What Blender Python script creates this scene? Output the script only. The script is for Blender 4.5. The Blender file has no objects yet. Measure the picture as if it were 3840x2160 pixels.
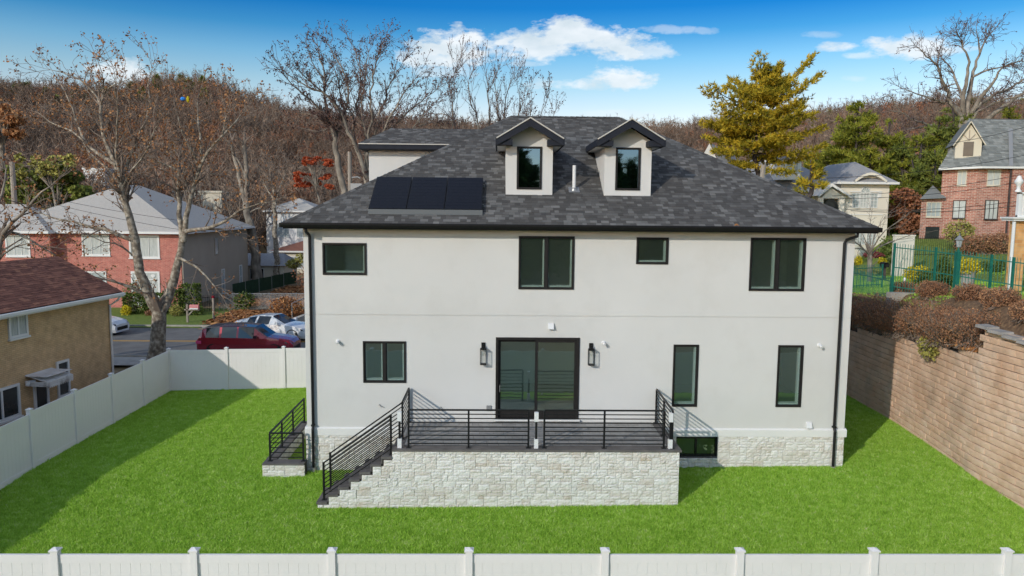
import bpy, math, random
import numpy as np
from mathutils import Vector, Matrix

rnd = random.Random(7)
sc = bpy.context.scene
COL = sc.collection
pi = math.pi

# ------------------------------------------------------------------ camera
F, PITCH, ROLL, YAW = 2825.27, 0.108037, 0.009255, -0.019677
CAM = Vector((5.7413, -22.3921, 8.0426))

def cam_rows():
    cy, sy = math.cos(YAW), math.sin(YAW)
    ry = Matrix(((cy, sy, 0), (-sy, cy, 0), (0, 0, 1)))
    cp, sp = math.cos(PITCH), math.sin(PITCH)
    b = Matrix(((1, 0, 0), (0, -sp, -cp), (0, cp, -sp)))
    cr, sr = math.cos(ROLL), math.sin(ROLL)
    c = Matrix(((cr, -sr, 0), (sr, cr, 0), (0, 0, 1)))
    return c @ b @ ry
ROWS = cam_rows()
cam_data = bpy.data.cameras.new('camera')
cam = bpy.data.objects.new('camera', cam_data)
COL.objects.link(cam)
xr, yd, zf = ROWS[0], ROWS[1], ROWS[2]
m3 = Matrix((xr, -Vector(yd), -Vector(zf))).transposed()
cam.matrix_world = Matrix.Translation(CAM) @ m3.to_4x4()
cam_data.sensor_width = 36.0
cam_data.lens = F / 3840 * 36
cam_data.clip_start = 0.2
cam_data.clip_end = 3000
sc.camera = cam

def sight(u, v, Y):
    """point at depth Y seen in the survey photo at (u, v)"""
    d = ROWS.transposed() @ Vector(((u - 1920) / F, (v - 1080) / F, 1))
    return CAM + d * ((Y - CAM.y) / d.y)
def sight_plane(u, v, o, n):
    d = ROWS.transposed() @ Vector(((u - 1920) / F, (v - 1080) / F, 1))
    return CAM + d * ((Vector(o) - CAM).dot(Vector(n)) / d.dot(Vector(n)))

# ------------------------------------------------------------------ light and sky
SUN = Vector((0.815, 1.0, -0.56)).normalized()      # direction the light travels
sun_elev = math.asin(-SUN.z)
sun_rot = math.atan2(-SUN.x, -SUN.y)
sd = bpy.data.lights.new('sun', 'SUN')
sd.energy = 4.5
sd.angle = math.radians(0.53)
sd.color = (1.0, 0.93, 0.82)
so = bpy.data.objects.new('sun', sd)
COL.objects.link(so)
so.rotation_euler = SUN.to_track_quat('-Z', 'Y').to_euler()
so.location = (-30, -40, 40)

world = bpy.data.worlds.new('World')
sc.world = world
world.use_nodes = True
SKY_STRENGTH = 0.15
def build_world():
    nt = world.node_tree
    N, L = nt.nodes, nt.links
    N.clear()
    out = N.new('ShaderNodeOutputWorld')
    bg = N.new('ShaderNodeBackground')
    L.new(bg.outputs[0], out.inputs[0])
    sky = N.new('ShaderNodeTexSky')
    sky.sky_type = 'NISHITA'
    sky.sun_disc = False
    sky.sun_elevation = sun_elev
    sky.sun_rotation = sun_rot % (2 * pi)
    sky.altitude = 50
    sky.air_density = 1.0
    sky.dust_density = 1.6
    sky.ozone_density = 2.0
    tc = N.new('ShaderNodeTexCoord')
    sep = N.new('ShaderNodeSeparateXYZ')
    L.new(tc.outputs['Generated'], sep.inputs[0])
    def math_(op, a, b=None, c=None):
        n = N.new('ShaderNodeMath'); n.operation = op
        for i, x in enumerate((a, b, c)):
            if x is None: continue
            if isinstance(x, (int, float)): n.inputs[i].default_value = x
            else: L.new(x, n.inputs[i])
        return n.outputs[0]
    # grading with height above the horizon, the same all the way round
    r = N.new('ShaderNodeValToRGB')
    e = math_('MULTIPLY', sep.outputs[2], 2.0)
    L.new(e, r.inputs[0])
    cr = r.color_ramp
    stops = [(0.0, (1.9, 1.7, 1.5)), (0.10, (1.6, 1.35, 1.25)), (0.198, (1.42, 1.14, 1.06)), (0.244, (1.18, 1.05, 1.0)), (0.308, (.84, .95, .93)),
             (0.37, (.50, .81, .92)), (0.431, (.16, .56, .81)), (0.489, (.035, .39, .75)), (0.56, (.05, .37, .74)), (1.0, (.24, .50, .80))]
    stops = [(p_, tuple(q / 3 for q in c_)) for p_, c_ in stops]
    cr.elements[0].position, cr.elements[0].color = stops[0][0], (*stops[0][1], 1)
    cr.elements[1].position, cr.elements[1].color = stops[-1][0], (*stops[-1][1], 1)
    for p_, c_ in stops[1:-1]:
        el = cr.elements.new(p_); el.color = (*c_, 1)
    sky_l = N.new('ShaderNodeMix'); sky_l.data_type = 'RGBA'; sky_l.blend_type = 'MULTIPLY'
    sky_l.inputs[0].default_value = 1
    L.new(sky.outputs[0], sky_l.inputs[6])
    g = N.new('ShaderNodeMix'); g.data_type = 'RGBA'; g.blend_type = 'MULTIPLY'; g.inputs[0].default_value = 1
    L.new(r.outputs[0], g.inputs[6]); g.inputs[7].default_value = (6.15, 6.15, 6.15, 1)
    L.new(g.outputs[2], sky_l.inputs[7])
    # clouds: soft banks placed by compass direction
    yy = math_('MAXIMUM', sep.outputs[1], 0.05)
    px = math_('DIVIDE', sep.outputs[0], yy)
    pz = math_('DIVIDE', sep.outputs[2], yy)
    nz = N.new('ShaderNodeTexNoise'); nz.inputs['Scale'].default_value = 14; nz.inputs['Detail'].default_value = 9; nz.inputs['Roughness'].default_value = 0.62
    mp = N.new('ShaderNodeMapping'); mp.inputs['Scale'].default_value = (1, 1, 2.2)
    L.new(tc.outputs['Generated'], mp.inputs[0]); L.new(mp.outputs[0], nz.inputs[0])
    nw = N.new('ShaderNodeTexNoise'); nw.inputs['Scale'].default_value = 45; nw.inputs['Detail'].default_value = 6; nw.inputs['Roughness'].default_value = .6
    L.new(mp.outputs[0], nw.inputs[0])
    nn = math_('ADD', math_('MULTIPLY', math_('SUBTRACT', nz.outputs[0], 0.5), 4.6), math_('MULTIPLY', math_('SUBTRACT', nw.outputs[0], 0.5), 2.4))
    mask = None
    def uv(u, v):
        p = sight(u, v, 1000) - CAM
        return p.x / p.y, p.z / p.y
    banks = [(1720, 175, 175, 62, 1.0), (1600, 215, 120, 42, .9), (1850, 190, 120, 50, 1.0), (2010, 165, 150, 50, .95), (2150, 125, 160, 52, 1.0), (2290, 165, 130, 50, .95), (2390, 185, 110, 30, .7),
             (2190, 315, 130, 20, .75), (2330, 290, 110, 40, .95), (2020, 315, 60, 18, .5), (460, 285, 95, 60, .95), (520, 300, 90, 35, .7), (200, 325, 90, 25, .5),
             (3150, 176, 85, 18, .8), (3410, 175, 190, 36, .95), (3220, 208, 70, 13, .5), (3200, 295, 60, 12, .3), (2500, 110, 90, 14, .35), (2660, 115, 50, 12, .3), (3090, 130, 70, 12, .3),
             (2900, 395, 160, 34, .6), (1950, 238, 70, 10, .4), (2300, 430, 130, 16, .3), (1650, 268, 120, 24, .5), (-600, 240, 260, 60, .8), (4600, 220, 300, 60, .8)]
    for (u, v, ru, rv, k) in banks:
        cx, cz = uv(u, v)
        a = math_('DIVIDE', math_('SUBTRACT', px, cx), ru / F * 1.16)
        b = math_('DIVIDE', math_('SUBTRACT', pz, cz), rv / F * 1.16)
        d = math_('SUBTRACT', 1.0, math_('ADD', math_('MULTIPLY', a, a), math_('MULTIPLY', b, b)))
        d = math_('ADD', math_('MAXIMUM', d, -2.2), nn)
        d = math_('MULTIPLY', math_('MULTIPLY', d, 1.1), k)
        d = math_('MINIMUM', math_('MAXIMUM', d, 0.0), k)
        mask = d if mask is None else math_('MAXIMUM', mask, d)
    front = math_('GREATER_THAN', sep.outputs[1], 0.1)
    mask = math_('MULTIPLY', mask, front)
    # unseen cumulus added overhead and behind, its cover thickened for white fill light
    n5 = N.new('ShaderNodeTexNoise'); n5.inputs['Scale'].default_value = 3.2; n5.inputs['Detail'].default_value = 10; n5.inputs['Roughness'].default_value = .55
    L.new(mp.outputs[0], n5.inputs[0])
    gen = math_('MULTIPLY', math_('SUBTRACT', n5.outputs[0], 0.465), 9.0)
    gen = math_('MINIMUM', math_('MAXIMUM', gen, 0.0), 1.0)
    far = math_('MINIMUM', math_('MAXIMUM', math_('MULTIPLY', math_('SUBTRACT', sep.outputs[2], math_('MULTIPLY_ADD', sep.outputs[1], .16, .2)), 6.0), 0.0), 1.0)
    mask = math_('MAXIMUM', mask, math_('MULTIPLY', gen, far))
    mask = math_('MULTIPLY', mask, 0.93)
    # cloud tone: white crests, greyer bellies
    n2 = N.new('ShaderNodeTexNoise'); n2.inputs['Scale'].default_value = 22; n2.inputs['Detail'].default_value = 6
    L.new(mp.outputs[0], n2.inputs[0])
    tone = N.new('ShaderNodeMix'); tone.data_type = 'RGBA'
    L.new(math_('MULTIPLY_ADD', n2.outputs[0], 2.4, -0.7), tone.inputs[0])
    tone.inputs[6].default_value = (8.4, 9.6, 10.3, 1)
    tone.inputs[7].default_value = (12.0, 12.4, 12.8, 1)
    mx = N.new('ShaderNodeMix'); mx.data_type = 'RGBA'
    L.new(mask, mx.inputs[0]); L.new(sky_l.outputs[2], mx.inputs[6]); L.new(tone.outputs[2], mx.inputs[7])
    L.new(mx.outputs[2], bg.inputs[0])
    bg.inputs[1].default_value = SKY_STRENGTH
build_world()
sc.view_settings.view_transform = 'Standard'
sc.view_settings.look = 'None'
sc.view_settings.gamma = 1
sc.view_settings.use_curve_mapping = False
sc.view_settings.exposure = -0.84
sc.render.engine = 'CYCLES'
sc.cycles.use_denoising = True
sc.cycles.max_bounces = 6
sc.cycles.transparent_max_bounces = 8
sc.cycles.caustics_reflective = False
sc.cycles.caustics_refractive = False

# ------------------------------------------------------------------ materials
def srgb(r, g, b):
    f = lambda c: (c / 12.92) if c <= 0.04045 else ((c + 0.055) / 1.055) ** 2.4
    return tuple(f(x / 255) for x in (r, g, b))

def mat(name, ramp, rough=0.8, scale=4.0, detail=5, bump=0.0, bscale=40, piece=0.0, metal=0.0, spec=0.3, stretch=(1, 1, 1), mottle=None, trans=0.0, coat=0.0):
    """ramp: one colour or list of (pos, colour); factor = noise blended with a random tint per piece"""
    m = bpy.data.materials.new(name); m.use_nodes = True
    nt = m.node_tree; N, L = nt.nodes, nt.links
    b = N['Principled BSDF']
    b.inputs['Roughness'].default_value = rough
    b.inputs['Metallic'].default_value = metal
    b.inputs['Specular IOR Level'].default_value = spec
    b.inputs['Coat Weight'].default_value = coat
    geo = N.new('ShaderNodeNewGeometry')
    mp = N.new('ShaderNodeMapping'); mp.inputs['Scale'].default_value = stretch
    L.new(geo.outputs['Position'], mp.inputs[0])
    if isinstance(ramp[0], (int, float)): ramp = [(0, ramp), (1, ramp)]
    fac = None
    nz = N.new('ShaderNodeTexNoise'); nz.inputs['Scale'].default_value = scale; nz.inputs['Detail'].default_value = detail
    L.new(mp.outputs[0], nz.inputs[0])
    mr = N.new('ShaderNodeMapRange'); mr.inputs[1].default_value = 0.28; mr.inputs[2].default_value = 0.72
    L.new(nz.outputs[0], mr.inputs[0])
    fac = mr.outputs[0]
    if piece > 0:
        oi = N.new('ShaderNodeObjectInfo')
        ad = N.new('ShaderNodeMath'); ad.operation = 'ADD'
        L.new(oi.outputs['Random'], ad.inputs[0]); L.new(geo.outputs['Random Per Island'], ad.inputs[1])
        fr = N.new('ShaderNodeMath'); fr.operation = 'FRACT'; L.new(ad.outputs[0], fr.inputs[0])
        mx = N.new('ShaderNodeMix'); mx.data_type = 'FLOAT'; mx.inputs[0].default_value = piece
        L.new(fac, mx.inputs[2]); L.new(fr.outputs[0], mx.inputs[3]); fac = mx.outputs[0]
    cr = N.new('ShaderNodeValToRGB'); L.new(fac, cr.inputs[0])
    e = cr.color_ramp.elements
    e[0].position = ramp[0][0]; e[0].color = (*ramp[0][1], 1)
    e[1].position = ramp[-1][0]; e[1].color = (*ramp[-1][1], 1)
    for p_, c_ in ramp[1:-1]:
        k = e.new(p_); k.color = (*c_, 1)
    colr = cr.outputs[0]
    if mottle:
        mc, ms, ma = mottle
        n3 = N.new('ShaderNodeTexNoise'); n3.inputs['Scale'].default_value = ms; n3.inputs['Detail'].default_value = 8; n3.inputs['Roughness'].default_value = .65
        L.new(geo.outputs['Position'], n3.inputs[0])
        m2 = N.new('ShaderNodeMapRange'); m2.inputs[1].default_value = 0.5; m2.inputs[2].default_value = 0.72; m2.inputs[4].default_value = ma
        L.new(n3.outputs[0], m2.inputs[0])
        mm = N.new('ShaderNodeMix'); mm.data_type = 'RGBA'
        L.new(m2.outputs[0], mm.inputs[0]); L.new(colr, mm.inputs[6]); mm.inputs[7].default_value = (*mc, 1)
        colr = mm.outputs[2]
    L.new(colr, b.inputs['Base Color'])
    if trans > 0:
        tr = N.new('ShaderNodeBsdfTranslucent'); L.new(colr, tr.inputs[0])
        ms_ = N.new('ShaderNodeMixShader'); ms_.inputs[0].default_value = trans
        L.new(b.outputs[0], ms_.inputs[1]); L.new(tr.outputs[0], ms_.inputs[2])
        L.new(ms_.outputs[0], N['Material Output'].inputs[0])
    if bump > 0:
        n4 = N.new('ShaderNodeTexNoise'); n4.inputs['Scale'].default_value = bscale; n4.inputs['Detail'].default_value = 6
        L.new(mp.outputs[0], n4.inputs[0])
        bp = N.new('ShaderNodeBump'); bp.inputs['Strength'].default_value = min(1, bump); bp.inputs['Distance'].default_value = 0.03
        L.new(n4.outputs[0], bp.inputs['Height']); L.new(bp.outputs[0], b.inputs['Normal'])
    return m

def brick_mat(name, c1, c2, mortar, bw=.21, bh=.07, axis='xz', rough=.85, ms=.009, mottle=None):
    m = bpy.data.materials.new(name); m.use_nodes = True
    nt = m.node_tree; N, L = nt.nodes, nt.links
    b = N['Principled BSDF']; b.inputs['Roughness'].default_value = rough; b.inputs['Specular IOR Level'].default_value = .2
    geo = N.new('ShaderNodeNewGeometry'); sp = N.new('ShaderNodeSeparateXYZ'); cb = N.new('ShaderNodeCombineXYZ')
    L.new(geo.outputs['Position'], sp.inputs[0])
    add = N.new('ShaderNodeMath'); add.operation = 'ADD'
    L.new(sp.outputs[0], add.inputs[0]); L.new(sp.outputs[1], add.inputs[1])
    src = {'xz': sp.outputs[0], 'yz': sp.outputs[1], 'dz': add.outputs[0]}[axis]
    L.new(src, cb.inputs[0]); L.new(sp.outputs[2], cb.inputs[1])
    br = N.new('ShaderNodeTexBrick')
    L.new(cb.outputs[0], br.inputs[0])
    br.inputs['Color1'].default_value = (*c1, 1); br.inputs['Color2'].default_value = (*c2, 1); br.inputs['Mortar'].default_value = (*mortar, 1)
    br.inputs['Scale'].default_value = 1; br.inputs['Brick Width'].default_value = bw; br.inputs['Row Height'].default_value = bh
    br.inputs['Mortar Size'].default_value = ms; br.inputs['Bias'].default_value = 0.0
    nz = N.new('ShaderNodeTexNoise'); nz.inputs['Scale'].default_value = 3; nz.inputs['Detail'].default_value = 6
    L.new(geo.outputs['Position'], nz.inputs[0])
    mx = N.new('ShaderNodeMix'); mx.data_type = 'RGBA'; mx.blend_type = 'MULTIPLY'; mx.inputs[0].default_value = .6
    rr = N.new('ShaderNodeMapRange'); rr.inputs[1].default_value = .3; rr.inputs[2].default_value = .7; rr.inputs[3].default_value = .7; rr.inputs[4].default_value = 1.2
    L.new(nz.outputs[0], rr.inputs[0]); L.new(br.outputs[0], mx.inputs[6]); L.new(rr.outputs[0], mx.inputs[7])
    L.new(mx.outputs[2], b.inputs['Base Color'])
    bp = N.new('ShaderNodeBump'); bp.invert = True; bp.inputs['Strength'].default_value = .6; bp.inputs['Distance'].default_value = .01
    L.new(br.outputs['Fac'], bp.inputs['Height']); L.new(bp.outputs[0], b.inputs['Normal'])
    return m

def glass_mat(name, tint, refl=(.9, .9, .9), rough=0.02, lo=0.05, screen=None):
    m = bpy.data.materials.new(name); m.use_nodes = True
    nt = m.node_tree; N, L = nt.nodes, nt.links
    N.remove(N['Principled BSDF'])
    t = N.new('ShaderNodeBsdfTransparent'); t.inputs[0].default_value = (*tint, 1)
    g = N.new('ShaderNodeBsdfGlossy'); g.inputs['Roughness'].default_value = rough; g.inputs[0].default_value = (*refl, 1)
    fr = N.new('ShaderNodeFresnel'); fr.inputs[0].default_value = 1.6
    mp = N.new('ShaderNodeMapRange'); mp.inputs[3].default_value = lo; mp.inputs[4].default_value = 1.0
    L.new(fr.outputs[0], mp.inputs[0])
    nz = N.new('ShaderNodeTexNoise'); nz.inputs['Scale'].default_value = 1.7
    geo = N.new('ShaderNodeNewGeometry'); L.new(geo.outputs['Position'], nz.inputs[0])
    bp = N.new('ShaderNodeBump'); bp.inputs['Strength'].default_value = .08; bp.inputs['Distance'].default_value = .02
    L.new(nz.outputs[0], bp.inputs['Height']); L.new(bp.outputs[0], g.inputs['Normal'])
    mx = N.new('ShaderNodeMixShader')
    L.new(mp.outputs[0], mx.inputs[0]); L.new(t.outputs[0], mx.inputs[1]); L.new(g.outputs[0], mx.inputs[2])
    last = mx
    if screen:
        df = N.new('ShaderNodeBsdfDiffuse'); df.inputs[0].default_value = (*screen[0], 1)
        m2 = N.new('ShaderNodeMixShader'); m2.inputs[0].default_value = screen[1]
        L.new(mx.outputs[0], m2.inputs[1]); L.new(df.outputs[0], m2.inputs[2]); last = m2
    # only the outer face of the pane mirrors and tints; the inner face lets the light through
    clr = N.new('ShaderNodeBsdfTransparent'); m3 = N.new('ShaderNodeMixShader')
    L.new(geo.outputs['Backfacing'], m3.inputs[0]); L.new(last.outputs[0], m3.inputs[1]); L.new(clr.outputs[0], m3.inputs[2])
    L.new(m3.outputs[0], N['Material Output'].inputs[0])
    return m

M = {}
M['stucco'] = mat('white_stucco', [(0, (.605, .595, .575)), (1, (.66, .65, .63))], .9, .35, 4, bump=.25, bscale=55, mottle=((.53, .51, .475), .55, .35))
M['trim'] = mat('white_trim', [(0, (.70, .69, .67)), (1, (.74, .73, .71))], .7, 2)
M['inner'] = mat('inner_wall', (.72, .72, .69), .9)
M['darkroom'] = mat('dark_room', (.03, .035, .03), .9)
M['innerfloor'] = mat('wood_floor', [(0, (.20, .14, .09)), (1, (.30, .22, .15))], .4, 3, stretch=(1, 8, 1))
M['black'] = mat('black_metal', [(0, (.009, .009, .010)), (1, (.014, .014, .015))], .45, 9, spec=.25)
M['frame'] = mat('bronze_frame', [(0, (.016, .014, .014)), (1, (.024, .022, .021))], .5, 6, spec=.22)
M['fascia'] = mat('dark_fascia', [(0, (.017, .019, .027)), (1, (.024, .027, .037))], .6, 4, spec=.15)
M['drip'] = mat('cream_drip_edge', (.55, .52, .47), .5)
M['shingle'] = mat('charcoal_shingle', [(0, (.058, .055, .054)), (.42, (.078, .075, .073)), (.64, (.102, .099, .097)), (.80, (.138, .135, .132)), (1, (.19, .187, .182))], .92, 1.3, 7, bump=.4, bscale=160, piece=.8)
M['shingle_base'] = mat('charcoal_shingle_sheet', [(0, (.022, .023, .028)), (1, (.05, .053, .06))], .95, 6)
M['brownshingle'] = mat('brown_shingle', [(0, (.12, .05, .038)), (.5, (.20, .085, .062)), (.8, (.27, .12, .082)), (1, (.36, .17, .10))], .95, 2.0, 6, bump=.3, bscale=120, piece=.75)
M['brownsheet'] = mat('brown_shingle_sheet', [(0, (.035, .018, .015)), (1, (.06, .03, .025))], .95, 5)
M['slate'] = mat('grey_slate', [(0, (.15, .16, .155)), (.5, (.21, .22, .21)), (1, (.30, .31, .295))], .9, 2, 6, piece=.75)
M['slatesheet'] = mat('grey_slate_sheet', [(0, (.07, .075, .072)), (1, (.11, .115, .11))], .95, 5)
M['greyroof'] = mat('light_grey_roof', [(0, (.36, .335, .305)), (1, (.52, .485, .445))], .9, 8, 6, bump=.4, bscale=20, stretch=(1, 1, 8))
M['greyroof2'] = mat('blue_grey_roof', [(0, (.22, .22, .235)), (1, (.35, .35, .36))], .9, 8, 6, bump=.4, bscale=20, stretch=(1, 1, 8))
M['stone'] = mat('white_ledgestone', [(0, (.54, .45, .36)), (.2, (.62, .57, .51)), (.45, (.70, .67, .625)), (.7, (.76, .74, .705)), (.88, (.64, .625, .595)), (1, (.62, .49, .36))], .85, 2.2, 7, bump=1.0, bscale=16, piece=.5)
M['mortar'] = mat('stone_joint', [(0, (.07, .062, .055)), (1, (.11, .10, .09))], .95, 8)
M['coping'] = mat('bluestone_coping', [(0, (.10, .09, .086)), (1, (.16, .146, .14))], .75, 3, 6, bump=.2, bscale=50)
M['paver'] = mat('grey_paver', [(0, (.22, .21, .20)), (1, (.37, .355, .34))], .85, 5, 6, bump=.3, bscale=60, piece=.5)
M['block'] = mat('tan_retaining_block', [(0, (.56, .34, .22)), (.4, (.69, .47, .33)), (.75, (.75, .54, .40)), (1, (.79, .63, .50))], .92, 1.1, 8, bump=.6, bscale=22, piece=.22, mottle=((.32, .25, .19), .9, .5))
M['cap'] = mat('grey_cap_stone', [(0, (.28, .26, .24)), (1, (.42, .39, .36))], .9, 3, 6, bump=.6)
M['vinyl'] = mat('white_vinyl', [(0, (.77, .735, .725)), (1, (.81, .775, .76))], .45, .5, spec=.4, mottle=((.64, .62, .58), 1.1, .22))
M['glass'] = glass_mat('tinted_glass', (.78, .92, .86), (.80, .95, .88), lo=.26, screen=((.11, .15, .125), .15))
M['glassteal'] = glass_mat('teal_glass', (.78, .91, .88), (.78, .95, .92), lo=.26, screen=((.10, .18, .175), .14))
M['glasslow'] = glass_mat('basement_glass', (.5, .6, .5), (.5, .55, .45), lo=.10)
M['glassclear'] = glass_mat('clear_glass', (.85, .88, .87), (.8, .8, .8))
M['glassfar'] = mat('far_glass', [(0, (.34, .38, .38)), (1, (.46, .50, .49))], .15, .8, spec=.6)
M['glassdark'] = mat('dark_glass', [(0, (.02, .022, .025)), (1, (.05, .055, .055))], .08, .8, spec=.8)
M['curtain'] = mat('white_curtain', [(0, (.38, .40, .38)), (1, (.6, .61, .58))], .9, 6, stretch=(5, 5, .4))
M['solar'] = mat('solar_cell', [(0, (.006, .006, .008)), (1, (.011, .011, .014))], .35, 12, spec=.3)
M['skirt'] = mat('array_skirt', (.12, .13, .135), .55)
M['lawnsoil'] = mat('lawn_soil', [(0, (.09, .16, .015)), (.5, (.18, .31, .03)), (1, (.28, .42, .05))], .95, 26, 7, bump=.8, bscale=55)
M['grass'] = mat('grass_blade', [(0, (.10, .24, .03)), (.3, (.28, .52, .05)), (.6, (.49, .74, .09)), (.82, (.63, .82, .20)), (.93, (.80, .80, .48)), (1, (.84, .80, .60))], .6, 4.0, 7, piece=.72, spec=.2, trans=.35)
M['drygrass'] = mat('dry_ground', [(0, (.13, .09, .05)), (.5, (.21, .15, .085)), (1, (.29, .22, .13))], .95, 3, 8, bump=.7, mottle=((.10, .13, .035), .35, .6))
M['mulch'] = mat('leafy_mulch', [(0, (.09, .055, .035)), (.5, (.18, .11, .065)), (1, (.30, .19, .10))], .95, 9, 8, bump=.9)
M['farlawn'] = mat('verge_grass', [(0, (.09, .13, .022)), (.5, (.14, .19, .03)), (1, (.20, .23, .06))], .95, 5, 8, bump=.8, bscale=25)
M['asphalt'] = mat('asphalt', [(0, (.11, .108, .108)), (1, (.18, .176, .172))], .9, 1.1, 9, bump=.3, bscale=90)
M['concrete'] = mat('concrete', [(0, (.30, .28, .25)), (1, (.42, .39, .35))], .9, 2, 7, bump=.3)
M['yellow'] = mat('yellow_paint', [(0, (.62, .33, .05)), (1, (.50, .28, .06))], .7, 6)
M['leaflitter'] = mat('fallen_leaf', [(0, (.20, .075, .03)), (.5, (.33, .14, .05)), (1, (.48, .25, .10))], .8, 1, piece=.9)
M['bark'] = mat('grey_bark', [(0, (.11, .09, .075)), (.5, (.22, .19, .155)), (1, (.38, .33, .27))], .9, 2.6, 8, bump=.7, bscale=18, stretch=(1, 1, .45))
M['sycbark'] = mat('mottled_bark', [(0, (.11, .085, .065)), (.42, (.21, .17, .13)), (.6, (.30, .26, .205)), (1, (.50, .44, .36))], .9, 5.5, 6, bump=.7, bscale=14)
M['darkbark'] = mat('dark_bark', [(0, (.035, .028, .027)), (1, (.10, .08, .075))], .9, 3, 6)
M['twig'] = mat('brown_twig', [(0, (.13, .10, .08)), (1, (.27, .215, .175))], .9, 1.5, piece=.4)
M['purpletwig'] = mat('plum_twig', [(0, (.09, .065, .062)), (1, (.20, .15, .135))], .9, 1.5, piece=.4)
M['orangeleaf'] = mat('withered_leaf', [(0, (.22, .085, .035)), (.6, (.38, .18, .075)), (1, (.50, .28, .13))], .8, 1, piece=.9, trans=.2)
M['redleaf'] = mat('red_oak_leaf', [(0, (.36, .05, .02)), (1, (.56, .14, .05))], .7, 1, piece=.9, trans=.3)
M['darkleaf'] = mat('dark_dry_leaf', [(0, (.05, .028, .028)), (1, (.15, .07, .05))], .8, 1, piece=.9)
M['needle'] = mat('golden_needle', [(0, (.08, .09, .015)), (.3, (.24, .22, .02)), (.6, (.56, .42, .035)), (1, (.82, .58, .05))], .7, .8, 5, piece=.45, trans=.3)
M['needle2'] = mat('olive_needle', [(0, (.09, .12, .018)), (.5, (.27, .29, .035)), (1, (.52, .47, .06))], .7, .6, 5, piece=.45, trans=.3)
M['needle3'] = mat('dark_needle', [(0, (.045, .075, .02)), (.6, (.17, .20, .035)), (1, (.32, .31, .05))], .7, .6, 5, piece=.4)
M['hedge'] = mat('hedge_leaf', [(0, (.035, .065, .012)), (.7, (.10, .14, .02)), (1, (.17, .19, .04))], .6, 2, piece=.6)
M['goldbush'] = mat('gold_leaf', [(0, (.30, .25, .01)), (.5, (.62, .50, .015)), (1, (.80, .66, .03))], .6, 3, piece=.6, trans=.2)
M['palegold'] = mat('pale_gold_leaf', [(0, (.20, .19, .04)), (1, (.42, .38, .10))], .7, 3, piece=.6)
M['barberry'] = mat('barberry_leaf', [(0, (.16, .075, .045)), (.5, (.31, .15, .08)), (.85, (.44, .24, .12)), (1, (.55, .38, .15))], .8, .9, 6, piece=.55)
M['rust'] = mat('rust_hill_leaf', [(0, (.20, .08, .045)), (1, (.42, .19, .10))], .9, .5, piece=.6)
M['plum'] = mat('plum_leaf', [(0, (.13, .03, .035)), (1, (.30, .07, .07))], .8, 2, piece=.7)
M['tanbrick'] = brick_mat('tan_brick', (.60, .40, .215), (.67, .46, .26), (.44, .29, .155), .2, .068, 'yz', ms=.006)
M['redbrick'] = brick_mat('red_brick', (.47, .13, .10), (.56, .20, .155), (.52, .32, .27), .26, .09, 'xz')
M['tudorbrick'] = brick_mat('rose_brick', (.33, .11, .075), (.50, .22, .16), (.55, .45, .38), .34, .115, 'xz', ms=.014)
M['orangebrick'] = brick_mat('orange_brick', (.62, .30, .11), (.74, .42, .18), (.62, .42, .24), .5, .16, 'xz')
M['taupe'] = mat('taupe_stucco', [(0, (.40, .335, .26)), (1, (.46, .39, .31))], .9, .5, 5, bump=.2)
M['ivory'] = mat('ivory_stucco', [(0, (.70, .64, .54)), (1, (.77, .71, .61))], .9, .4, 5)
M['cream'] = mat('cream_siding', (.62, .56, .45), .8)
M['awning'] = mat('weathered_awning', [(0, (.22, .18, .15)), (.3, (.66, .64, .62)), (1, (.80, .79, .78))], .7, 2.5, 7)
M['wood'] = mat('weathered_pole', [(0, (.24, .20, .16)), (1, (.38, .33, .28))], .9, 3, 7, stretch=(4, 4, .3))
M['cable'] = mat('cable', (.02, .02, .022), .7)
M['greenpaint'] = mat('green_paint', [(0, (.01, .12, .09)), (1, (.015, .16, .115))], .4, 5, spec=.5)
M['greenslat'] = mat('green_slat', [(0, (.01, .035, .018)), (1, (.02, .06, .03))], .7, 3)
M['steel'] = mat('galvanised_steel', (.36, .36, .36), .45, metal=.6)
M['pvc'] = mat('white_plastic', (.72, .72, .72), .4)
M['rubber'] = mat('tyre_rubber', (.018, .018, .018), .85)
M['rim'] = mat('wheel_rim', (.35, .35, .36), .3, metal=.8)
M['carwhite'] = mat('car_white', (.70, .71, .73), .25, coat=.6, spec=.5)
M['carred'] = mat('car_red', (.30, .012, .03), .22, coat=.8, spec=.5, metal=.35)
M['cardark'] = mat('car_dark_roof', (.035, .012, .025), .2, coat=.6, spec=.5)
M['carglass'] = mat('car_glass', (.02, .026, .03), .06, spec=.8)
M['lamp'] = mat('lamp_lens', (.75, .8, .85), .1, spec=.8)
M['taillamp'] = mat('tail_lens', (.7, .08, .22), .15, spec=.8)
M['sign'] = mat('pink_sign', (.55, .20, .20), .6)
M['blue'] = mat('blue_foil', (.04, .25, .75), .3)
M['bulb'] = mat('bulb_glass', (.7, .68, .62), .3)
M['stonewhite'] = mat('white_cast_stone', (.72, .72, .71), .7)

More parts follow.
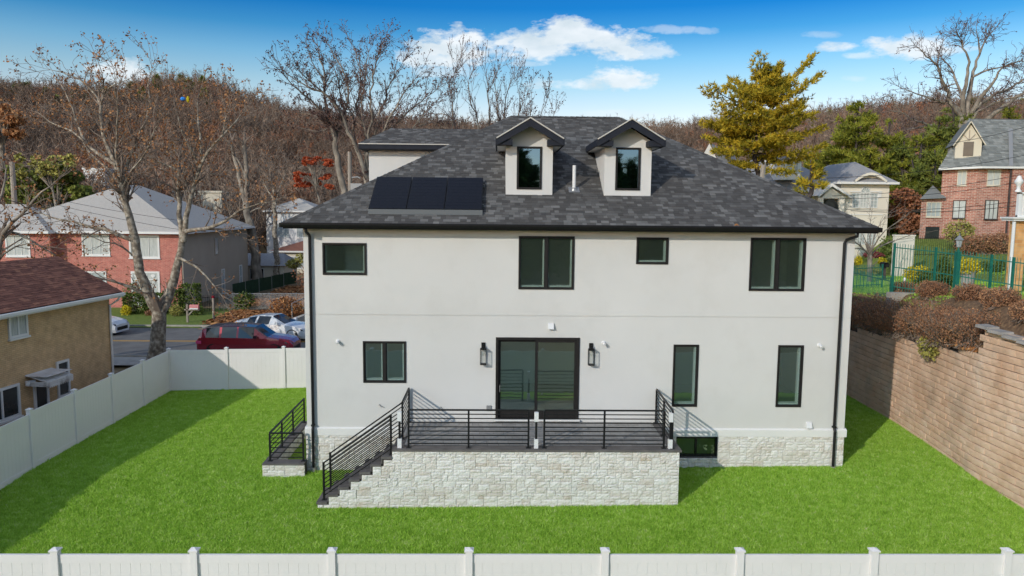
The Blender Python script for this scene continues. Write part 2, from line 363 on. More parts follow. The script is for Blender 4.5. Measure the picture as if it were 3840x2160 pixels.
# ------------------------------------------------------------------ mesh builder
ORIG = {}
class MB:
    def __init__(s, xf=None):
        s.v = []; s.f = []; s.n = 0; s.xf = xf
    def add(s, verts, faces):
        v = np.asarray(verts, float).reshape(-1, 3)
        if s.xf is not None: v = s.xf(v)
        s.v.append(v); s.f.append((faces, s.n)); s.n += len(v)
        return s
    BOXF = np.array([(0, 1, 3, 2), (4, 6, 7, 5), (0, 4, 5, 1), (2, 3, 7, 6), (0, 2, 6, 4), (1, 5, 7, 3)])
    def box(s, x0, y0, z0, x1, y1, z1):
        v = [(x, y, z) for x in (x0, x1) for y in (y0, y1) for z in (z0, z1)]
        return s.add(v, MB.BOXF)
    def beam(s, p, q, w, h, up=(0, 0, 1)):
        p, q = np.array(p, float), np.array(q, float)
        t = q - p; t /= np.linalg.norm(t) + 1e-9
        a = np.cross(t, up); a /= np.linalg.norm(a) + 1e-9
        b = np.cross(a, t)
        v = [P + a * i * w / 2 + b * j * h / 2 for P in (p, q) for i in (-1, 1) for j in (-1, 1)]
        return s.add(v, MB.BOXF)
    def tube(s, pts, rad, n=6, cap=False):
        P = np.asarray(pts, float); k = len(P)
        R = np.broadcast_to(np.asarray(rad, float), (k,))
        T = np.gradient(P, axis=0) if k > 2 else np.repeat((P[-1:] - P[:1]), k, 0)
        T /= np.linalg.norm(T, axis=1, keepdims=True) + 1e-9
        m = np.abs(T.mean(0)); ref = np.zeros(3); ref[int(np.argmin(m))] = 1
        A = np.cross(T, ref); A /= np.linalg.norm(A, axis=1, keepdims=True) + 1e-9
        B = np.cross(T, A)
        ang = np.arange(n) * 2 * pi / n
        V = (P[:, None, :] + R[:, None, None] * (np.cos(ang)[None, :, None] * A[:, None, :] + np.sin(ang)[None, :, None] * B[:, None, :])).reshape(-1, 3)
        i = np.arange(k - 1)[:, None] * n; j = np.arange(n)[None, :]; j2 = (j + 1) % n
        f = np.stack([i + j, i + j2, i + n + j2, i + n + j], -1).reshape(-1, 4)
        s.add(V, f)
        if cap:
            s.add(V[:n], [tuple(range(n))]); s.add(V[-n:], [tuple(range(n))[::-1]])
        return s
    def lathe(s, c, prof, n=16):
        c = np.array(c, float)
        V = []
        for r, z in prof:
            for a in range(n):
                V.append(c + (r * math.cos(2 * pi * a / n), r * math.sin(2 * pi * a / n), z))
        f = []
        for k in range(len(prof) - 1):
            for a in range(n):
                b = (a + 1) % n
                f.append((k * n + a, k * n + b, (k + 1) * n + b, (k + 1) * n + a))
        return s.add(V, f)
    def prism(s, poly, ax, a0, a1):
        """polygon in the plane across axis ax, pushed from a0 to a1"""
        n = len(poly); V = []
        for a in (a0, a1):
            for p in poly:
                q = list(p); q.insert(ax, a); V.append(q)
        f = [tuple(range(n)), tuple(range(2 * n - 1, n - 1, -1))] + [(i, i + n, (i + 1) % n + n, (i + 1) % n) for i in range(n)]
        return s.add(V, f)
    def quad(s, *p):
        return s.add(p, [tuple(range(len(p)))])
    def mesh(s, name):
        V = np.concatenate(s.v) if s.v else np.zeros((0, 3))
        loops = []; starts = []; tot = 0; totals = []
        for fs, off in s.f:
            if isinstance(fs, np.ndarray):
                a = fs + off; k = a.shape[1]
                loops.append(a.reshape(-1)); starts.append(tot + np.arange(len(a)) * k); totals.append(np.full(len(a), k)); tot += a.size
            else:
                for f in fs:
                    loops.append(np.array(f) + off); starts.append(np.array([tot])); totals.append(np.array([len(f)])); tot += len(f)
        me = bpy.data.meshes.new(name)
        me.vertices.add(len(V)); me.vertices.foreach_set('co', V.reshape(-1))
        LP = np.concatenate(loops).astype(np.int32); ST = np.concatenate(starts).astype(np.int32)
        me.loops.add(len(LP)); me.loops.foreach_set('vertex_index', LP)
        me.polygons.add(len(ST)); me.polygons.foreach_set('loop_start', ST)
        me.update(calc_edges=True); me.validate(); me.polygons.foreach_set('use_smooth', np.zeros(len(me.polygons), bool))
        return me
    def build(s, name, m, parent=None, smooth=False, kind=None, fixn=False):
        V = np.concatenate(s.v)
        c = (V.min(0) + V.max(0)) / 2
        if parent is None: c = np.array([c[0], c[1], V[:, 2].min()])
        s.v = [V - c]
        fs = s.f; s.f = []
        s.f = [(f, o) for f, o in fs]
        me = s.mesh(name)
        if fixn:
            import bmesh
            bm = bmesh.new(); bm.from_mesh(me); bmesh.ops.recalc_face_normals(bm, faces=bm.faces); bm.to_mesh(me); bm.free()
        if m is not None:
            for q in (m if isinstance(m, (list, tuple)) else [m]): me.materials.append(q)
        if smooth: me.polygons.foreach_set('use_smooth', np.ones(len(me.polygons), bool))
        o = bpy.data.objects.new(name, me); COL.objects.link(o)
        wc = Vector(c)
        if parent is not None:
            o.parent = parent; o.location = wc - ORIG[parent.name]
        else: o.location = wc
        ORIG[o.name] = wc
        if kind: o['kind'] = kind
        return o

def thing(name, loc, label, cat, group=None):
    o = bpy.data.objects.new(name, None); COL.objects.link(o)
    o.empty_display_size = .2
    o.location = loc; ORIG[o.name] = Vector(loc)
    o['label'] = label; o['category'] = cat
    if group: o['group'] = group
    return o
def tag(o, label, cat, group=None):
    o['label'] = label; o['category'] = cat
    if group: o['group'] = group
    return o
def piece(name, me, parent, loc, scale=(1, 1, 1), rot=None):
    o = bpy.data.objects.new(name, me); COL.objects.link(o)
    o.parent = parent; o.location = Vector(loc) - ORIG[parent.name]; o.scale = scale
    if rot is not None: o.rotation_euler = rot
    return o
def copy_tree(o, parent=None):
    c = o.copy(); COL.objects.link(c); c.parent = parent
    for ch in list(o.children): copy_tree(ch, c)
    return c
def frame_xf(o, U, N_):
    """local (u along wall, d out of wall, z up) to world"""
    o, U, N_ = np.array(o, float), np.array(U, float), np.array(N_, float)
    U /= np.linalg.norm(U); N_ /= np.linalg.norm(N_)
    return lambda v: o + v[:, :1] * U + v[:, 1:2] * N_ + v[:, 2:3] * np.array([0, 0, 1.])

def bbox_window(parent, x0, z0, x1, z1, xf=None, ft=.08, fm='trim', pm='glassfar', cols=2, rows=1, sill=True, proud=.05, mt=.035, curtain=False):
    """window on a far wall: frame mesh > pane, muntin, sill"""
    f = MB(xf)
    f.box(x0 - ft, -.02, z0 - ft, x0, proud, z1 + ft); f.box(x1, -.02, z0 - ft, x1 + ft, proud, z1 + ft)
    f.box(x0, -.02, z1, x1, proud, z1 + ft); f.box(x0, -.02, z0 - ft, x1, proud, z0)
    w = f.build('window', M[fm], parent)
    p = MB(xf); p.box(x0, -.02, z0, x1, .012, z1); p.build('pane', M[pm], w)
    if cols > 1 or rows > 1:
        g = MB(xf)
        for i in range(1, cols):
            x = x0 + (x1 - x0) * i / cols; g.box(x - mt / 2, .0, z0, x + mt / 2, proud - .008, z1)
        for i in range(1, rows):
            z = z0 + (z1 - z0) * i / rows; g.box(x0, .0, z - mt / 2, x1, proud - .012, z + mt / 2)
        g.build('muntin', M[fm], w)
    if sill:
        s_ = MB(xf); s_.box(x0 - ft * 1.4, -.02, z0 - ft - .07, x1 + ft * 1.4, proud + .05, z0 - ft - .002); s_.build('sill', M[fm], w)
    return w

# ------------------------------------------------------------------ ground shape
def sm(a, b, x):
    t = np.clip((np.asarray(x, float) - a) / (b - a), 0, 1); return t * t * (3 - 2 * t)
def lawn_z(x, y):
    x = np.asarray(x, float); y = np.asarray(y, float)
    return -.05 + .011 * np.clip(x, -9, 20.6) + .062 * np.clip(y, -3.2, 0) - .004 * np.clip(-3.2 - y, 0, 6)
# skyline: survey pixel column -> pixel row of the ridge ground
SKY_U = [-2600, -900, 0, 200, 420, 620, 800, 1000, 1150, 1400, 1700, 2100, 2450, 2800, 3100, 3400, 3640, 3840, 4800, 6500]
SKY_V = [560, 520, 462, 478, 476, 432, 440, 508, 535, 555, 570, 590, 585, 565, 550, 530, 532, 538, 555, 590]
AZ = []; EL = []
for u_, v_ in zip(SKY_U, SKY_V):
    d_ = sight(u_, v_, 300) - CAM
    AZ.append(math.atan2(d_.x, d_.y)); EL.append(d_.z / math.hypot(d_.x, d_.y))
AZ = [-pi, -2.2] + AZ + [2.2, pi]; EL = [.03, .035] + EL + [.035, .03]
def base_z(x, y):
    x = np.asarray(x, float); y = np.asarray(y, float)
    near = lawn_z(x, y) * (1 - sm(11, 14, y)) * (1 - sm(-11, -9, -x) * 0) + (-.07) * sm(11, 14, y)
    dx, dy = x - CAM.x, y - CAM.y
    r = np.hypot(dx, dy); az = np.arctan2(dx, dy)
    el = np.interp(az, AZ, EL)
    rr = 300.0
    top = CAM.z + el * rr - 1.0
    back = (dy < 0)
    h = top * sm(105, rr, r) * np.where(r > rr, np.clip(1 - (r - rr) / 900, .35, 1), 1)
    h = h + np.where(r > 95, (np.sin(x * .021 + 1.3) * np.cos(y * .017) * 1.6) * sm(95, 160, r), 0)
    return near + h
WALL_LINE = [(20.7, 16.0), (20.60, 10.0), (20.54, 5.0), (20.25, 1.8), (19.98, -.6), (20.05, -2.9), (20.35, -6.0), (20.8, -9.6), (21.2, -14)]
WY = [p[1] for p in WALL_LINE][::-1]; WX = [p[0] for p in WALL_LINE][::-1]
def wall_x(y): return np.interp(y, WY, WX)
def wall_top(y):
    return np.interp(y, [-14, -2.3, -.45, -.30, 1.5, 5.4, 9, 16], [4.3, 4.45, 4.62, 3.72, 3.62, 3.36, 3.0, 2.6])
def terrace_z(x, y):
    x = np.asarray(x, float); y = np.asarray(y, float)
    e = x - wall_x(y)
    inner = np.interp(y, [-14, 0, 6, 12, 20, 30, 45], [5.3, 5.1, 4.8, 4.2, 3.9, 3.6, 3.2])
    right = np.interp(y, [-14, 5, 14, 24, 33, 45], [5.3, 4.9, 4.6, 5.0, 5.9, 5.9])
    k = sm(34, 37.5, x - .0 * y)
    flat = inner * (1 - k) + right * k
    t = np.interp(y, [-14, -2.6, -1.1, 1.5, 5.4, 9, 16], [4.15, 4.3, 3.62, 3.5, 3.24, 2.88, 2.48])
    z = t + (flat - t) * sm(.1, 1.5, e)
    fade = (1 - sm(52, 80, y)) * (1 - sm(75, 110, x))
    return z * fade + base_z(x, y) * (1 - fade)

def grid_sheet(xs, ys, zf, xf=None):
    X, Y = np.meshgrid(xs, ys)
    Z = zf(X, Y)
    V = np.stack([X, Y, Z], -1).reshape(-1, 3)
    nx, ny = len(xs), len(ys)
    i = np.arange(ny - 1)[:, None] * nx + np.arange(nx - 1)[None, :]
    f = np.stack([i, i + 1, i + nx + 1, i + nx], -1).reshape(-1, 4)
    b = MB(); b.add(V, f); return b

# radial ground to the horizon
nr, na = 90, 220
rr_ = np.concatenate([np.linspace(0, 60, 40), np.geomspace(63, 1500, nr - 40)])
A_ = np.linspace(0, 2 * pi, na, endpoint=False)
Rg, Ag = np.meshgrid(rr_, A_, indexing='ij')
Xg = CAM.x + Rg * np.sin(Ag); Yg = CAM.y + Rg * np.cos(Ag)
Zg = base_z(Xg, Yg) - .03
bm_ = MB()
ii = np.arange(nr - 1)[:, None] * na + np.arange(na)[None, :]
jj = np.arange(nr - 1)[:, None] * na + (np.arange(na)[None, :] + 1) % na
bm_.add(np.stack([Xg, Yg, Zg], -1).reshape(-1, 3), np.stack([ii, ii + na, jj + na, jj], -1).reshape(-1, 4))
bm_.build('ground', M['drygrass'], smooth=True, kind='structure')
# upper terrace behind the retaining wall
ys_ = np.linspace(-14, 84, 110)
ex = np.concatenate([np.linspace(.38, 3, 12), np.linspace(3.6, 100, 60)])
XX = wall_x(ys_)[:, None] + ex[None, :]; YY = np.repeat(ys_[:, None], len(ex), 1)
ZZ = terrace_z(XX, YY)
tb = MB(); nx_ = len(ex)
i_ = np.arange(len(ys_) - 1)[:, None] * nx_ + np.arange(nx_ - 1)[None, :]
tb.add(np.stack([XX, YY, ZZ], -1).reshape(-1, 3), np.stack([i_, i_ + 1, i_ + nx_ + 1, i_ + nx_], -1).reshape(-1, 4))
tb.build('hillside', M['farlawn'], smooth=True, kind='structure')
# planting bed between the wall and the picket fence
eb_ = np.linspace(.39, 1.9, 9); yb_s = np.linspace(-13, 13, 60)
XX = wall_x(yb_s)[:, None] + eb_[None, :]; YY = np.repeat(yb_s[:, None], len(eb_), 1)
tb = MB(); nx_ = len(eb_); i_ = np.arange(len(yb_s) - 1)[:, None] * nx_ + np.arange(nx_ - 1)[None, :]
tb.add(np.stack([XX, YY, terrace_z(XX, YY) + .035], -1).reshape(-1, 3), np.stack([i_, i_ + 1, i_ + nx_ + 1, i_ + nx_], -1).reshape(-1, 4))
tb.build('planting_bed', M['mulch'], smooth=True, kind='structure')
# lawn
grid_sheet(np.linspace(-8.6, 20.9, 90), np.linspace(-13.5, 10.9, 70), lambda x, y: lawn_z(x, y)).build('lawn', M['lawnsoil'], smooth=True, kind='structure')
# street
def sheet(name, pts, z, m):
    b = MB(); b.add([(x, y, z) for x, y in pts], [tuple(range(len(pts)))]); return b.build(name, m, kind='structure')
sheet('road', [(-90, 16.9), (60, 16.9), (60, 26.9), (-90, 26.0)], .0, M['asphalt'])
sheet('pavement', [(-90, 14.6), (19, 14.6), (19, 16.7), (-90, 16.7)], .05, M['concrete'])
sheet('driveway', [(-8.0, 27.1), (2, 27.2), (2, 45), (-6.0, 45)], .03, M['asphalt'])
for a, b_, nm in ((16.72, 16.88, 'near'), (26.0, 26.18, 'far')):
    k = MB(); k.beam((-90, a + .08, .02), (-8.6 if nm == 'far' else 19, a + .08 + (.75 if nm == 'far' else 0), .02), .16, .2); k.build('kerb', M['concrete'], kind='structure')
for dy in (0, .22):
    k = MB()
    k.add([(-90, 21.2 + dy, .005), (60, 21.6 + dy, .005), (60, 21.72 + dy, .005), (-90, 21.32 + dy, .005)], [(0, 1, 2, 3)])
    k.build('road_marking', M['yellow'], kind='structure')
k = MB(); k.add([(-13.5, 25.86, .006), (-8.4, 26.56, .006), (-8.4, 26.72, .006), (-13.5, 26.0, .006)], [(0, 1, 2, 3)])
k.build('kerb_paint', M['yellow'], kind='structure')
grid_sheet(np.linspace(-70, -13.6, 30), np.linspace(26.22, 35.5, 12), lambda x, y: x * 0 + .03 + .04 * np.sin(x) * .3).build('verge', M['farlawn'], kind='structure')

# ------------------------------------------------------------------ white house
X1, YD = 16.45, 12.4
house = thing('house', (8.2, 6.2, 0), 'large two-storey white stucco house with charcoal hip roof and two dormers', 'house')
ORIG[house.name] = Vector((8.2, 6.2, 0))
BELT, SEAM, EAVE = 1.08, 4.775, 7.50
WINS = [('A', .56, 5.97, 1.86, 6.92, 1), ('B', 6.37, 5.58, 8.03, 7.17, 2), ('C', 9.88, 6.36, 10.84, 7.16, 1), ('D', 13.30, 5.58, 14.97, 7.18, 2),
        ('E', 1.72, 2.71, 3.01, 3.98, 2), ('F', 11.09, 2.01, 11.86, 3.93, 1), ('G', 14.28, 2.01, 15.06, 3.93, 1)]
DOOR = (5.71, 1.60, 8.24, 4.12)
BWIN = (11.25, .43, 12.54, 1.05)

def wall_cells(b, x0, x1, z0, z1, holes, y0, y1):
    xs = sorted({x0, x1} | {h[0] for h in holes} | {h[2] for h in holes})
    zs = sorted({z0, z1} | {h[1] for h in holes} | {h[3] for h in holes})
    xs = [x for x in xs if x0 <= x <= x1]; zs = [z for z in zs if z0 <= z <= z1]
    def hole(x, z): return any(h[0] < x < h[2] and h[1] < z < h[3] for h in holes)
    for i in range(len(xs) - 1):
        for j in range(len(zs) - 1):
            a, c, d, e = xs[i], xs[i + 1], zs[j], zs[j + 1]
            if hole((a + c) / 2, (d + e) / 2): continue
            b.quad((a, y0, d), (c, y0, d), (c, y0, e), (a, y0, e))
            b.quad((a, y1, d), (a, y1, e), (c, y1, e), (c, y1, d))
    for h in holes:
        a, d, c, e = h[0], max(h[1], z0), h[2], min(h[3], z1)
        b.quad((a, y0, d), (a, y1, d), (a, y1, e), (a, y0, e)); b.quad((c, y0, d), (c, y0, e), (c, y1, e), (c, y1, d))
        b.quad((a, y0, e), (a, y1, e), (c, y1, e), (c, y0, e)); b.quad((a, y0, d), (c, y0, d), (c, y1, d), (a, y1, d))
holes_up = [(w[1], w[2], w[3], w[4]) for w in WINS if w[2] > 5]
holes_lo = [(w[1], w[2], w[3], w[4]) for w in WINS if w[2] < 5] + [DOOR]
b = MB(); wall_cells(b, 0, X1, SEAM + .012, EAVE, holes_up, 0, .22); b.build('wall', M['stucco'], house)
b = MB(); wall_cells(b, 0, X1, BELT + .24, SEAM - .012, holes_lo, 0, .22); b.build('wall', M['stucco'], house)
b = MB(); b.box(0, .012, SEAM - .012, X1, .22, SEAM + .012); b.build('wall_joint', M['stucco'], house)
# water table belt with a sloped top; it stops at the porch platform, which stands higher
for xa, xb in ((-.06, 2.9), (10.78, X1 + .06)):
    b = MB(); b.prism([(-.055, BELT), (-.055, BELT + .21), (-.0, BELT + .25), (.2, BELT + .27), (.2, BELT)], 0, xa, xb); b.build('belt_course', M['trim'], house)
b = MB(); b.box(2.9, 0, BELT - .0, 10.78, .21, BELT + .24); b.build('wall', M['stucco'], house)
# side and rear walls
for q_ in ((0, .22, .22, YD), (X1 - .22, .22, X1, YD), (.22, YD - .22, X1 - .22, YD)):
    b = MB(); b.box(q_[0], q_[1], BELT, q_[2], q_[3], EAVE); b.build('wall', M['stucco'], house)
for xa, xb in ((-.065, 0), (X1, X1 + .065)):
    b = MB(); b.box(xa, .2, BELT, xb, YD, BELT + .22); b.build('belt_course', M['trim'], house)
# foundation
PY = -.02
b = MB(); wall_cells(b, .0, X1, -.3, BELT, [BWIN], .0, .3); b.box(0, .31, -.3, .05, YD, BELT); b.box(X1 - .05, .31, -.3, X1, YD, BELT)
found = b.build('foundation', M['mortar'], house)
# interior
b = MB()
b.box(.24, .26, BELT - .1, X1 - .24, YD - .3, 1.62); inner1 = b.build('floor', M['innerfloor'], house)
b = MB(); b.box(.24, .26, 4.45, X1 - .24, YD - .3, 4.85); b.build('floor', M['inner'], house)
b = MB(); b.box(.24, .26, 7.35, X1 - .24, YD - .3, 7.45); b.build('ceiling', M['inner'], house)
b = MB()
for z0, z1 in ((1.62, 4.45), (4.85, 7.35)):
    b.box(.24, 4.6, z0, X1 - .24, 4.7, z1)
for x in (4.2, 10.2, 13.0): b.box(x, .24, 1.62, x + .1, 4.6, 4.45)
for x in (4.0, 9.4, 11.8): b.box(x, .24, 4.85, x + .1, 4.6, 7.35)
b.box(1.0, 1.2, 4.85, 1.1, 4.6, 7.35); b.box(1.1, 1.2, 4.85, 1.55, 1.3, 7.35)
b.build('partition', M['inner'], house)
b = MB(); b.box(11.0, .9, -.2, 13.2, 1.0, 1.0); b.box(11.0, .3, -.22, 13.2, 1.0, -.2); b.build('basement_wall', M['inner'], house)

def house_window(x0, z0, x1, z1, n, parent=house, y=0.0, side=False):
    ft = .042
    f = MB()
    f.box(x0, y - .028, z0, x0 + ft, y + .1, z1); f.box(x1 - ft, y - .028, z0, x1, y + .1, z1)
    f.box(x0 + ft, y - .028, z1 - ft, x1 - ft, y + .1, z1); f.box(x0 + ft, y - .028, z0, x1 - ft, y + .1, z0 + ft)
    if n == 2:
        xm = (x0 + x1) / 2; f.box(xm - .04, y - .024, z0 + ft, xm + .04, y + .1, z1 - ft)
    w = f.build('window', M['frame'], parent)
    spans = [(x0 + ft, x1 - ft)] if n == 1 else [(x0 + ft, (x0 + x1) / 2 - .04), ((x0 + x1) / 2 + .04, x1 - ft)]
    for a, c in spans:
        s_ = MB(); t = .026; za, zb = z0 + ft, z1 - ft
        s_.box(a, y + .0, za, a + t, y + .07, zb); s_.box(c - t, y + .0, za, c, y + .07, zb)
        s_.box(a + t, y + .0, zb - t, c - t, y + .07, zb); s_.box(a + t, y + .0, za, c - t, y + .07, za + t)
        s_.build('sash', M['frame'], w)
        p = MB(); p.box(a + t, y + .035, za + t, c - t, y + .043, zb - t); p.build('pane', M['glass' if z0 > 5 else 'glassteal'], w)
        q = MB(); q.box(a + t * .3, y + .075, za + .004, a + t + .012, y + .2, zb); q.box(c - t - .042, y + .05, za + .004, c - t * .3, y + .2, zb)
        q.box(a + t + .012, y + .05, za + .004, c - t - .042, y + .24, za + t + .042); q.build('inner_sill', M['trim'], w)
        h = MB(); h.tube([((a + c) / 2 - .05, y + .06, za + t + .02), ((a + c) / 2, y + .055, za + t + .035), ((a + c) / 2 + .015, y + .05, za + t + .09)], .007, 5); h.build('crank_handle', M['pvc'], w)
    return w
for nm, x0, z0, x1, z1, n in WINS: house_window(x0, z0, x1, z1, n)
# basement slider
b = MB(); x0, z0, x1, z1 = BWIN
b.box(x0, .03, z0, x0 + .05, .14, z1); b.box(x1 - .05, .03, z0, x1, .14, z1); b.box(x0 + .05, .03, z1 - .05, x1 - .05, .14, z1); b.box(x0 + .05, .03, z0, x1 - .05, .14, z0 + .06)
b.box((x0 + x1) / 2 - .03, .035, z0 + .06, (x0 + x1) / 2 + .03, .13, z1 - .05)
bw = b.build('window', M['black'], house)
for a, c in ((x0 + .05, (x0 + x1) / 2 - .03), ((x0 + x1) / 2 + .03, x1 - .05)):
    p = MB(); p.box(a, .08, z0 + .06, c, .088, z1 - .05); p.build('pane', M['glasslow'], bw)
# sliding patio door
x0, z0, x1, z1 = DOOR
b = MB(); ft = .075
b.box(x0, -.03, z0, x0 + ft, .14, z1); b.box(x1 - ft, -.03, z0, x1, .14, z1); b.box(x0 + ft, -.03, z1 - ft, x1 - ft, .14, z1); b.box(x0 + ft, -.04, z0, x1 - ft, .14, z0 + .04)
door = b.build('sliding_door', M['frame'], house)
xm = (x0 + x1) / 2 - .02
for a, c, yy in ((x0 + ft, xm + .05, .07), (xm - .05, x1 - ft, .005)):
    s_ = MB(); t = .075; za, zb = z0 + .04, z1 - ft
    s_.box(a, yy, za, a + t, yy + .045, zb); s_.box(c - t, yy, za, c, yy + .045, zb); s_.box(a + t, yy, zb - t, c - t, yy + .045, zb); s_.box(a + t, yy, za, c - t, yy + .045, za + .22)
    s_.build('door_panel', M['frame'], door)
    p = MB(); p.box(a + t, yy + .018, za + .22, c - t, yy + .026, zb - t); p.build('pane', M['glassteal' if yy > .03 else 'glass'], door)
h = MB(); h.tube([(x0 + .13, .06, 2.42), (x0 + .13, -.01, 2.45), (x0 + .13, -.01, 2.62), (x0 + .13, .06, 2.65)], .011, 6); h.build('door_handle', M['steel'], door)
h = MB(); h.box(x0 - .04, -.12, z0 - .04, x1 + .04, -.03, z0 + .0); h.build('door_sill', M['trim'], door)

# roof ------------------------------------------------------------
SL = .58; OV = .45; ZE = 7.50
def rz(y): return ZE + .02 + SL * (y + OV)
xl, xrr, yf, yb = -OV, X1 + OV, -OV, YD + OV
hr_ = (yb - yf) / 2; ym = (yf + yb) / 2
RZ = ZE + .02 + SL * hr_
b = MB()
e = [(xl, yf), (xrr, yf), (xrr, yb), (xl, yb)]
V = [(x, y, ZE + .02) for x, y in e] + [(xl + hr_, ym, RZ), (xrr - hr_, ym, RZ)]
b.add(V, [(0, 1, 5, 4), (1, 2, 5), (2, 3, 4, 5), (3, 0, 4), (3, 2, 1, 0)])
roof = b.build('roof', M['shingle_base'], house)
b = MB()
for (p, q) in (((xl, yf), (xrr, yf)), ((xrr, yf), (xrr, yb)), ((xrr, yb), (xl, yb)), ((xl, yb), (xl, yf))):
    b.beam((p[0], p[1], ZE - .07), (q[0], q[1], ZE - .07), .03, .17)
b.build('fascia', M['fascia'], roof)
b = MB(); b.box(xl + .02, yf + .02, ZE - .10, xrr - .02, .0, ZE - .07); b.box(xl + .02, 0, ZE - .10, 0, yb - .02, ZE - .07); b.box(X1, 0, ZE - .10, xrr - .02, yb - .02, ZE - .07); b.box(0, YD, ZE - .1, X1, yb - .02, ZE - .07)
b.build('soffit', M['black'], roof)
# gutter, a K-profile run along the front eave
b = MB()
prof = [(yf - .02, ZE - .12), (yf - .08, ZE - .12), (yf - .125, ZE - .04), (yf - .13, ZE + .015), (yf - .115, ZE + .015), (yf - .11, ZE - .03), (yf - .07, ZE - .10), (yf - .02, ZE - .10)]
b.prism(prof, 0, xl - .06, xrr + .06)
gut = b.build('gutter', M['black'], house, fixn=True)
b = MB(); b.box(xl - .04, yf - .055, ZE + .012, xrr + .04, yf - .015, ZE + .022); b.build('drip_edge', M['fascia'], roof)
for sgn, xx in ((-1, xl), (1, xrr)):
    b = MB(); b.box(min(xx, xx + sgn * .12), yf - .02, ZE - .12, max(xx, xx + sgn * .12), yb, ZE + .01); b.build('gutter', M['black'], house)

SH = {}
def shingle_unit():
    if 'u' not in SH:
        b = MB()
        # lies in x-y, butt edge thick at y=0
        b.add([(0, 0, 0), (1, 0, 0), (1, 1, 0), (0, 1, 0), (0, 0, 1), (1, 0, 1), (1, 1, .25), (0, 1, .25)],
              [(4, 5, 6, 7), (0, 1, 5, 4), (1, 2, 6, 5), (3, 0, 4, 7), (2, 3, 7, 6)])
        SH['u'] = b
    return SH['u']
def shingle_slope(parent, o, U, S, L_at, rows, exp, wmin, wmax, thick, m, nparts, rng, name='shingle', order=None):
    """o: eave origin; U: unit vector along the eave; S: unit vector up the slope; L_at(s)->(a,b) extent along U at slope distance s"""
    U = Vector(U).normalized(); S = Vector(S).normalized(); Nn = U.cross(S).normalized()
    R = Matrix((U, S, Nn)).transposed(); eul = R.to_euler()
    un = shingle_unit()
    me = None; cnt = 0
    rest = MB(); uv_ = un.v[0]; uf = un.f
    allp = []
    for r in range(rows):
        s0 = r * exp; a, c = L_at(s0 + exp * .5)
        x = a - rng.random() * wmax * .5
        while x < c:
            w = rng.uniform(wmin, wmax)
            xa, xb = max(x, a), min(x + w - .004, c)
            if xb - xa > .03:
                allp.append((r, s0, xa, xb, thick * rng.choice((.6, 1, 1, 1.6))))
            x += w
    if order: allp.sort(key=order)
    for k, (r, s0, xa, xb, th) in enumerate(allp):
        p = Vector(o) + U * xa + S * s0 + Nn * .003
        if k < nparts:
            if me is None:
                mb = MB(); mb.add(uv_, uf[0][0]); me = mb.mesh(name); me.materials.append(m)
            ob = piece(name, me, parent, p, (xb - xa, exp * 1.12, th), eul)
        else:
            V = uv_ * np.array([xb - xa, exp * 1.12, th])
            V = V @ np.array(R).T + np.array(p)
            rest.add(V, uf[0][0])
    if rest.n: rest.build(name + '_field', m, parent, kind='stuff')
rg = random.Random(3)
slen = math.hypot(1, SL)
S_ = Vector((0, 1, SL)).normalized(); total = hr_ * slen
shingle_slope(roof, (0, yf - .03, ZE + .02 - .03 * SL), (1, 0, 0), S_, lambda s: (xl + s / slen, xrr - s / slen), int(total / .142), .142, .11, .27, .008, M['shingle'], 300, rg)
# hip and ridge caps
def caps(parent, p, q, w, m, n=None, drop=.4):
    p, q = Vector(p), Vector(q); d = (q - p); L = d.length; d.normalize(); n = n or int(L / .2)
    side = d.cross(Vector((0, 0, 1))).normalized()
    b = MB()
    for i in range(n):
        a = p + d * (L * i / n); c = p + d * (L * (i + 1.1) / n)
        up = Vector((0, 0, .03)); up2 = Vector((0, 0, .018))
        b.add([a - side * w + up - Vector((0, 0, w * drop)), a + up, a + side * w + up - Vector((0, 0, w * drop)), c - side * w + up2 - Vector((0, 0, w * drop)), c + up2, c + side * w + up2 - Vector((0, 0, w * drop))],
              [(0, 1, 4, 3), (1, 2, 5, 4)])
    return b.build('ridge_cap', m, parent)
caps(roof, (xl, yf, ZE + .02), (xl + hr_, ym, RZ), .11, M['shingle'], drop=.45)
caps(roof, (xrr, yf, ZE + .02), (xrr - hr_, ym, RZ), .11, M['shingle'], drop=.45)
caps(roof, (xl + hr_, ym, RZ), (xrr - hr_, ym, RZ), .11, M['shingle'], drop=.5)
# downspouts
def downspout(pts_t, zb, x):
    b = MB(); b.tube([(x + pts_t[0][0], pts_t[0][1], ZE - .13), (x + pts_t[0][0], pts_t[0][1], ZE - .24), (x + pts_t[1][0], -.09, ZE - .36), (x, -.075, ZE - .46), (x, -.075, BELT + .34), (x, -.14, BELT + .2), (x, -.14, zb)], .045, 8)
    d = b.build('downspout', M['black'], house, smooth=False)
    b = MB(); b.box(x - .055, -.135, BELT + .30, x + .055, -.02, BELT + .35); b.build('strap', M['black'], d)
    b = MB(); b.tube([(x, -.14, zb + .01), (x, -.14, zb - .12)], .07, 10, cap=True); b.build('drain_outlet', M['concrete'], d)
downspout([(-.02, -.40), (-.0, 0)], .10, .205)
downspout([(.22, -.40), (.05, 0)], .17, 16.10)
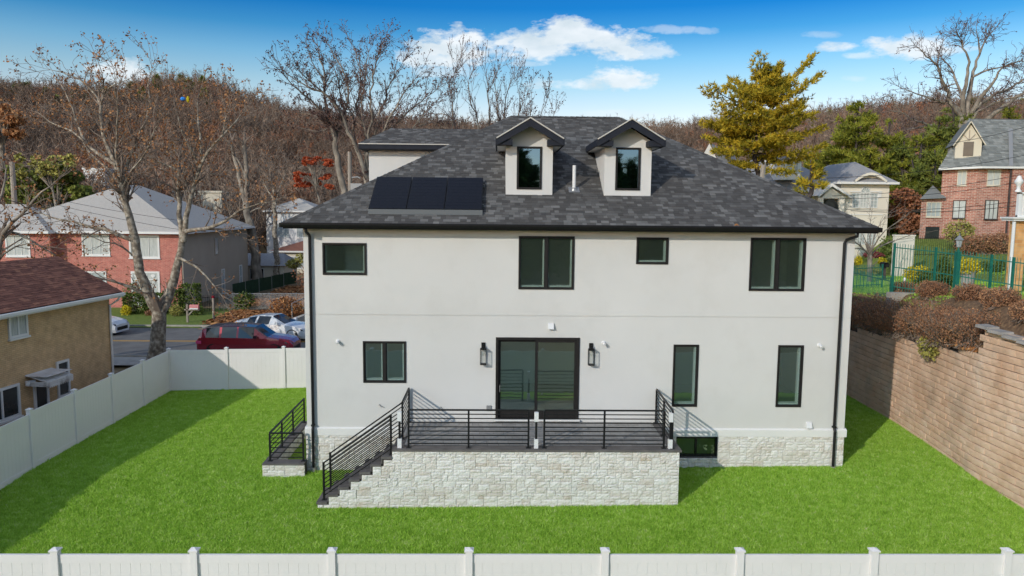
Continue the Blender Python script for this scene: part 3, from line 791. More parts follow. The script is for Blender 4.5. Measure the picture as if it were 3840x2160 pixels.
# rear left wing that rises above the hip
b = MB(); b.box(.44, 9.0, 7.6, 6.4, 12.2, 10.32); wing = b.build('wing', M['stucco'], house)
wx0, wx1, wy0, wy1, wz = .12, 6.9, 8.55, 12.4, 10.50; wh = (wy1 - wy0) / 2
b = MB(); b.add([(wx0, wy0, wz), (wx1, wy0, wz), (wx1, wy1, wz), (wx0, wy1, wz), (wx0 + wh * .55, wy0 + wh, wz + .42 * wh), (wx1 - wh * .55, wy0 + wh, wz + .42 * wh)], [(0, 1, 5, 4), (1, 2, 5), (2, 3, 4, 5), (3, 0, 4), (3, 2, 1, 0)])
wr = b.build('wing_roof', M['shingle_base'], house)
b = MB(); b.box(wx0, wy0 - .02, wz - .20, wx1, wy0 + .02, wz - .02); b.box(wx0 - .02, wy0, wz - .2, wx0 + .02, wy1, wz - .02); b.box(wx0, wy0, wz - .22, wx1, wy1, wz - .2); b.build('fascia', M['fascia'], wr)
b = MB(); b.box(wx0 - .02, wy0 - .05, wz - .02, wx1, wy0 + .02, wz + .015); b.build('drip_edge', M['drip'], wr)
wsl = math.hypot(1, .42)
shingle_slope(wr, (0, wy0 - .02, wz + .005), (1, 0, 0), Vector((0, 1, .42)), lambda s: (wx0 + s / wsl * .55, wx1 - s / wsl * .55), int(wh * wsl / .142), .142, .12, .28, .008, M['shingle'], 60, rg)
caps(wr, (wx0, wy0, wz), (wx0 + wh * .55, wy0 + wh, wz + .42 * wh), .1, M['shingle'])

# dormers
def dormer(xa, xb):
    yfr = 1.05; xm = (xa + xb) / 2; zt = 10.06; za = zt + (xb - xa) / 2 * .6
    yback = 4.6
    b = MB()
    wx, wz0, wz1 = .385, 8.57, 9.87
    hx0, hx1 = xm - wx, xm + wx
    z0 = rz(yfr) - .05
    # front face with opening
    for q in ([(xa, z0), (xb, z0), (xb, wz0), (xa, wz0)], [(xa, wz0), (hx0, wz0), (hx0, wz1), (xa, wz1)], [(hx1, wz0), (xb, wz0), (xb, wz1), (hx1, wz1)], [(xa, wz1), (xb, wz1), (xb, zt), (xm, za), (xa, zt)]):
        b.add([(x, yfr, z) for x, z in q], [tuple(range(len(q)))])
    for (p, q) in (((hx0, wz0), (hx1, wz0)), ((hx1, wz0), (hx1, wz1)), ((hx1, wz1), (hx0, wz1)), ((hx0, wz1), (hx0, wz0))):
        b.quad((p[0], yfr, p[1]), (q[0], yfr, q[1]), (q[0], yfr + .2, q[1]), (p[0], yfr + .2, p[1]))
    for x in (xa, xb):
        b.add([(x, yfr, z0), (x, yfr, zt), (x, yback, zt), (x, (zt - ZE) / SL - OV + .2, zt - .2)], [(0, 1, 2, 3)])
    dm = b.build('dormer', M['stucco'], house)
    b = MB(); b.box(xa + .05, yfr + .25, z0, xb - .05, yfr + .9, zt); b.build('dormer_inner', M['darkroom'], dm)
    # roof
    ro, fo = .27, .5; y0 = yfr - fo; ze = zt + .16 - ro * .6 + .02; zr = ze + ((xb - xa) / 2 + ro) * .6; th = .035
    for s in (-1, 1):
        xe = xm + s * ((xb - xa) / 2 + ro)
        b = MB(); b.add([(xe, y0, ze), (xm, y0, zr), (xm, 5.2, zr), (xe, 4.2, ze), (xe, y0, ze - th), (xm, y0, zr - th), (xm, 5.2, zr - th), (xe, 4.2, ze - th)], [(0, 1, 2, 3), (4, 7, 6, 5), (0, 4, 5, 1), (3, 2, 6, 7), (0, 3, 7, 4)])
        r_ = b.build('dormer_roof', M['shingle'], dm)
        # rake board with cream edge
        b = MB(); b.add([(xe, y0 - .03, ze - .02), (xm, y0 - .03, zr - .02), (xm, y0 - .03, zr - .245), (xe, y0 - .03, ze - .21), (xe, y0 + .02, ze - .02), (xm, y0 + .02, zr - .02), (xm, y0 + .02, zr - .245), (xe, y0 + .02, ze - .21)], [(0, 1, 2, 3), (7, 6, 5, 4), (0, 4, 5, 1), (3, 2, 6, 7), (0, 3, 7, 4)])
        b.build('rake_board', M['fascia'], dm, fixn=True)
        b = MB(); xe2 = xe + s * .02
        b.add([(xe2, y0 - .055, ze - .02), (xm, y0 - .055, zr - .008), (xm, y0 - .055, zr + .03), (xe2, y0 - .055, ze + .018), (xe2, y0 + .03, ze - .02), (xm, y0 + .03, zr - .008), (xm, y0 + .03, zr + .03), (xe2, y0 + .03, ze + .018)], [(0, 1, 2, 3), (7, 6, 5, 4), (0, 4, 5, 1), (3, 2, 6, 7), (0, 3, 7, 4)])
        b.build('drip_edge', M['drip'], dm, fixn=True)
        # eave gutter box, return and soffit
        b = MB(); a, c = sorted((xe, xe + s * .05)); b.box(a, y0 - .02, ze - .2, c, 3.4, ze - .01); b.build('dormer_gutter', M['fascia'], dm)
        b = MB(); a, c = sorted((xe, xm + s * ((xb - xa) / 2 - .19))); b.box(a, y0 + .02, ze - .2, c, yfr - .002, ze - .03); b.build('eave_return', M['fascia'], dm)
        b = MB(); a, c = sorted((xe, xm + s * (xb - xa) / 2)); b.box(a, yfr, ze - .19, c, 3.6, ze - .16); b.build('dormer_soffit', M['trim'], dm)
    # window
    ft = .06
    f = MB(); f.box(hx0, yfr - .03, wz0, hx0 + ft, yfr + .1, wz1); f.box(hx1 - ft, yfr - .03, wz0, hx1, yfr + .1, wz1); f.box(hx0 + ft, yfr - .03, wz1 - ft, hx1 - ft, yfr + .1, wz1); f.box(hx0 + ft, yfr - .03, wz0, hx1 - ft, yfr + .1, wz0 + ft)
    f.build('window_frame', M['frame'], dm)
    p = MB(); p.box(hx0 + ft, yfr + .03, wz0 + ft, hx1 - ft, yfr + .04, wz1 - ft); p.build('pane', M['glassmirror'], dm)
M['glassmirror'] = glass_mat('reflective_glass', (.2, .25, .25), (.26, .47, .70), lo=.40)
dormer(5.98, 7.42); dormer(9.02, 10.47)
# roof vent pipe
b = MB(); b.tube([(8.12, 1.34, rz(1.34) - .1), (8.12, 1.34, 9.33)], .055, 12, cap=True); vp = b.build('vent_pipe', M['pvc'], house)
b = MB(); Rn = Vector((0, -SL, 1)).normalized(); c_ = Vector((8.12, 1.34, rz(1.34))) + Rn * .016
u_ = Vector((1, 0, 0)) * .17; s_ = S_ * .17
b.add([c_ - u_ - s_, c_ + u_ - s_, c_ + u_ + s_, c_ - u_ + s_, c_ - u_ - s_ + Rn * .008, c_ + u_ - s_ + Rn * .008, c_ + u_ + s_ + Rn * .008, c_ - u_ + s_ + Rn * .008], MB.BOXF[[0]] * 0 + np.array([[0, 1, 2, 3]])).add([c_ - u_ - s_ + Rn * .008, c_ + u_ - s_ + Rn * .008, c_ + u_ + s_ + Rn * .008, c_ - u_ + s_ + Rn * .008], [(0, 1, 2, 3)])
b.lathe((8.12, 1.34, rz(1.34) - .02), [(.1, 0), (.085, .07), (.06, .1)], 14); b.build('flashing', M['steel'], vp)
# vent covers on the wall
for x, z in ((7.36, 4.47), (15.33, 1.45)):
    b = MB(); b.prism([(0, z + .09), (-.05, z + .08), (-.12, z - .08), (0, z - .08)], 0, x - .085, x + .085); b.build('vent_cover', M['pvc'], house, fixn=True)
for x, z in ((2.25, 2.0), (4.1, 1.93)):
    b = MB(); b.tube([(x - .05, -.02, z + .02), (x - .05, -.05, z + .02), (x + .0, -.06, z - .01), (x + .06, -.05, z - .03)], .014, 6, cap=True); b.box(x - .07, -.02, z, x - .03, 0.0, z + .04); b.build('hose_tap', M['steel'], house)
b = MB(); b.box(5.44, -.04, 1.86, 5.58, -.0, 2.02); b.build('outlet_box', M['steel'], house)

# solar array ---------------------------------------------------------
def solar(o, U, S, n, w, h, label, group=None):
    U, S = Vector(U).normalized(), Vector(S).normalized(); Nn = U.cross(S).normalized()
    Rm = np.array(Matrix((U, S, Nn)).transposed()); oo = np.array(o, float)
    xf = lambda v: v @ Rm.T + oo
    t = thing('solar_array', o, label, 'solar panels', group)
    for i in range(n):
        x = i * (w + .02)
        b = MB(xf); b.box(x, 0, .105, x + w, h, .14); p = b.build('solar_panel', M['black'], t)
        b = MB(xf)
        nx_, ny_ = 6, 10
        for a in range(nx_):
            for c in range(ny_):
                b.box(x + .02 + a * (w - .04) / nx_ + .003, .02 + c * (h - .04) / ny_ + .003, .1405, x + .02 + (a + 1) * (w - .04) / nx_ - .003, .02 + (c + 1) * (h - .04) / ny_ - .003, .143)
        b.build('cell_grid', M['solar'], p)
    b = MB(xf)
    for y in (.35, h - .4): b.box(-.03, y, .05, n * (w + .02) + .03, y + .04, .10)
    for i in range(n + 1):
        x = i * (w + .02)
        for y in (.35, h - .4): b.box(x - .02, y - .03, .0, x + .04, y + .05, .05)
    b.build('mounting_rail', M['skirt'], t)
    b = MB(xf); b.add([(-.0, -.10, .01), (n * (w + .02), -.10, .01), (n * (w + .02), -.015, .135), (0, -.015, .135), (-.0, -.0, .01), (n * (w + .02), -.0, .01)], [(0, 1, 2, 3), (0, 3, 4), (1, 5, 2)])
    b.build('array_skirt', M['skirt'], t)
y_s = .02
solar((1.93, y_s + .02, rz(y_s + .02) + .01), (1, 0, 0), S_, 3, 1.10, 1.98, 'row of three black solar panels on the front roof slope beside the left hip')
sy = 6.0
solar((.55, 6.3, ZE + .02 + SL * (.55 + OV) + .01), (0, -1, 0), Vector((1, 0, SL)), 2, 1.10, 1.5, 'black solar panels on the side roof slope showing above the left hip')

# ledgestone facing ------------------------------------------------------
def stone_units(n=6, name='stone', m='stone', rough=.16, nn=3):
    out = []
    rg_ = random.Random(11)
    for k in range(n):
        b = MB(); V = []; idx = {}
        for i in range(nn + 1):
            for j in range(nn + 1):
                edge = i in (0, nn) or j in (0, nn)
                x, z = i / nn, j / nn
                if not edge: x += rg_.uniform(-.08, .08); z += rg_.uniform(-.08, .08)
                d = -(.80 if edge else 1.0) + rg_.uniform(-rough, rough) * (1 if not edge else .8)
                idx[i, j] = len(V); V.append((x, d, z))
        f = [(idx[i, j], idx[i + 1, j], idx[i + 1, j + 1], idx[i, j + 1]) for i in range(nn) for j in range(nn)]
        c0 = len(V); V += [(0, 0, 0), (1, 0, 0), (1, 0, 1), (0, 0, 1)]
        bot = [idx[i, 0] for i in range(nn + 1)]; top = [idx[i, nn] for i in range(nn + 1)]
        lf = [idx[0, j] for j in range(nn + 1)]; rt = [idx[nn, j] for j in range(nn + 1)]
        f.append(tuple([c0 + 1] + bot[::-1] + [c0])[::1]); f.append(tuple([c0 + 3] + top + [c0 + 2]))
        f.append(tuple([c0] + lf + [c0 + 3])); f.append(tuple([c0 + 2] + rt[::-1] + [c0 + 1]))
        b.add(V, f); me = b.mesh(name); me.materials.append(M[m])
        out.append((me, np.array(V, float), f))
    return out
STONES = stone_units()
def ashlar(parent, u0, u1, z0, ztop, ok, place, nparts, rng, du=.075, dz=.083, units=STONES, name='stone', depth=.045):
    """packs odd-sized stones on a grid; ok(u,z)->bool says where the wall is; place(u,z)->(Vector world, rot z)"""
    nu, nz_ = int(round((u1 - u0) / du)), int(round((ztop - z0) / dz))
    du = (u1 - u0) / nu; dz = (ztop - z0) / nz_
    used = np.zeros((nu, nz_), bool)
    for i in range(nu):
        for j in range(nz_):
            if not ok(u0 + (i + .5) * du, z0 + (j + .5) * dz): used[i, j] = True
    lst = []
    for j in range(nz_):
        for i in range(nu):
            if used[i, j]: continue
            w = rng.choice((2, 3, 3, 4, 4, 5, 6)); h = rng.choice((1, 1, 1, 2, 2))
            ww = 0
            while ww < w and i + ww < nu and not used[i + ww, j]: ww += 1
            if i + ww < nu and not used[i + ww, j] and i + ww + 1 < nu and used[i + ww + 1, j]: ww += 1
            if j + 1 >= nz_ or used[i:i + ww, j + 1].any(): h = 1
            used[i:i + ww, j:j + h] = True
            lst.append((i, j, ww, h))
    lst.sort(key=lambda q: -q[2] * q[3] - rng.random())
    rest = MB(); g = .0032
    for k, (i, j, w, h) in enumerate(lst):
        me, V, f = rng.choice(units)
        ua, za = u0 + i * du + g, z0 + j * dz + g
        sw, sh = w * du - 2 * g, h * dz - 2 * g; dd = depth * rng.uniform(.7, 1.25)
        p, a = place(ua, za)
        if k < nparts: piece(name, me, parent, p, (sw, dd, sh), (0, 0, a))
        else:
            Q = V * np.array([sw, dd, sh]); ca, sa = math.cos(a), math.sin(a)
            Q = np.stack([Q[:, 0] * ca - Q[:, 1] * sa, Q[:, 0] * sa + Q[:, 1] * ca, Q[:, 2]], 1) + np.array(p)
            rest.add(Q, f)
    if rest.n: rest.build(name + '_facing', units[0][0].materials[0], parent, kind='stuff')
rs = random.Random(21)
def ok_f(u, z):
    if z < float(lawn_z(u, 0)) - .1: return False
    if 3.0 < u < 10.6 and z > -.5: return False
    return not (BWIN[0] - .01 < u < BWIN[2] + .01 and z > BWIN[1] - .01)
ashlar(found, 0, X1, -.2, BELT, ok_f, lambda u, z: ((u, 0, z), 0), 300, rs)
ashlar(found, 0, 6.0, -.25, BELT, lambda u, z: True, lambda u, z: ((0, 6.0 - u, z), -pi / 2), 0, rs)
b = MB(); b.box(BWIN[0], .0, BWIN[1] - .06, BWIN[2], .1, BWIN[1]); b.build('window_sill', M['stone'], house)

lf = MB(); lf.add([(12.62, -.53, ZE + .03), (12.70, -.50, ZE + .06), (12.78, -.53, ZE + .03), (12.72, -.47, ZE + .10), (12.66, -.47, ZE + .09)], [(0, 1, 3, 4), (1, 2, 3)])
tag(lf.build('oak_leaf', M['leaflitter'], None), 'single orange leaf lying on the front gutter near its right third', 'leaf')
# ------------------------------------------------------------------ porch
porch = thing('porch', (6.8, -1.3, -.1), 'raised back porch faced in white ledgestone with black railings and side steps', 'porch')
WF = -2.53; PX0, PX1 = 2.96, 10.70; RUN, RISE = .2943, .2122; DT = 1.49
def step_top(k): return DT - .06 - RISE * k            # underside of the coping of step k
b = MB(); b.box(PX0 + .02, WF, -.4, PX1, -.005, DT - .06)
pb = b.build('porch_base', M['mortar'], porch)
b = MB()
for k in range(1, 8): b.box(PX0 - RUN * k, WF, -.4, PX0 - RUN * (k - 1), -1.5, step_top(k))
sb = b.build('stair_base', M['mortar'], porch)
def ok_p(u, z):
    if z < float(lawn_z(u, WF)) - .1: return False
    if u >= PX0: return True
    k = int(math.ceil((PX0 - u) / RUN - 1e-6)); return k <= 7 and z < step_top(k)
ashlar(pb, PX0 - 7 * RUN, PX1 + .04, -.33, DT - .062, ok_p, lambda u, z: ((u, WF, z), 0), 300, rs)
ashlar(pb, 0, 2.5, -.33, DT - .062, lambda u, z: True, lambda u, z: ((PX1, WF + u, z), pi / 2), 60, rs)
# coping and deck
b = MB(); b.box(PX0 - .03, WF - .07, DT - .06, PX1 + .09, WF + .30, DT); b.build('coping', M['coping'], porch)
b = MB(); b.box(PX1 - .22, WF + .302, DT - .06, PX1 + .09, -.03, DT + .0); b.build('coping', M['coping'], porch)
b = MB(); b.box(PX0 - .03, WF + .302, DT - .06, PX0 + .25, -1.5, DT); b.build('coping', M['coping'], porch)
b = MB(); b.box(PX0 + .252, WF + .302, DT - .07, PX1 - .222, -.01, DT - .022); b.box(PX0 + .02, -1.498, DT - .07, PX0 + .251, -.01, DT - .022); deck = b.build('deck', M['mortar'], porch)
pv = MB(); pv.box(0, 0, 0, 1, 1, 1); pvm = pv.mesh('paver'); pvm.materials.append(M['paver'])
nrow = 11; y0, y1 = WF + .305, -.02; rh = (y1 - y0) / nrow
for r in range(nrow):
    x = PX0 + (.255 if y0 + r * rh < -1.5 else .03); xe = PX1 - .225
    first = True
    while x < xe - .02:
        w = rs.choice((.2, .3, .3, .4))
        if first: w = .15 + .15 * rs.random(); first = False
        w = min(w, xe - x)
        zz = DT - .022 + .03 * ((y0 + r * rh) - y0) / (y1 - y0)
        piece('paver', pvm, deck, (x + .004, y0 + r * rh + .004, zz), (w - .008, rh - .008, .022 + .03 * 0 + rs.uniform(0, .004)))
        x += w
for k in range(1, 8):
    b = MB(); xa = PX0 - RUN * k
    b.box(xa - .03, WF - .06, step_top(k), xa + RUN - .032, -1.48, step_top(k) + .06); b.build('stair_tread', M['coping'], porch)
    b = MB(); b.box(xa + RUN - .028, WF - .02, step_top(k) + .062, xa + RUN - .004, -1.49, step_top(k - 1) - .002); b.build('riser', M['coping'], porch)

def rail_run(parent, pts, base, top_h, nbar, name='railing', posts=None, pw=.05, foot=True):
    """pts: two ends (x,y) ; base: (z,z) ; flat bars between"""
    (xa, ya), (xb, yb_) = pts; za, zb = base
    b = MB(); b.beam((xa, ya, za + top_h), (xb, yb_, zb + top_h), .05, .04); r = b.build(name, M['black'], parent)
    for i in range(nbar):
        h = .11 + (top_h - .11) * i / nbar
        b = MB(); b.beam((xa, ya, za + h), (xb, yb_, zb + h), .018, .026); b.build('bar', M['black'], r)
    for t in (posts or []):
        x, y, z = xa + (xb - xa) * t, ya + (yb_ - ya) * t, za + (zb - za) * t
        zbase = z if foot else z
        b = MB(); b.box(x - pw / 2, y - pw / 2, zbase, x + pw / 2, y + pw / 2, z + top_h - .02)
        b.box(x - .065, y - .065, zbase, x + .065, y + .065, zbase + .014); b.build('post', M['black'], r)
    return r
RY = -2.42; RH = 1.05
rail_run(porch, [(3.36, RY), (6.62, RY)], (DT, DT), RH, 8, posts=(0, .5, 1))
rail_run(porch, [(7.05, RY), (10.33, RY)], (DT, DT), RH, 8, posts=(0, .5, 1))
rail_run(porch, [(3.10, -.08), (3.10, -1.66)], (DT + .02, DT), RH, 8, posts=(0, 1))
rail_run(porch, [(10.60, -.08), (10.55, RY - .02)], (DT + .02, DT), RH, 8, posts=(0, .49, 1))
# stair rails
def stair_rail(y, xa, za, xb, zb, px, extra=None):
    b = MB(); b.beam((xa, y, za + .98), (xb, y, zb + .98), .045, .035); r = b.build('railing', M['black'], porch)
    for i in range(8):
        h = .06 + .92 * i / 8
        b = MB(); b.beam((xa, y, za + h), (xb, y, zb + h), .018, .026); b.build('bar', M['black'], r)
    for x, z0_, z1_ in px:
        b = MB(); b.box(x - .027, y - .027, z0_, x + .027, y + .027, z1_); b.box(x - .06, y - .06, z0_, x + .06, y + .06, z0_ + .014); b.build('post', M['black'], r)
zs = lambda x: (x - 1.04) * .7211 + .06
stair_rail(-2.40, 1.04, zs(1.04), 2.88, zs(2.88), [(1.04, step_top(7) + .06, 1.06), (2.88, step_top(1) + .06, zs(2.88) + 1.0)])
stair_rail(-1.58, 1.04, zs(1.04), 3.08, zs(3.08), [(1.04, step_top(7) + .06, 1.06)])
# newels with white end blocks
for x in (3.12, 6.83, 10.50):
    y = RY - .02
    b = MB(); b.box(x - .028, y - .028, DT, x + .028, y + .028, DT + .99); nw = b.build('newel_post', M['black'], porch)
    b = MB(); b.box(x - .055, y - .055, DT + .75, x + .055, y + .055, DT + 1.0); b.build('foam_block', M['pvc'], nw)
    b = MB(); b.box(x - .055, y - .055, DT + .004, x + .055, y + .055, DT + .26); b.build('foam_block', M['pvc'], nw)

# basement stairwell at the left corner
well = thing('stairwell', (-.6, 1.5, -.1), 'low stone-walled basement stairwell with black rail at the left house corner', 'stairwell')
CZ = .34
b = MB(); b.box(-1.20, -.42, -.35, .0, -.12, CZ - .05); b.box(-1.20, -.12, -.35, -.95, 4.0, CZ - .05); wb = b.build('stairwell_wall', M['mortar'], well)
ashlar(wb, -1.24, .02, -.2, CZ - .055, lambda u, z: True, lambda u, z: ((u, -.42, z), 0), 40, rs)
ashlar(wb, 0, 4.4, -.2, CZ - .055, lambda u, z: True, lambda u, z: ((-1.20, 4.0 - u, z), -pi / 2), 60, rs)
ashlar(wb, 0, 3.7, -.35, CZ - .055, lambda u, z: True, lambda u, z: ((-.95, .0 + u, z), pi / 2), 0, rs)
b = MB(); b.box(-1.24, -.48, CZ - .05, .0, -.08, CZ); b.build('coping', M['coping'], well)
b = MB(); b.box(-1.24, -.078, CZ - .05, -.92, 4.02, CZ); b.build('coping', M['coping'], well)
for k in range(9):
    b = MB(); b.box(-.93, .1 + .3 * k, -.3, -.02, .4 + .3 * k, -.1 - .0 * k); b.build('stair_tread', M['concrete'], well)
rail_run(well, [(-1.07, -.22), (-.07, -.22)], (CZ, CZ), .86, 5, posts=(0, 1))
rail_run(well, [(-1.07, -.20), (-1.07, 3.86)], (CZ, CZ), .86, 5, posts=(.31, .63, .99))

# lanterns and cameras
def lantern(x, label):
    y = -.13; zt, zb = 3.80, 3.31
    t = thing('wall_lantern', (x, 0, zb), label, 'wall light', 'lanterns beside the sliding door')
    b = MB(); b.box(x - .06, -.03, zt - .05, x + .06, 0, zt + .16); b.tube([(x, -.03, zt + .10), (x, y, zt + .10), (x, y, zt)], .014, 6); b.build('bracket', M['black'], t)
    b = MB(); w = .085
    for sx in (-w, w):
        for sy in (-w, w): b.box(x + sx - .008, y + sy - .008, zb, x + sx + .008, y + sy + .008, zt)
    for z in (zb, zt - .03): b.box(x - w - .008, y - w - .008, z, x + w + .008, y + w + .008, z + .03)
    b.build('cage', M['black'], t)
    b = MB(); b.box(x - w + .01, y - w + .0, zb + .04, x + w - .01, y - w + .004, zt - .04); b.build('glass', M['glassclear'], t)
    b = MB(); b.lathe((x, y, zt - .2), [(.02, .14), (.035, .06), (.03, .0), (.0, -.02)], 10); b.build('bulb', M['bulb'], t)
lantern(5.335, 'black caged wall lantern between the ground-floor double window and the sliding door')
lantern(8.585, 'black caged wall lantern between the sliding door and a white security camera')
def camera_dome(x, z, label):
    t = thing('security_camera', (x, 0, z), label, 'camera', 'security cameras on the back wall')
    b = MB(); b.lathe((0, 0, 0), [(.0, 0), (.06, .0), (.06, .03), (.03, .04)], 12); b.v[0] = np.stack([b.v[0][:, 0] + x, -b.v[0][:, 2], b.v[0][:, 1] + z], 1); b.build('mount', M['pvc'], t)
    b = MB(); b.tube([(x, -.04, z), (x + .01, -.09, z - .01), (x + .02, -.17, z - .04)], [.03, .042, .042], 10, cap=True); b.build('camera_body', M['pvc'], t, smooth=True)
camera_dome(.97, 3.97, 'white security camera near the left downspout, left of the ground-floor double window')
camera_dome(8.96, 3.97, 'white security camera just right of the right-hand wall lantern')
camera_dome(15.53, 3.93, 'white security camera between the last narrow window and the right downspout')

# ------------------------------------------------------------------ vinyl fences
def fence(p0, p1, npan, label, first_post=True, z_of=None, hp=1.85, boards=13, extra_start=0.0, last_post=True, face=1):
    p0, p1 = np.array(p0, float), np.array(p1, float)
    d = (p1 - p0); L = np.linalg.norm(d); d /= L; pan = L / npan
    nn_ = np.array([-d[1], d[0]]) * face
    t = thing('vinyl_fence', (p0[0], p0[1], float(z_of(*p0))), label, 'fence')
    for k in range(npan + 1):
        p = p0 + d * pan * k; z = float(z_of(*p)) - .08
        if (k > 0 or first_post) and (k < npan or last_post):
            xf = frame_xf((p[0], p[1], z), (d[0], d[1], 0), (nn_[0], nn_[1], 0))
            b = MB(xf); b.box(-.063, -.063, 0, .063, .063, hp + .11)
            po = b.build('post', M['vinyl'], t)
            b = MB(xf); c = hp + .11; b.box(-.082, -.082, c, .082, .082, c + .025)
            b.add([(-.075, -.075, c + .025), (.075, -.075, c + .025), (.075, .075, c + .025), (-.075, .075, c + .025), (0, 0, c + .065)], [(0, 1, 4), (1, 2, 4), (2, 3, 4), (3, 0, 4)])
            b.build('post_cap', M['vinyl'], po)
        if k == npan: break
        q = p + d * pan; zq = float(z_of(*q)) - .08; z = max(z, zq) if abs(z - zq) < .1 else (z + zq) / 2
        xf = frame_xf((p[0], p[1], z), (d[0], d[1], 0), (nn_[0], nn_[1], 0))
        b = MB(xf); b.box(.064, -.022, .10, pan - .064, .022, .27); b.build('rail', M['vinyl'], t)
        b = MB(xf); b.box(.064, -.022, hp - .12, pan - .064, .022, hp + .04); b.build('rail', M['vinyl'], t)
        w = (pan - .128) / boards
        for i in range(boards):
            if ('bd', round(w, 3)) not in SH:
                bb = MB(); bb.box(.0018, -.009, 0, w - .0018, .009, hp - .39); bb.box(-.0018, -.004, 0, .0018, .004, hp - .39)
                me = bb.mesh('board'); me.materials.append(M['vinyl']); SH[('bd', round(w, 3))] = me
            o_ = p + d * (.064 + w * i)
            piece('board', SH[('bd', round(w, 3))], t, (o_[0], o_[1], z + .27), rot=(0, 0, math.atan2(d[1], d[0])))
    return t
CX, CYf = -8.523, 10.13
fence((CX, CYf), (CX - .16 * 0 + .02, -9.47), 8, 'tall white vinyl fence running along the left side of the lawn', z_of=lawn_z, last_post=False)
fence((CX, CYf), (CX + 2.44 * 4, CYf + .667), 4, 'tall white vinyl fence across the back of the lawn beside the street', z_of=lawn_z, first_post=False)
near_z = lambda x, y: .03 + 0 * x
fence((-2.05 - 2.44 * 3, -9.48), (-2.05 + 2.44 * 9, -9.48), 12, 'white vinyl fence closing the near edge of the lawn', z_of=near_z, last_post=True)

# ------------------------------------------------------------------ retaining wall
BLK = stone_units(4, 'block', 'block', .10, 3)
rw = thing('retaining_wall', (20.5, 0, 0), 'tall curving retaining wall of tan split-faced blocks right of the lawn', 'wall')
ws = np.linspace(-11, 15, 53)
b = MB()
for i in range(len(ws) - 1):
    y0, y1 = ws[i], ws[i + 1]; x0_, x1_ = float(wall_x(y0)), float(wall_x(y1))
    for (ya, xa), (yb2, xb2) in (((y0, x0_), (y1, x1_)),):
        ta, tb_ = float(wall_top((ya + yb2) / 2)) - .1, 0
        bt = .08 + .0592 * ta
        b.add([(xa + .065, ya, -.3), (xb2 + .065, yb2, -.3), (xb2 + bt, yb2, ta), (xa + bt, ya, ta), (xa + .5, ya, -.3), (xb2 + .5, yb2, -.3), (xb2 + .5, yb2, ta), (xa + .5, ya, ta)], [(0, 1, 2, 3), (3, 2, 6, 7), (0, 3, 7, 4), (1, 5, 6, 2)])
core = b.build('wall_core', M['mortar'], rw)
CH = .203; blocks = []
for r in range(24):
    z = -.1 + r * CH
    y = -10.5 + (r % 2) * .22
    while y < 13:
        L = .455
        if z + CH * .5 < float(wall_top(y + L / 2)):
            blocks.append((y, z, L, r))
        y += L
blocks.sort(key=lambda q: abs(q[0] + .8) + .2 * q[1])
rest = MB(); rb = random.Random(5)
for k, (y, z, L, r) in enumerate(blocks):
    xa, xb2 = float(wall_x(y)), float(wall_x(y + L)); setb = .012 * r + rb.uniform(-.012, .012)
    a = math.atan2(L, xb2 - xa) ; Lr = math.hypot(L, xb2 - xa)
    me, V, f = rb.choice(BLK)
    # faces the lawn (towards -x): local -y must point to -x, so u runs towards -y
    p = Vector((xb2 + .06 + setb, y + L - .004, z + .004)); rot = a - pi
    sc_ = (Lr - .010, .06, CH - .018)
    if k < 300: piece('block', me, core, p, sc_, (0, 0, rot))
    else:
        Q = V * np.array(sc_); ca, sa = math.cos(rot), math.sin(rot)
        Q = np.stack([Q[:, 0] * ca - Q[:, 1] * sa, Q[:, 0] * sa + Q[:, 1] * ca, Q[:, 2]], 1) + np.array(p)
        rest.add(Q, f)
rest.build('block_facing', M['block'], core, kind='stuff')
y = -10.5
while y < -.4:
    xa, xb2 = float(wall_x(y)) + .14, float(wall_x(y + .6)) + .14
    z = float(wall_top(y + .3))
    b = MB(); b.add([(xa - .08, y + .006, z - .03), (xb2 - .08, y + .594, z - .03), (xb2 - .06, y + .594, z + .05), (xa - .06, y + .006, z + .05), (xa + .3, y + .006, z - .03), (xb2 + .3, y + .594, z - .03), (xb2 + .3, y + .594, z + .06), (xa + .3, y + .006, z + .06)],
                    [(0, 1, 2, 3), (3, 2, 6, 7), (0, 3, 7, 4), (1, 5, 6, 2), (4, 7, 6, 5)])
    b.build('cap_stone', M['cap'], rw); y += .6

# ------------------------------------------------------------------ tan brick neighbour
ev = Vector((-10.3 + 12.0, 9.5 + 4.0, 0)).normalized()      # along its wall, away from the camera
en = Vector((ev.y, -ev.x, 0))                               # out of the wall, towards the lawn
eo = Vector((-10.62, 9.45, 0))                              # far lower corner of the wall
nxf = lambda o: frame_xf(o, -ev, en)                        # u runs back towards the camera
nb = thing('tan_brick_house', (-14, 2, -.2), 'two-storey tan brick house with brown shingle roof left of the fence', 'house')
ZW = 4.28
wallo = (eo.x, eo.y, 0)
b = MB(nxf(wallo)); b.box(0, -9, -1.0, 22, 0, ZW); b.build('wall', M['tanbrick'], nb)
def on_nb(u, v):
    p = sight_plane(u, v, eo, en); d = p - eo
    return -(d.x * ev.x + d.y * ev.y), p.z
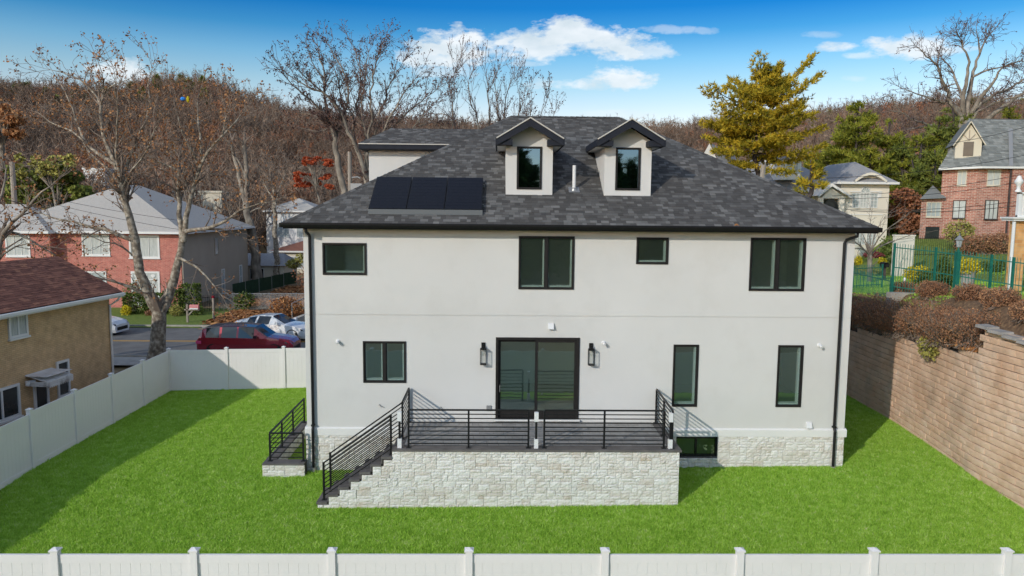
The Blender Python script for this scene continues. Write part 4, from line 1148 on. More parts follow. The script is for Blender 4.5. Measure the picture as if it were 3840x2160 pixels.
# roof: gable towards the street, ridge parallel to the wall
rh_, rw_ = 1.45, 2.85
xf = nxf((eo.x, eo.y, ZW))
b = MB(xf); ov = .38
sl = rh_ / (rw_ + 0)
prof = [(ov, -.02), (-rw_ + ov, rh_ - .02), (-2 * rw_ + ov, -.02), (-2 * rw_ + ov, -.2), (-rw_ + ov, rh_ - .2), (ov, -.17)]
V = [(-.35, d, z) for d, z in prof] + [(22, d, z) for d, z in prof]
b.add(V, [(0, 1, 7, 6), (1, 2, 8, 7), (2, 3, 9, 8), (3, 4, 10, 9), (4, 5, 11, 10), (5, 0, 6, 11), (0, 5, 4, 1), (1, 4, 3, 2)])
nroof = b.build('roof', M['brownsheet'], nb, fixn=True)
b = MB(xf); b.box(-.37, ov, -.20, 22, ov + .06, -.03); b.box(-.37, ov + .06, -.14, 22, ov + .13, -.04); b.build('gutter', M['trim'], nb)
b = MB(xf); b.add([(-.38, ov, -.05), (-.38, -rw_ + ov, rh_ - .05), (-.38, -rw_ + ov, rh_ - .2), (-.38, ov, -.2), (-.33, ov, -.05), (-.33, -rw_ + ov, rh_ - .05), (-.33, -rw_ + ov, rh_ - .2), (-.33, ov, -.2)], [(0, 1, 2, 3), (7, 6, 5, 4), (0, 4, 5, 1), (3, 2, 6, 7)]); b.build('rake_board', M['trim'], nb)
b = MB(xf); b.prism([(-.0, -.1), (-rw_, rh_ - .3), (-2 * rw_, -.1)], 0, 0.02, .2); b.build('gable_wall', M['tanbrick'], nb)
sN = (-en * 1 * rw_ + Vector((0, 0, rh_))).normalized()
oN = eo + en * ov + Vector((0, 0, ZW - .0))
rg2 = random.Random(9)
shingle_slope(nroof, oN, tuple(ev), tuple(sN), lambda s: (-21.5, .36), 23, .139, .22, .36, .009, M['brownshingle'], 300, rg2, order=lambda q: abs(q[2] + 8) * .3 + q[0] * .1 if q[2] > -13 else 99)
# second, higher roof behind
b = MB(xf); V = [(2.6, -4.0, .6), (2.6, -9.5, .6), (20, -4.0, .6), (20, -9.5, .6), (5.4, -6.6, 1.95), (20, -6.6, 1.95)]
b.add(V, [(0, 2, 5, 4), (0, 4, 1), (1, 4, 5, 3)]); b.build('rear_roof', M['brownshingle'], nb, fixn=True)
def nb_win(p0, p1, cols, pm, nm='window', ft=.09, curtain=False):
    a, za = on_nb(*p0); c, zc = on_nb(*p1)
    x0, x1 = sorted((a, c)); z0, z1 = sorted((za, zc))
    return bbox_window(nb, x0 + ft, z0 + ft, x1 - ft, z1 - ft, nxf(wallo), ft, 'trim', pm, cols, 1, True, .06, .07)
nb_win((25, 1172), (103, 1256), 2, 'curtain')
nb_win((208, 1358), (262, 1478), 1, 'glassdark')
nb_win((-70, 1478), (76, 1556), 2, 'glassdark')
a, za = on_nb(122, 1440); c, zc = on_nb(182, 1500)
x0, x1 = sorted((a, c)); zt = za
b = MB(nxf(wallo)); b.box(x0, -.02, -1, x0 + .1, .06, zt); b.box(x1 - .1, -.02, -1, x1, .06, zt); b.box(x0 + .1, -.02, zt - .1, x1 - .1, .06, zt)
dr = b.build('door', M['trim'], nb)
b = MB(nxf(wallo)); b.box(x0 + .1, -.02, -1, x1 - .1, .015, zt - .1); b.build('door_glass', M['glassdark'], dr)
# scalloped metal awning
xf2 = nxf(wallo); aw0, aw1 = x0 - .25, x1 + .35; zt += .02
b = MB(xf2)
nW = 14
for i in range(nW):
    ua, ub = aw0 + (aw1 - aw0) * i / nW, aw0 + (aw1 - aw0) * (i + .92) / nW
    b.add([(ua, 0, zt + .38), (ub, 0, zt + .38), (ub, .85, zt + .16), (ua, .85, zt + .16), (ua, 0, zt + .36), (ub, 0, zt + .36), (ub, .85, zt + .13), (ua, .85, zt + .13)], [(0, 1, 2, 3), (7, 6, 5, 4), (0, 4, 5, 1), (3, 2, 6, 7), (0, 3, 7, 4), (1, 5, 6, 2)])
b.box(aw0, .0, zt + .33, aw1, .84, zt + .345)
aw = b.build('awning', M['awning'], nb)
b = MB(xf2)
for k in range(3): b.box(aw0, .85, zt + .10 - k * .06, aw1, .865, zt + .15 - k * .06)
for i in range(nW):
    ua = aw0 + (aw1 - aw0) * i / nW; w = (aw1 - aw0) / nW
    b.add([(ua, .86, zt - .02), (ua + w, .86, zt - .02), (ua + w * .85, .86, zt - .07), (ua + w * .5, .86, zt - .09), (ua + w * .15, .86, zt - .07)], [(0, 1, 2, 3, 4)])
for u in (aw0, aw1 - .01):
    for k in range(3): b.box(u, 0, zt + .10 - k * .06, u + .012, .85, zt + .15 - k * .06)
b.build('valance', M['awning'], aw)
b = MB(nxf(wallo)); a, za = on_nb(96, 1432)
b.tube([(a - .0, .0, za), (a, .12, za + .02)], .03, 8, cap=True); b.lathe((0, 0, 0), [(0, 0)], 3) if False else None
b.tube([(a + .02, .1, za), (a + .18, .24, za - .02)], [.05, .07], 8, cap=True); b.tube([(a - .02, .1, za), (a - .18, .24, za - .02)], [.05, .07], 8, cap=True)
b.build('floodlight', M['pvc'], nb)
b = MB(nxf(wallo)); b.tube([(-.1, ov + .08, ZW - .14), (-.05, ov, ZW - .3), (.06, .06, ZW - .55), (.06, .06, -1)], .045, 8); b.build('downspout', M['trim'], nb)

# ------------------------------------------------------------------ cables and poles
def pole(x, y, z0, z1, r, label, lean=(0, 0)):
    b = MB(); b.tube([(x, y, z0), (x + lean[0] * .5, y + lean[1] * .5, (z0 + z1) / 2), (x + lean[0], y + lean[1], z1)], [r * 1.15, r, r * .85], 10, cap=True)
    t = thing('utility_pole', (x, y, z0), label, 'pole'); b.build('pole', M['wood'], t, smooth=False); return t
p1 = pole(-4.42, 30, 0, 11.65, .15, 'bare grey wooden utility pole behind the left hip of the white house')
b = MB(); b.box(-4.36, 29.85, 9.05, -3.6, 30.1, 9.5); b.tube([(-4.3, 30, 9.9), (-3.9, 30, 9.95), (-3.7, 30, 9.85)], .05, 6); b.build('transformer_bracket', M['steel'], p1)
pole(-36.7, 45, 0, 11.5, .24, 'tall wooden utility pole at the far left beyond the red brick house')
pt = sight(2858, 618, 22); pb_ = sight(2840, 655, 22)
p3 = pole(pb_.x - .35, 22, 1, sight(2858, 618, 22).z, .17, 'leaning wooden utility pole behind the right hip of the white house', lean=(.7, 0))
b = MB(); q = sight(2866, 618, 22); b.tube([(q.x, 21.9, q.z - .8), (q.x + .02, 21.9, q.z + .15)], .03, 6); b.tube([(q.x + .02, 21.9, q.z + .15), (q.x + .02, 21.9, q.z + .26)], .07, 8, cap=True); b.build('insulator', M['steel'], p3)
def cable(pts, Y0, Y1, label, r=.016, sag=.25):
    n = 14; P = []
    a, c = sight(*pts[0], Y0), sight(*pts[1], Y1)
    for i in range(n + 1):
        t = i / n; p = a.lerp(c, t); P.append((p.x, p.y, p.z - sag * 4 * t * (1 - t)))
    b = MB(); b.tube(P, r, 4); o = b.build('cable', M['cable'], None)
    tag(o, label, 'cable')
for i, (p, q, lab) in enumerate([((3120, 735), (3900, 640), 'thin black overhead wire passing the arched window of the ivory house'),
                                 ((3150, 745), (3900, 668), 'thin black overhead wire just under the arched window of the ivory house'),
                                 ((3100, 668), (3900, 570), 'highest black overhead wire crossing the ivory house eave'),
                                 ((3170, 785), (3900, 742), 'lowest black overhead wire crossing the ivory house'),
                                 ((3190, 790), (3900, 760), 'heavy black overhead cable crossing the lower windows of the rose brick house'),
                                 ((3330, 560), (3900, 460), 'black overhead wire crossing the slate roof of the rose brick house')]):
    cable((p, q), 22, 25, lab, .014 + .004 * (i == 4), .3)
cable(((-20, 1163), (400, 1140)), 6, 12, 'upper thin wire across the tan brick wall', .009, .12)
cable(((-20, 1165), (400, 1157)), 6, 12, 'lower thin wire across the tan brick wall', .009, .12)
cable(((200, 745), (700, 830)), 28, 28, 'upper black wire in front of the light grey roof across the street', .012, .1)
cable(((200, 765), (700, 865)), 28, 28, 'lower black wire in front of the light grey roof across the street', .012, .1)

# ------------------------------------------------------------------ generic pieces for far houses
def hip_block(parent, x0, x1, y0, y1, ze, rise, m, ov=.45, name='roof', trimm='trim', ridge_in=None):
    xa, xb, ya, yb_ = x0 - ov, x1 + ov, y0 - ov, y1 + ov; h = (yb_ - ya) / 2; ins = ridge_in if ridge_in is not None else h
    b = MB()
    if (xb - xa) >= (yb_ - ya):
        V = [(xa, ya, ze), (xb, ya, ze), (xb, yb_, ze), (xa, yb_, ze), (xa + ins, ya + h, ze + rise), (xb - ins, ya + h, ze + rise)]
        b.add(V, [(0, 1, 5, 4), (1, 2, 5), (2, 3, 4, 5), (3, 0, 4), (3, 2, 1, 0)])
    else:
        h = (xb - xa) / 2; ins = ridge_in if ridge_in is not None else h
        V = [(xa, ya, ze), (xb, ya, ze), (xb, yb_, ze), (xa, yb_, ze), (xa + h, ya + ins, ze + rise), (xa + h, yb_ - ins, ze + rise)]
        b.add(V, [(0, 1, 4), (1, 2, 5, 4), (2, 3, 5), (3, 0, 4, 5), (3, 2, 1, 0)])
    r = b.build(name, m, parent)
    b = MB(); b.beam((xa, ya, ze - .06), (xb, ya, ze - .06), .1, .18); b.beam((xb, ya, ze - .06), (xb, yb_, ze - .06), .1, .18); b.beam((xa, ya, ze - .06), (xa, yb_, ze - .06), .1, .18)
    b.build('gutter', M[trimm], r)
    return r

# red brick house across the street
rh = thing('red_brick_house', (-25, 41, 0), 'two-storey red brick house with light grey hip roof across the street', 'house')
b = MB(); b.box(-33, 36, -.8, -18.62, 36.25, 5.7); b.build('brick_front', M['redbrick'], rh)
b = MB(); b.box(-33, 36.25, -.8, -18.62, 51.5, 5.7); b.build('side_wall', M['taupe'], rh)
b = MB(); b.box(-38.6, 35.1, -.8, -28.0, 46, 5.68); b.build('brick_bay', M['redbrick'], rh)
hip_block(rh, -33, -18.6, 36, 51.5, 5.85, 3.7, M['greyroof'], .55, ridge_in=6.9)
hip_block(rh, -38.8, -28.3, 35.1, 42, 5.84, 2.0, M['greyroof'], .5, name='bay_roof')
fr = frame_xf((0, 36, 0), (1, 0, 0), (0, -1, 0)); fr2 = frame_xf((0, 35.1, 0), (1, 0, 0), (0, -1, 0))
bbox_window(rh, -26.0, 4.1, -24.1, 5.5, fr, .11, 'trim', 'curtain', 3, 1)
bbox_window(rh, -22.4, 3.95, -20.35, 5.45, fr, .13, 'trim', 'curtain', 3, 1)
bbox_window(rh, -22.35, .3, -20.45, 2.65, fr, .15, 'trim', 'curtain', 2, 1)
bbox_window(rh, -26.4, .4, -24.5, 2.65, fr, .13, 'trim', 'glassfar', 2, 1)
bbox_window(rh, -31.2, 4.05, -29.6, 5.45, fr2, .11, 'trim', 'curtain', 3, 1)
b = MB(fr); b.box(-22.3, .03, 2.12, -20.5, .055, 2.2)
for x in (-22.05, -21.4, -20.8): b.add([(x - .2, .045, 2.45), (x, .05, 2.28), (x + .2, .045, 2.45), (x + .1, .05, 2.58), (x - .1, .05, 2.58)], [(0, 1, 2, 3, 4)])
b.build('transom_tracery', M['trim'], rh)
sx = frame_xf((-18.62, 0, 0), (0, 1, 0), (1, 0, 0))
bbox_window(rh, 43.0, 3.7, 43.7, 5.1, sx, .06, 'taupe', 'glassfar', 1, 2, False)
bbox_window(rh, 44.4, .2, 45.0, 2.2, sx, .08, 'trim', 'glassfar', 1, 2, False)
bbox_window(rh, 49.0, .2, 49.6, 2.2, sx, .08, 'trim', 'glassfar', 1, 2, False)
b = MB(); b.tube([(-18.55, 36.1, 5.7), (-18.55, 36.1, 0)], .06, 6); b.build('downspout', M['taupe'], rh)

# small shed and far buildings on the left
sh = thing('shed', (-17, 54, 0), 'small beige shed with pale gable roof behind the tall bare trunks', 'shed')
b = MB(); b.box(-20.3, 53, -.2, -15.6, 58, 2.0); b.build('wall', M['cream'], sh)
b = MB(); b.add([(-20.8, 52.6, 1.95), (-15.3, 52.6, 1.95), (-16.2, 55.5, 3.0), (-20.2, 55.5, 3.0), (-20.8, 58.4, 1.95), (-15.3, 58.4, 1.95)], [(0, 1, 2, 3), (3, 2, 5, 4), (1, 5, 2), (0, 3, 4)]); b.build('roof', M['greyroof2'], sh)
bbox_window(sh, -18.9, .6, -17.6, 1.6, frame_xf((0, 53, 0), (1, 0, 0), (0, -1, 0)), .06, 'trim', 'glassdark', 2, 1, False)
def flat_house(x0, y0, z0, x1, z1, lab, wallm, d=8, wins=(), roofm=None, name='house'):
    t = thing(name, ((x0 + x1) / 2, y0, z0), lab, 'building')
    b = MB(); b.box(x0, y0, z0, x1, y0 + d, z1); b.build('wall', M[wallm], t)
    if roofm: hip_block(t, x0, x1, y0, y0 + d, z1 + .02, 1.6, M[roofm], .4)
    else:
        b = MB(); b.box(x0 - .15, y0 - .15, z1 + .003, x1 + .15, y0 + d, z1 + .25); b.build('parapet', M[wallm], t)
    for w in wins: bbox_window(t, *w, frame_xf((0, y0, 0), (1, 0, 0), (0, -1, 0)), .12, 'trim', 'glassfar', 2, 1, False)
    return t
flat_house(-35.5, 75, 0, -29.5, 9.4, 'flat-roofed cream building showing above the red brick house roof', 'cream', wins=((-34, 5.2, -31.6, 7),))
flat_house(-54.8, 90, 0, -51.8, 12.8, 'white building among bare trees above the red brick house', 'trim', wins=((-53.9, 9.6, -52.7, 10.6),))
flat_house(-20.5, 66, 0, -8, 2.6, 'low house with rust coloured roof behind the shed', 'cream', d=9, roofm='brownshingle', wins=((-18.5, .6, -16.5, 1.9), (-14, .6, -12, 1.9)))
flat_house(-23.0, 72, 0, -16.5, 7.2, 'white gabled house half hidden behind the twin grey trunks', 'trim', d=7, roofm='greyroof', wins=((-21.8, 4, -20.2, 5.6), (-19.2, 4, -17.8, 5.6)))

# chain link fence, green slat fence, iron gate
cl = thing('chain_link_fence', (-12, 35, 0), 'galvanised chain link fence above the leaf-covered bank', 'fence')
pts = [(-15.3, 34.6), (-13.4, 34.75), (-11.6, 34.9), (-9.6, 35.05), (-7.4, 35.2)]
b = MB()
for (xa, ya), (xb2, yb2) in zip(pts[:-1], pts[1:]):
    n = 26
    for i in range(-12, n):
        for s in (1, -1):
            t0, t1 = i / n, (i + 12) / n
            if s < 0: t0, t1 = t1, t0
            za_, zb_ = .1, 1.25
            a0, a1 = t0, t1; z0_, z1_ = za_, zb_
            if a0 < 0: z0_ = za_ + (zb_ - za_) * (0 - a0) / (a1 - a0); a0 = 0
            if a1 < 0: z1_ = za_ + (zb_ - za_) * (0 - t0) / (t1 - t0); a1 = 0
            if a0 > 1: z0_ = za_ + (zb_ - za_) * (1 - t0) / (t1 - t0); a0 = 1
            if a1 > 1: z1_ = za_ + (zb_ - za_) * (1 - t0) / (t1 - t0); a1 = 1
            if abs(a1 - a0) < 1e-4: continue
            b.tube([(xa + (xb2 - xa) * a0, ya + (yb2 - ya) * a0, z0_), (xa + (xb2 - xa) * a1, ya + (yb2 - ya) * a1, z1_)], .006, 3)
b.build('wire_mesh', M['steel'], cl)
b = MB(); b.tube([(x, y, 1.27) for x, y in pts], .022, 6); b.build('top_rail', M['steel'], cl)
for x, y in pts: b = MB(); b.tube([(x, y, -.1), (x, y, 1.33)], .03, 6, cap=True); b.build('post', M['steel'], cl)
gs = thing('green_slat_fence', (-15.5, 47, 0), 'dark green privacy fence running back between the taupe wall and the shed', 'fence')
gp = [(-16.9, 42.0, 0), (-16.5, 44.2, .02), (-16.0, 46.4, .06), (-15.5, 48.6, .1), (-15.0, 50.8, .16), (-14.4, 53.2, .24)]
for i, (x, y, z) in enumerate(gp):
    b = MB(); b.tube([(x, y, z - .2), (x, y, z + 1.3)], .03, 6, cap=True); b.build('post', M['steel'], gs)
    if i < len(gp) - 1:
        x2, y2, z2 = gp[i + 1]
        for k in range(9):
            t0, t1 = (k + .04) / 9, (k + .96) / 9
            b = MB(); b.beam((x + (x2 - x) * t0, y + (y2 - y) * t0, z + .63), (x + (x2 - x) * t1, y + (y2 - y) * t1, z + .63), .02, 1.2); b.build('slat', M['greenslat'], gs)
ig = thing('iron_gate', (-15.8, 33.8, 0), 'small black iron gate between the clipped hedge and the taupe wall', 'gate')
for i in range(9): b = MB(); b.box(-16.4 + i * .13, 33.8, 0, -16.375 + i * .13, 33.825, 1.25); b.build('bar', M['black'], ig)
for z in (.2, 1.05): b = MB(); b.box(-16.45, 33.79, z, -15.3, 33.83, z + .04); b.build('rail', M['black'], ig)

# mailbox and post
mbx = thing('mailbox', (-15.2, 28.5, 0), 'wooden post mailbox with a pink sign on the verge across the street', 'mailbox')
b = MB(); b.box(-15.27, 28.45, 0, -15.15, 28.57, 1.25); b.beam((-15.2, 28.5, .45), (-14.85, 28.5, .82), .08, .08); b.box(-15.4, 28.45, .85, -14.4, 28.57, .93); b.build('post', M['wood'], mbx)
b = MB(); b.box(-15.02, 28.38, .94, -14.42, 28.62, 1.12); b.prism([(28.38, 1.12), (28.42, 1.2), (28.5, 1.24), (28.58, 1.2), (28.62, 1.12)], 0, -15.02, -14.42); b.build('box', M['sign'], mbx, fixn=True)
b = MB(); b.box(-15.0, 28.365, .93, -14.45, 28.378, 1.02); b.build('plate', M['pvc'], mbx)
gpst = thing('marker_post', (-14.05, 30.1, 0), 'red-topped grey wooden post standing right of the mailbox', 'post')
b = MB(); b.tube([(-14.05, 30.1, 0), (-14.05, 30.1, 1.5)], .085, 8, cap=True); b.build('post', M['wood'], gpst)
b = MB(); b.tube([(-14.05, 30.1, 1.5), (-14.05, 30.1, 1.66)], .1, 8, cap=True); b.build('cap', M['carred'], gpst)
st = thing('stone_steps', (-7.0, 29.5, 0), 'grey stone kerb wall with a thin rail beside the driveway', 'wall')
b = MB(); b.beam((-8.3, 27.6, .1), (-6.0, 31.5, .8), .35, .35); b.build('kerb_wall', M['concrete'], st)
b = MB(); b.tube([(-8.3, 29.0, 0), (-8.3, 29.0, 1.3), (-6.5, 32, 2.1)], .03, 6); b.build('handrail', M['steel'], st)

# ------------------------------------------------------------------ ivory house on the right
iv = thing('ivory_house', (33, 42, 3.2), 'large ivory stucco house with curved eave and arched window right of the white house', 'house')
YI = 38.0
b = MB(); b.box(33.2, YI, 2.2, 37.15, YI + 10, 10.15)
n = 14; arc = [(34.05 + 2.6 * k / n, 10.15 + .62 * math.sin(pi * k / n)) for k in range(n + 1)]
b.prism(arc, 1, YI, YI + .3); b.build('wall', M['ivory'], iv)
b = MB(); b.box(20.5, YI + 1.6, 2.2, 33.2, YI + 10, 9.6); b.build('wall', M['ivory'], iv)
ir = hip_block(iv, 33.2, 37.15, YI, YI + 9, 10.2, 1.75, M['greyroof2'], .5)
hip_block(iv, 24.5, 34.6, YI + 1.6, YI + 11.5, 9.6, 3.1, M['greyroof2'], .4, name='main_roof', ridge_in=4.6)
b = MB()
for k in range(n):
    (xa, za), (xb, zb) = arc[k], arc[k + 1]
    b.add([(xa, YI - .55, za + .0), (xb, YI - .55, zb + .0), (xb, YI - .55, zb + .2), (xa, YI - .55, za + .2), (xa, YI + .5, za), (xb, YI + .5, zb), (xb, YI + .5, zb + .2), (xa, YI + .5, za + .2)], [(0, 1, 2, 3), (3, 2, 6, 7), (0, 4, 5, 1)])
b.build('curved_cornice', M['ivory'], iv)
b = MB()
for k in range(n):
    (xa, za), (xb, zb) = arc[k], arc[k + 1]
    b.add([(xa, YI - .5, za + .2), (xb, YI - .5, zb + .2), (xb, YI + 2.6, zb + .25), (xa, YI + 2.6, za + .25)], [(0, 1, 2, 3)])
b.build('curved_roof', M['greyroof2'], iv)
fi = frame_xf((0, YI, 0), (1, 0, 0), (0, -1, 0))
bbox_window(iv, 34.22, 8.22, 34.72, 9.32, fi, .05, 'trim', 'glassfar', 2, 4, False, mt=.03)
bbox_window(iv, 34.86, 8.22, 35.56, 9.36, fi, .06, 'trim', 'curtain', 3, 3, False, mt=.03)
bbox_window(iv, 35.70, 8.22, 36.2, 9.32, fi, .05, 'trim', 'glassfar', 2, 4, False, mt=.03)
b = MB(fi); am = [(35.21 + .38 * math.cos(a), 9.43 + .42 * math.sin(a)) for a in np.linspace(0, pi, 13)]; b.prism(am, 1, 0, .02); fw = b.build('arched_pane', M['glassfar'], iv)
b = MB(fi)
for k in range(12): b.beam((am[k][0], .04, am[k][1]), (am[k + 1][0], .04, am[k + 1][1]), .06, .07)
for a in (.6, 1.2, 1.94, 2.54): b.beam((35.21, .03, 9.43), (35.21 + .36 * math.cos(a), .03, 9.43 + .4 * math.sin(a)), .03, .02)
b.build('arch_moulding', M['trim'], fw)
b = MB(fi); b.box(33.95, .0, 9.42, 34.8, .09, 9.52); b.box(35.62, 0, 9.42, 36.5, .09, 9.52); b.box(36.25, 0, 9.0, 36.5, .08, 9.4); b.box(33.6, 0, 7.6, 36.7, .05, 7.68); b.build('window_cornice', M['trim'], iv)
bbox_window(iv, 34.6, 5.25, 35.35, 6.35, fi, .05, 'trim', 'glassfar', 4, 4, False, mt=.03); bbox_window(iv, 35.55, 5.25, 36.25, 6.35, fi, .05, 'trim', 'glassfar', 3, 4, False, mt=.03)
b = MB(); b.add([(31.2, YI - .6, 9.1), (32.25, YI - .6, 10.1), (33.9, YI - .6, 9.05), (33.9, YI - .6, 8.9), (32.25, YI - .6, 9.85), (31.2, YI - .6, 8.95), (31.2, YI + 2, 9.1), (32.25, YI + 2, 10.1), (33.9, YI + 2, 9.05)], [(0, 1, 4, 5), (1, 2, 3, 4), (0, 6, 7, 1), (1, 7, 8, 2)]); b.build('porch_gable', M['trim'], iv)
b = MB(); b.add([(31.5, YI - .3, 8.9), (33.6, YI - .3, 8.9), (32.3, YI - .3, 9.75)], [(0, 1, 2)]); b.box(33.0, YI - .4, 2.5, 33.4, YI, 8.95); b.box(31.4, YI - .4, 2.5, 31.7, YI, 8.95); b.build('porch', M['ivory'], iv)
b = MB(); am = [(32.35 + .6 * math.cos(a), 8.1 + .75 * math.sin(a)) for a in np.linspace(0, pi, 11)] + [(31.75, 5), (32.95, 5)]; b.prism([(x, z) for x, z in am], 1, YI - .32, YI + 1.5); b.build('porch_recess', M['glassdark'], iv)
b = MB(); b.box(28.7, YI + .9, 10.4, 30.3, YI + 4, 12.0); dmi = b.build('dormer', M['trim'], iv)
bbox_window(iv, 29.2, 11.0, 30.0, 11.75, frame_xf((0, YI + .9, 0), (1, 0, 0), (0, -1, 0)), .06, 'trim', 'glassfar', 4, 3, False, mt=.03)
b = MB(); b.add([(28.5, YI + .8, 12.0), (30.5, YI + .8, 12.0), (30.5, YI + 5, 12.0), (28.5, YI + 5, 12.0), (29.5, YI + .8, 12.35), (29.5, YI + 5, 12.35)], [(0, 1, 4), (0, 4, 5, 3), (1, 2, 5, 4)]); b.build('dormer_roof', M['greyroof2'], iv)
b = MB(); b.add([(21.9, YI, 12.0), (22.5, YI, 13.15), (23.1, YI, 12.0), (21.9, YI, 11.0), (23.1, YI, 11.0)], [(0, 3, 4, 2), (0, 2, 1)]); b.build('gable', M['trim'], iv)
b = MB(); b.add([(22.5, YI - .05, 13.2), (23.2, YI - .05, 11.95), (26, YI + 1, 10.5), (26, YI + 4, 12.6)], [(0, 1, 2, 3)]); b.build('gable_roof', M['greyroof2'], iv)

# ------------------------------------------------------------------ rose brick house
tu = thing('rose_brick_house', (42, 36, 5.8), 'three-storey rose brick house with steep slate roof and half-timbered dormer', 'house')
foot = [(39.0, 34.0), (41.05, 33.0), (43.4, 33.0), (43.4, 32.6), (50, 32.6), (50, 42), (43.9, 42)]
b = MB(); b.prism(foot, 2, 5.2, 11.15); b.build('wall', M['tudorbrick'], tu)
b = MB(); eo_ = [(38.55, 33.75, 11.1), (41.0, 32.55, 11.22), (43.2, 32.55, 11.22), (46.0, 42.4, 11.2), (43.6, 42.4, 11.1)]; RA, RB = (42.1, 36.2, 15.1), (50.4, 36.2, 15.1)
b.add(eo_ + [RA, RB, (50.4, 32.3, 11.22), (50.4, 42.4, 11.2)], [(0, 1, 5), (1, 2, 7, 6, 5), (4, 0, 5), (4, 5, 6, 8), (4, 3, 2, 1, 0)]); tr_ = b.build('roof', M['slatesheet'], tu)
Sf = (Vector((0, 36.2 - 32.55, 15.1 - 11.22))).normalized(); Lf = Vector((0, 36.2 - 32.55, 15.1 - 11.22)).length
rgt = random.Random(14)
shingle_slope(tr_, (0, 32.5, 11.22), (1, 0, 0), tuple(Sf), lambda s: (41.0 + 1.1 * s / Lf, 50), int(Lf / .2), .2, .26, .40, .022, M['slate'], 300, rgt, order=lambda q: q[2])
U2 = (Vector(eo_[1]) - Vector(eo_[0])); U2n = U2.normalized(); S2 = (Vector(RA) - Vector(eo_[0])); S2 = (S2 - U2n * S2.dot(U2n)); L2 = S2.length; ap = (Vector(RA) - Vector(eo_[0])).dot(U2n)
shingle_slope(tr_, tuple(Vector(eo_[0]) + Vector((0, 0, .02))), tuple(U2n), tuple(S2.normalized()), lambda s: (ap * s / L2, U2.length + (ap - U2.length) * s / L2), int(L2 / .2), .2, .26, .40, .022, M['slate'], 0, rgt, name='slate')
b = MB(); b.beam((43.15, 32.5, 11.3), (44.3, 34.6, 14.2), .25, .05); b.build('valley_flashing', M['steel'], tu)
b = MB(); b.beam((38.5, 33.7, 11.08), (41.0, 32.5, 11.18), .12, .14); b.beam((41.0, 32.5, 11.18), (50, 32.3, 11.2), .12, .14); b.build('gutter', M['trim'], tu)
b = MB(); b.beam((43.25, 32.62, 11.1), (43.25, 32.62, 6.2), .1, .1, up=(0, 1, 0)); b.build('downspout', M['darkbark'], tu)
ft_ = frame_xf((41.05, 33.0, 0), (1, 0, 0), (0, -1, 0)); fl_ = frame_xf((41.05, 33.0, 0), (-2.05, 1.0, 0), (-1.0, -2.05, 0))
bbox_window(tu, .75, 9.95, 1.65, 11.0, ft_, .05, 'cream', 'curtain', 2, 1, True)
bbox_window(tu, .75, 7.45, 1.65, 8.78, ft_, .05, 'darkbark', 'curtain', 3, 1, True)
bbox_window(tu, .75, 9.95, 1.25, 10.95, fl_, .05, 'cream', 'glassfar', 2, 1, True)
bbox_window(tu, .65, 7.5, 1.40, 8.75, fl_, .05, 'darkbark', 'curtain', 2, 1, True)
b = MB(); b.prism([(37.5, 33.9), (39.3, 33.9), (41.4, 38), (39.95, 38)], 2, 5.2, 8.9); b.build('side_wing', M['tudorbrick'], tu)
b = MB(); b.add([(37.15, 33.5, 8.85), (39.15, 33.5, 8.95), (39.15, 35.4, 9.95), (39.9, 38.4, 8.85), (41.3, 38.4, 9.9)], [(0, 1, 2), (0, 2, 4, 3)]); b.build('side_wing_roof', M['slate'], tu)
fw_ = frame_xf((0, 33.9, 0), (1, 0, 0), (0, -1, 0))
bbox_window(tu, 37.95, 7.6, 38.95, 8.6, fw_, .06, 'cream', 'glassfar', 3, 1, True)
b = MB(fw_); b.box(37.95, -.02, 5.2, 39.0, .02, 6.8); b.build('garage_opening', M['glassdark'], tu)
# half-timbered dormer
fd = frame_xf((40.55, 33.55, 0), (1.9, -.75, 0), (-.75, -1.9, 0))
b = MB(fd); b.add([(-.85, .0, 11.9), (.85, .0, 11.9), (.85, .0, 13.1), (0, .0, 14.45), (-.85, 0, 13.1), (-.85, -3, 12.5), (.85, -3, 12.5), (.85, -3, 13.1), (-.85, -3, 13.1)], [(0, 1, 2, 3, 4), (1, 6, 7, 2), (0, 4, 8, 5)])
td = b.build('dormer', M['cream'], tu)
b = MB(fd); b.add([(-1.05, .25, 12.85), (0, .25, 14.6), (0, -3, 14.6), (-1.05, -3, 12.85), (1.05, .25, 12.85), (1.05, -3, 12.85)], [(0, 1, 2, 3), (1, 4, 5, 2)]); b.build('dormer_roof', M['slate'], td)
b = MB(fd); b.beam((-1.05, .27, 12.8), (0, .27, 14.55), .06, .14, up=(0, 1, 0)); b.beam((1.05, .27, 12.8), (0, .27, 14.55), .06, .14, up=(0, 1, 0)); b.build('bargeboard', M['cream'], td)
b = MB(fd)
for x in (-.32, 0, .32): b.beam((0, .03, 13.2), (x * 1.2, .03, 13.95 - abs(x)), .05, .04, up=(0, 1, 0))
b.build('timber', M['wood'], td)
b = MB(fd); b.box(-.33, .0, 12.05, .33, .03, 13.1); b.box(-.03, .03, 12.05, .03, .05, 13.1); b.build('window', M['glassdark'], td)

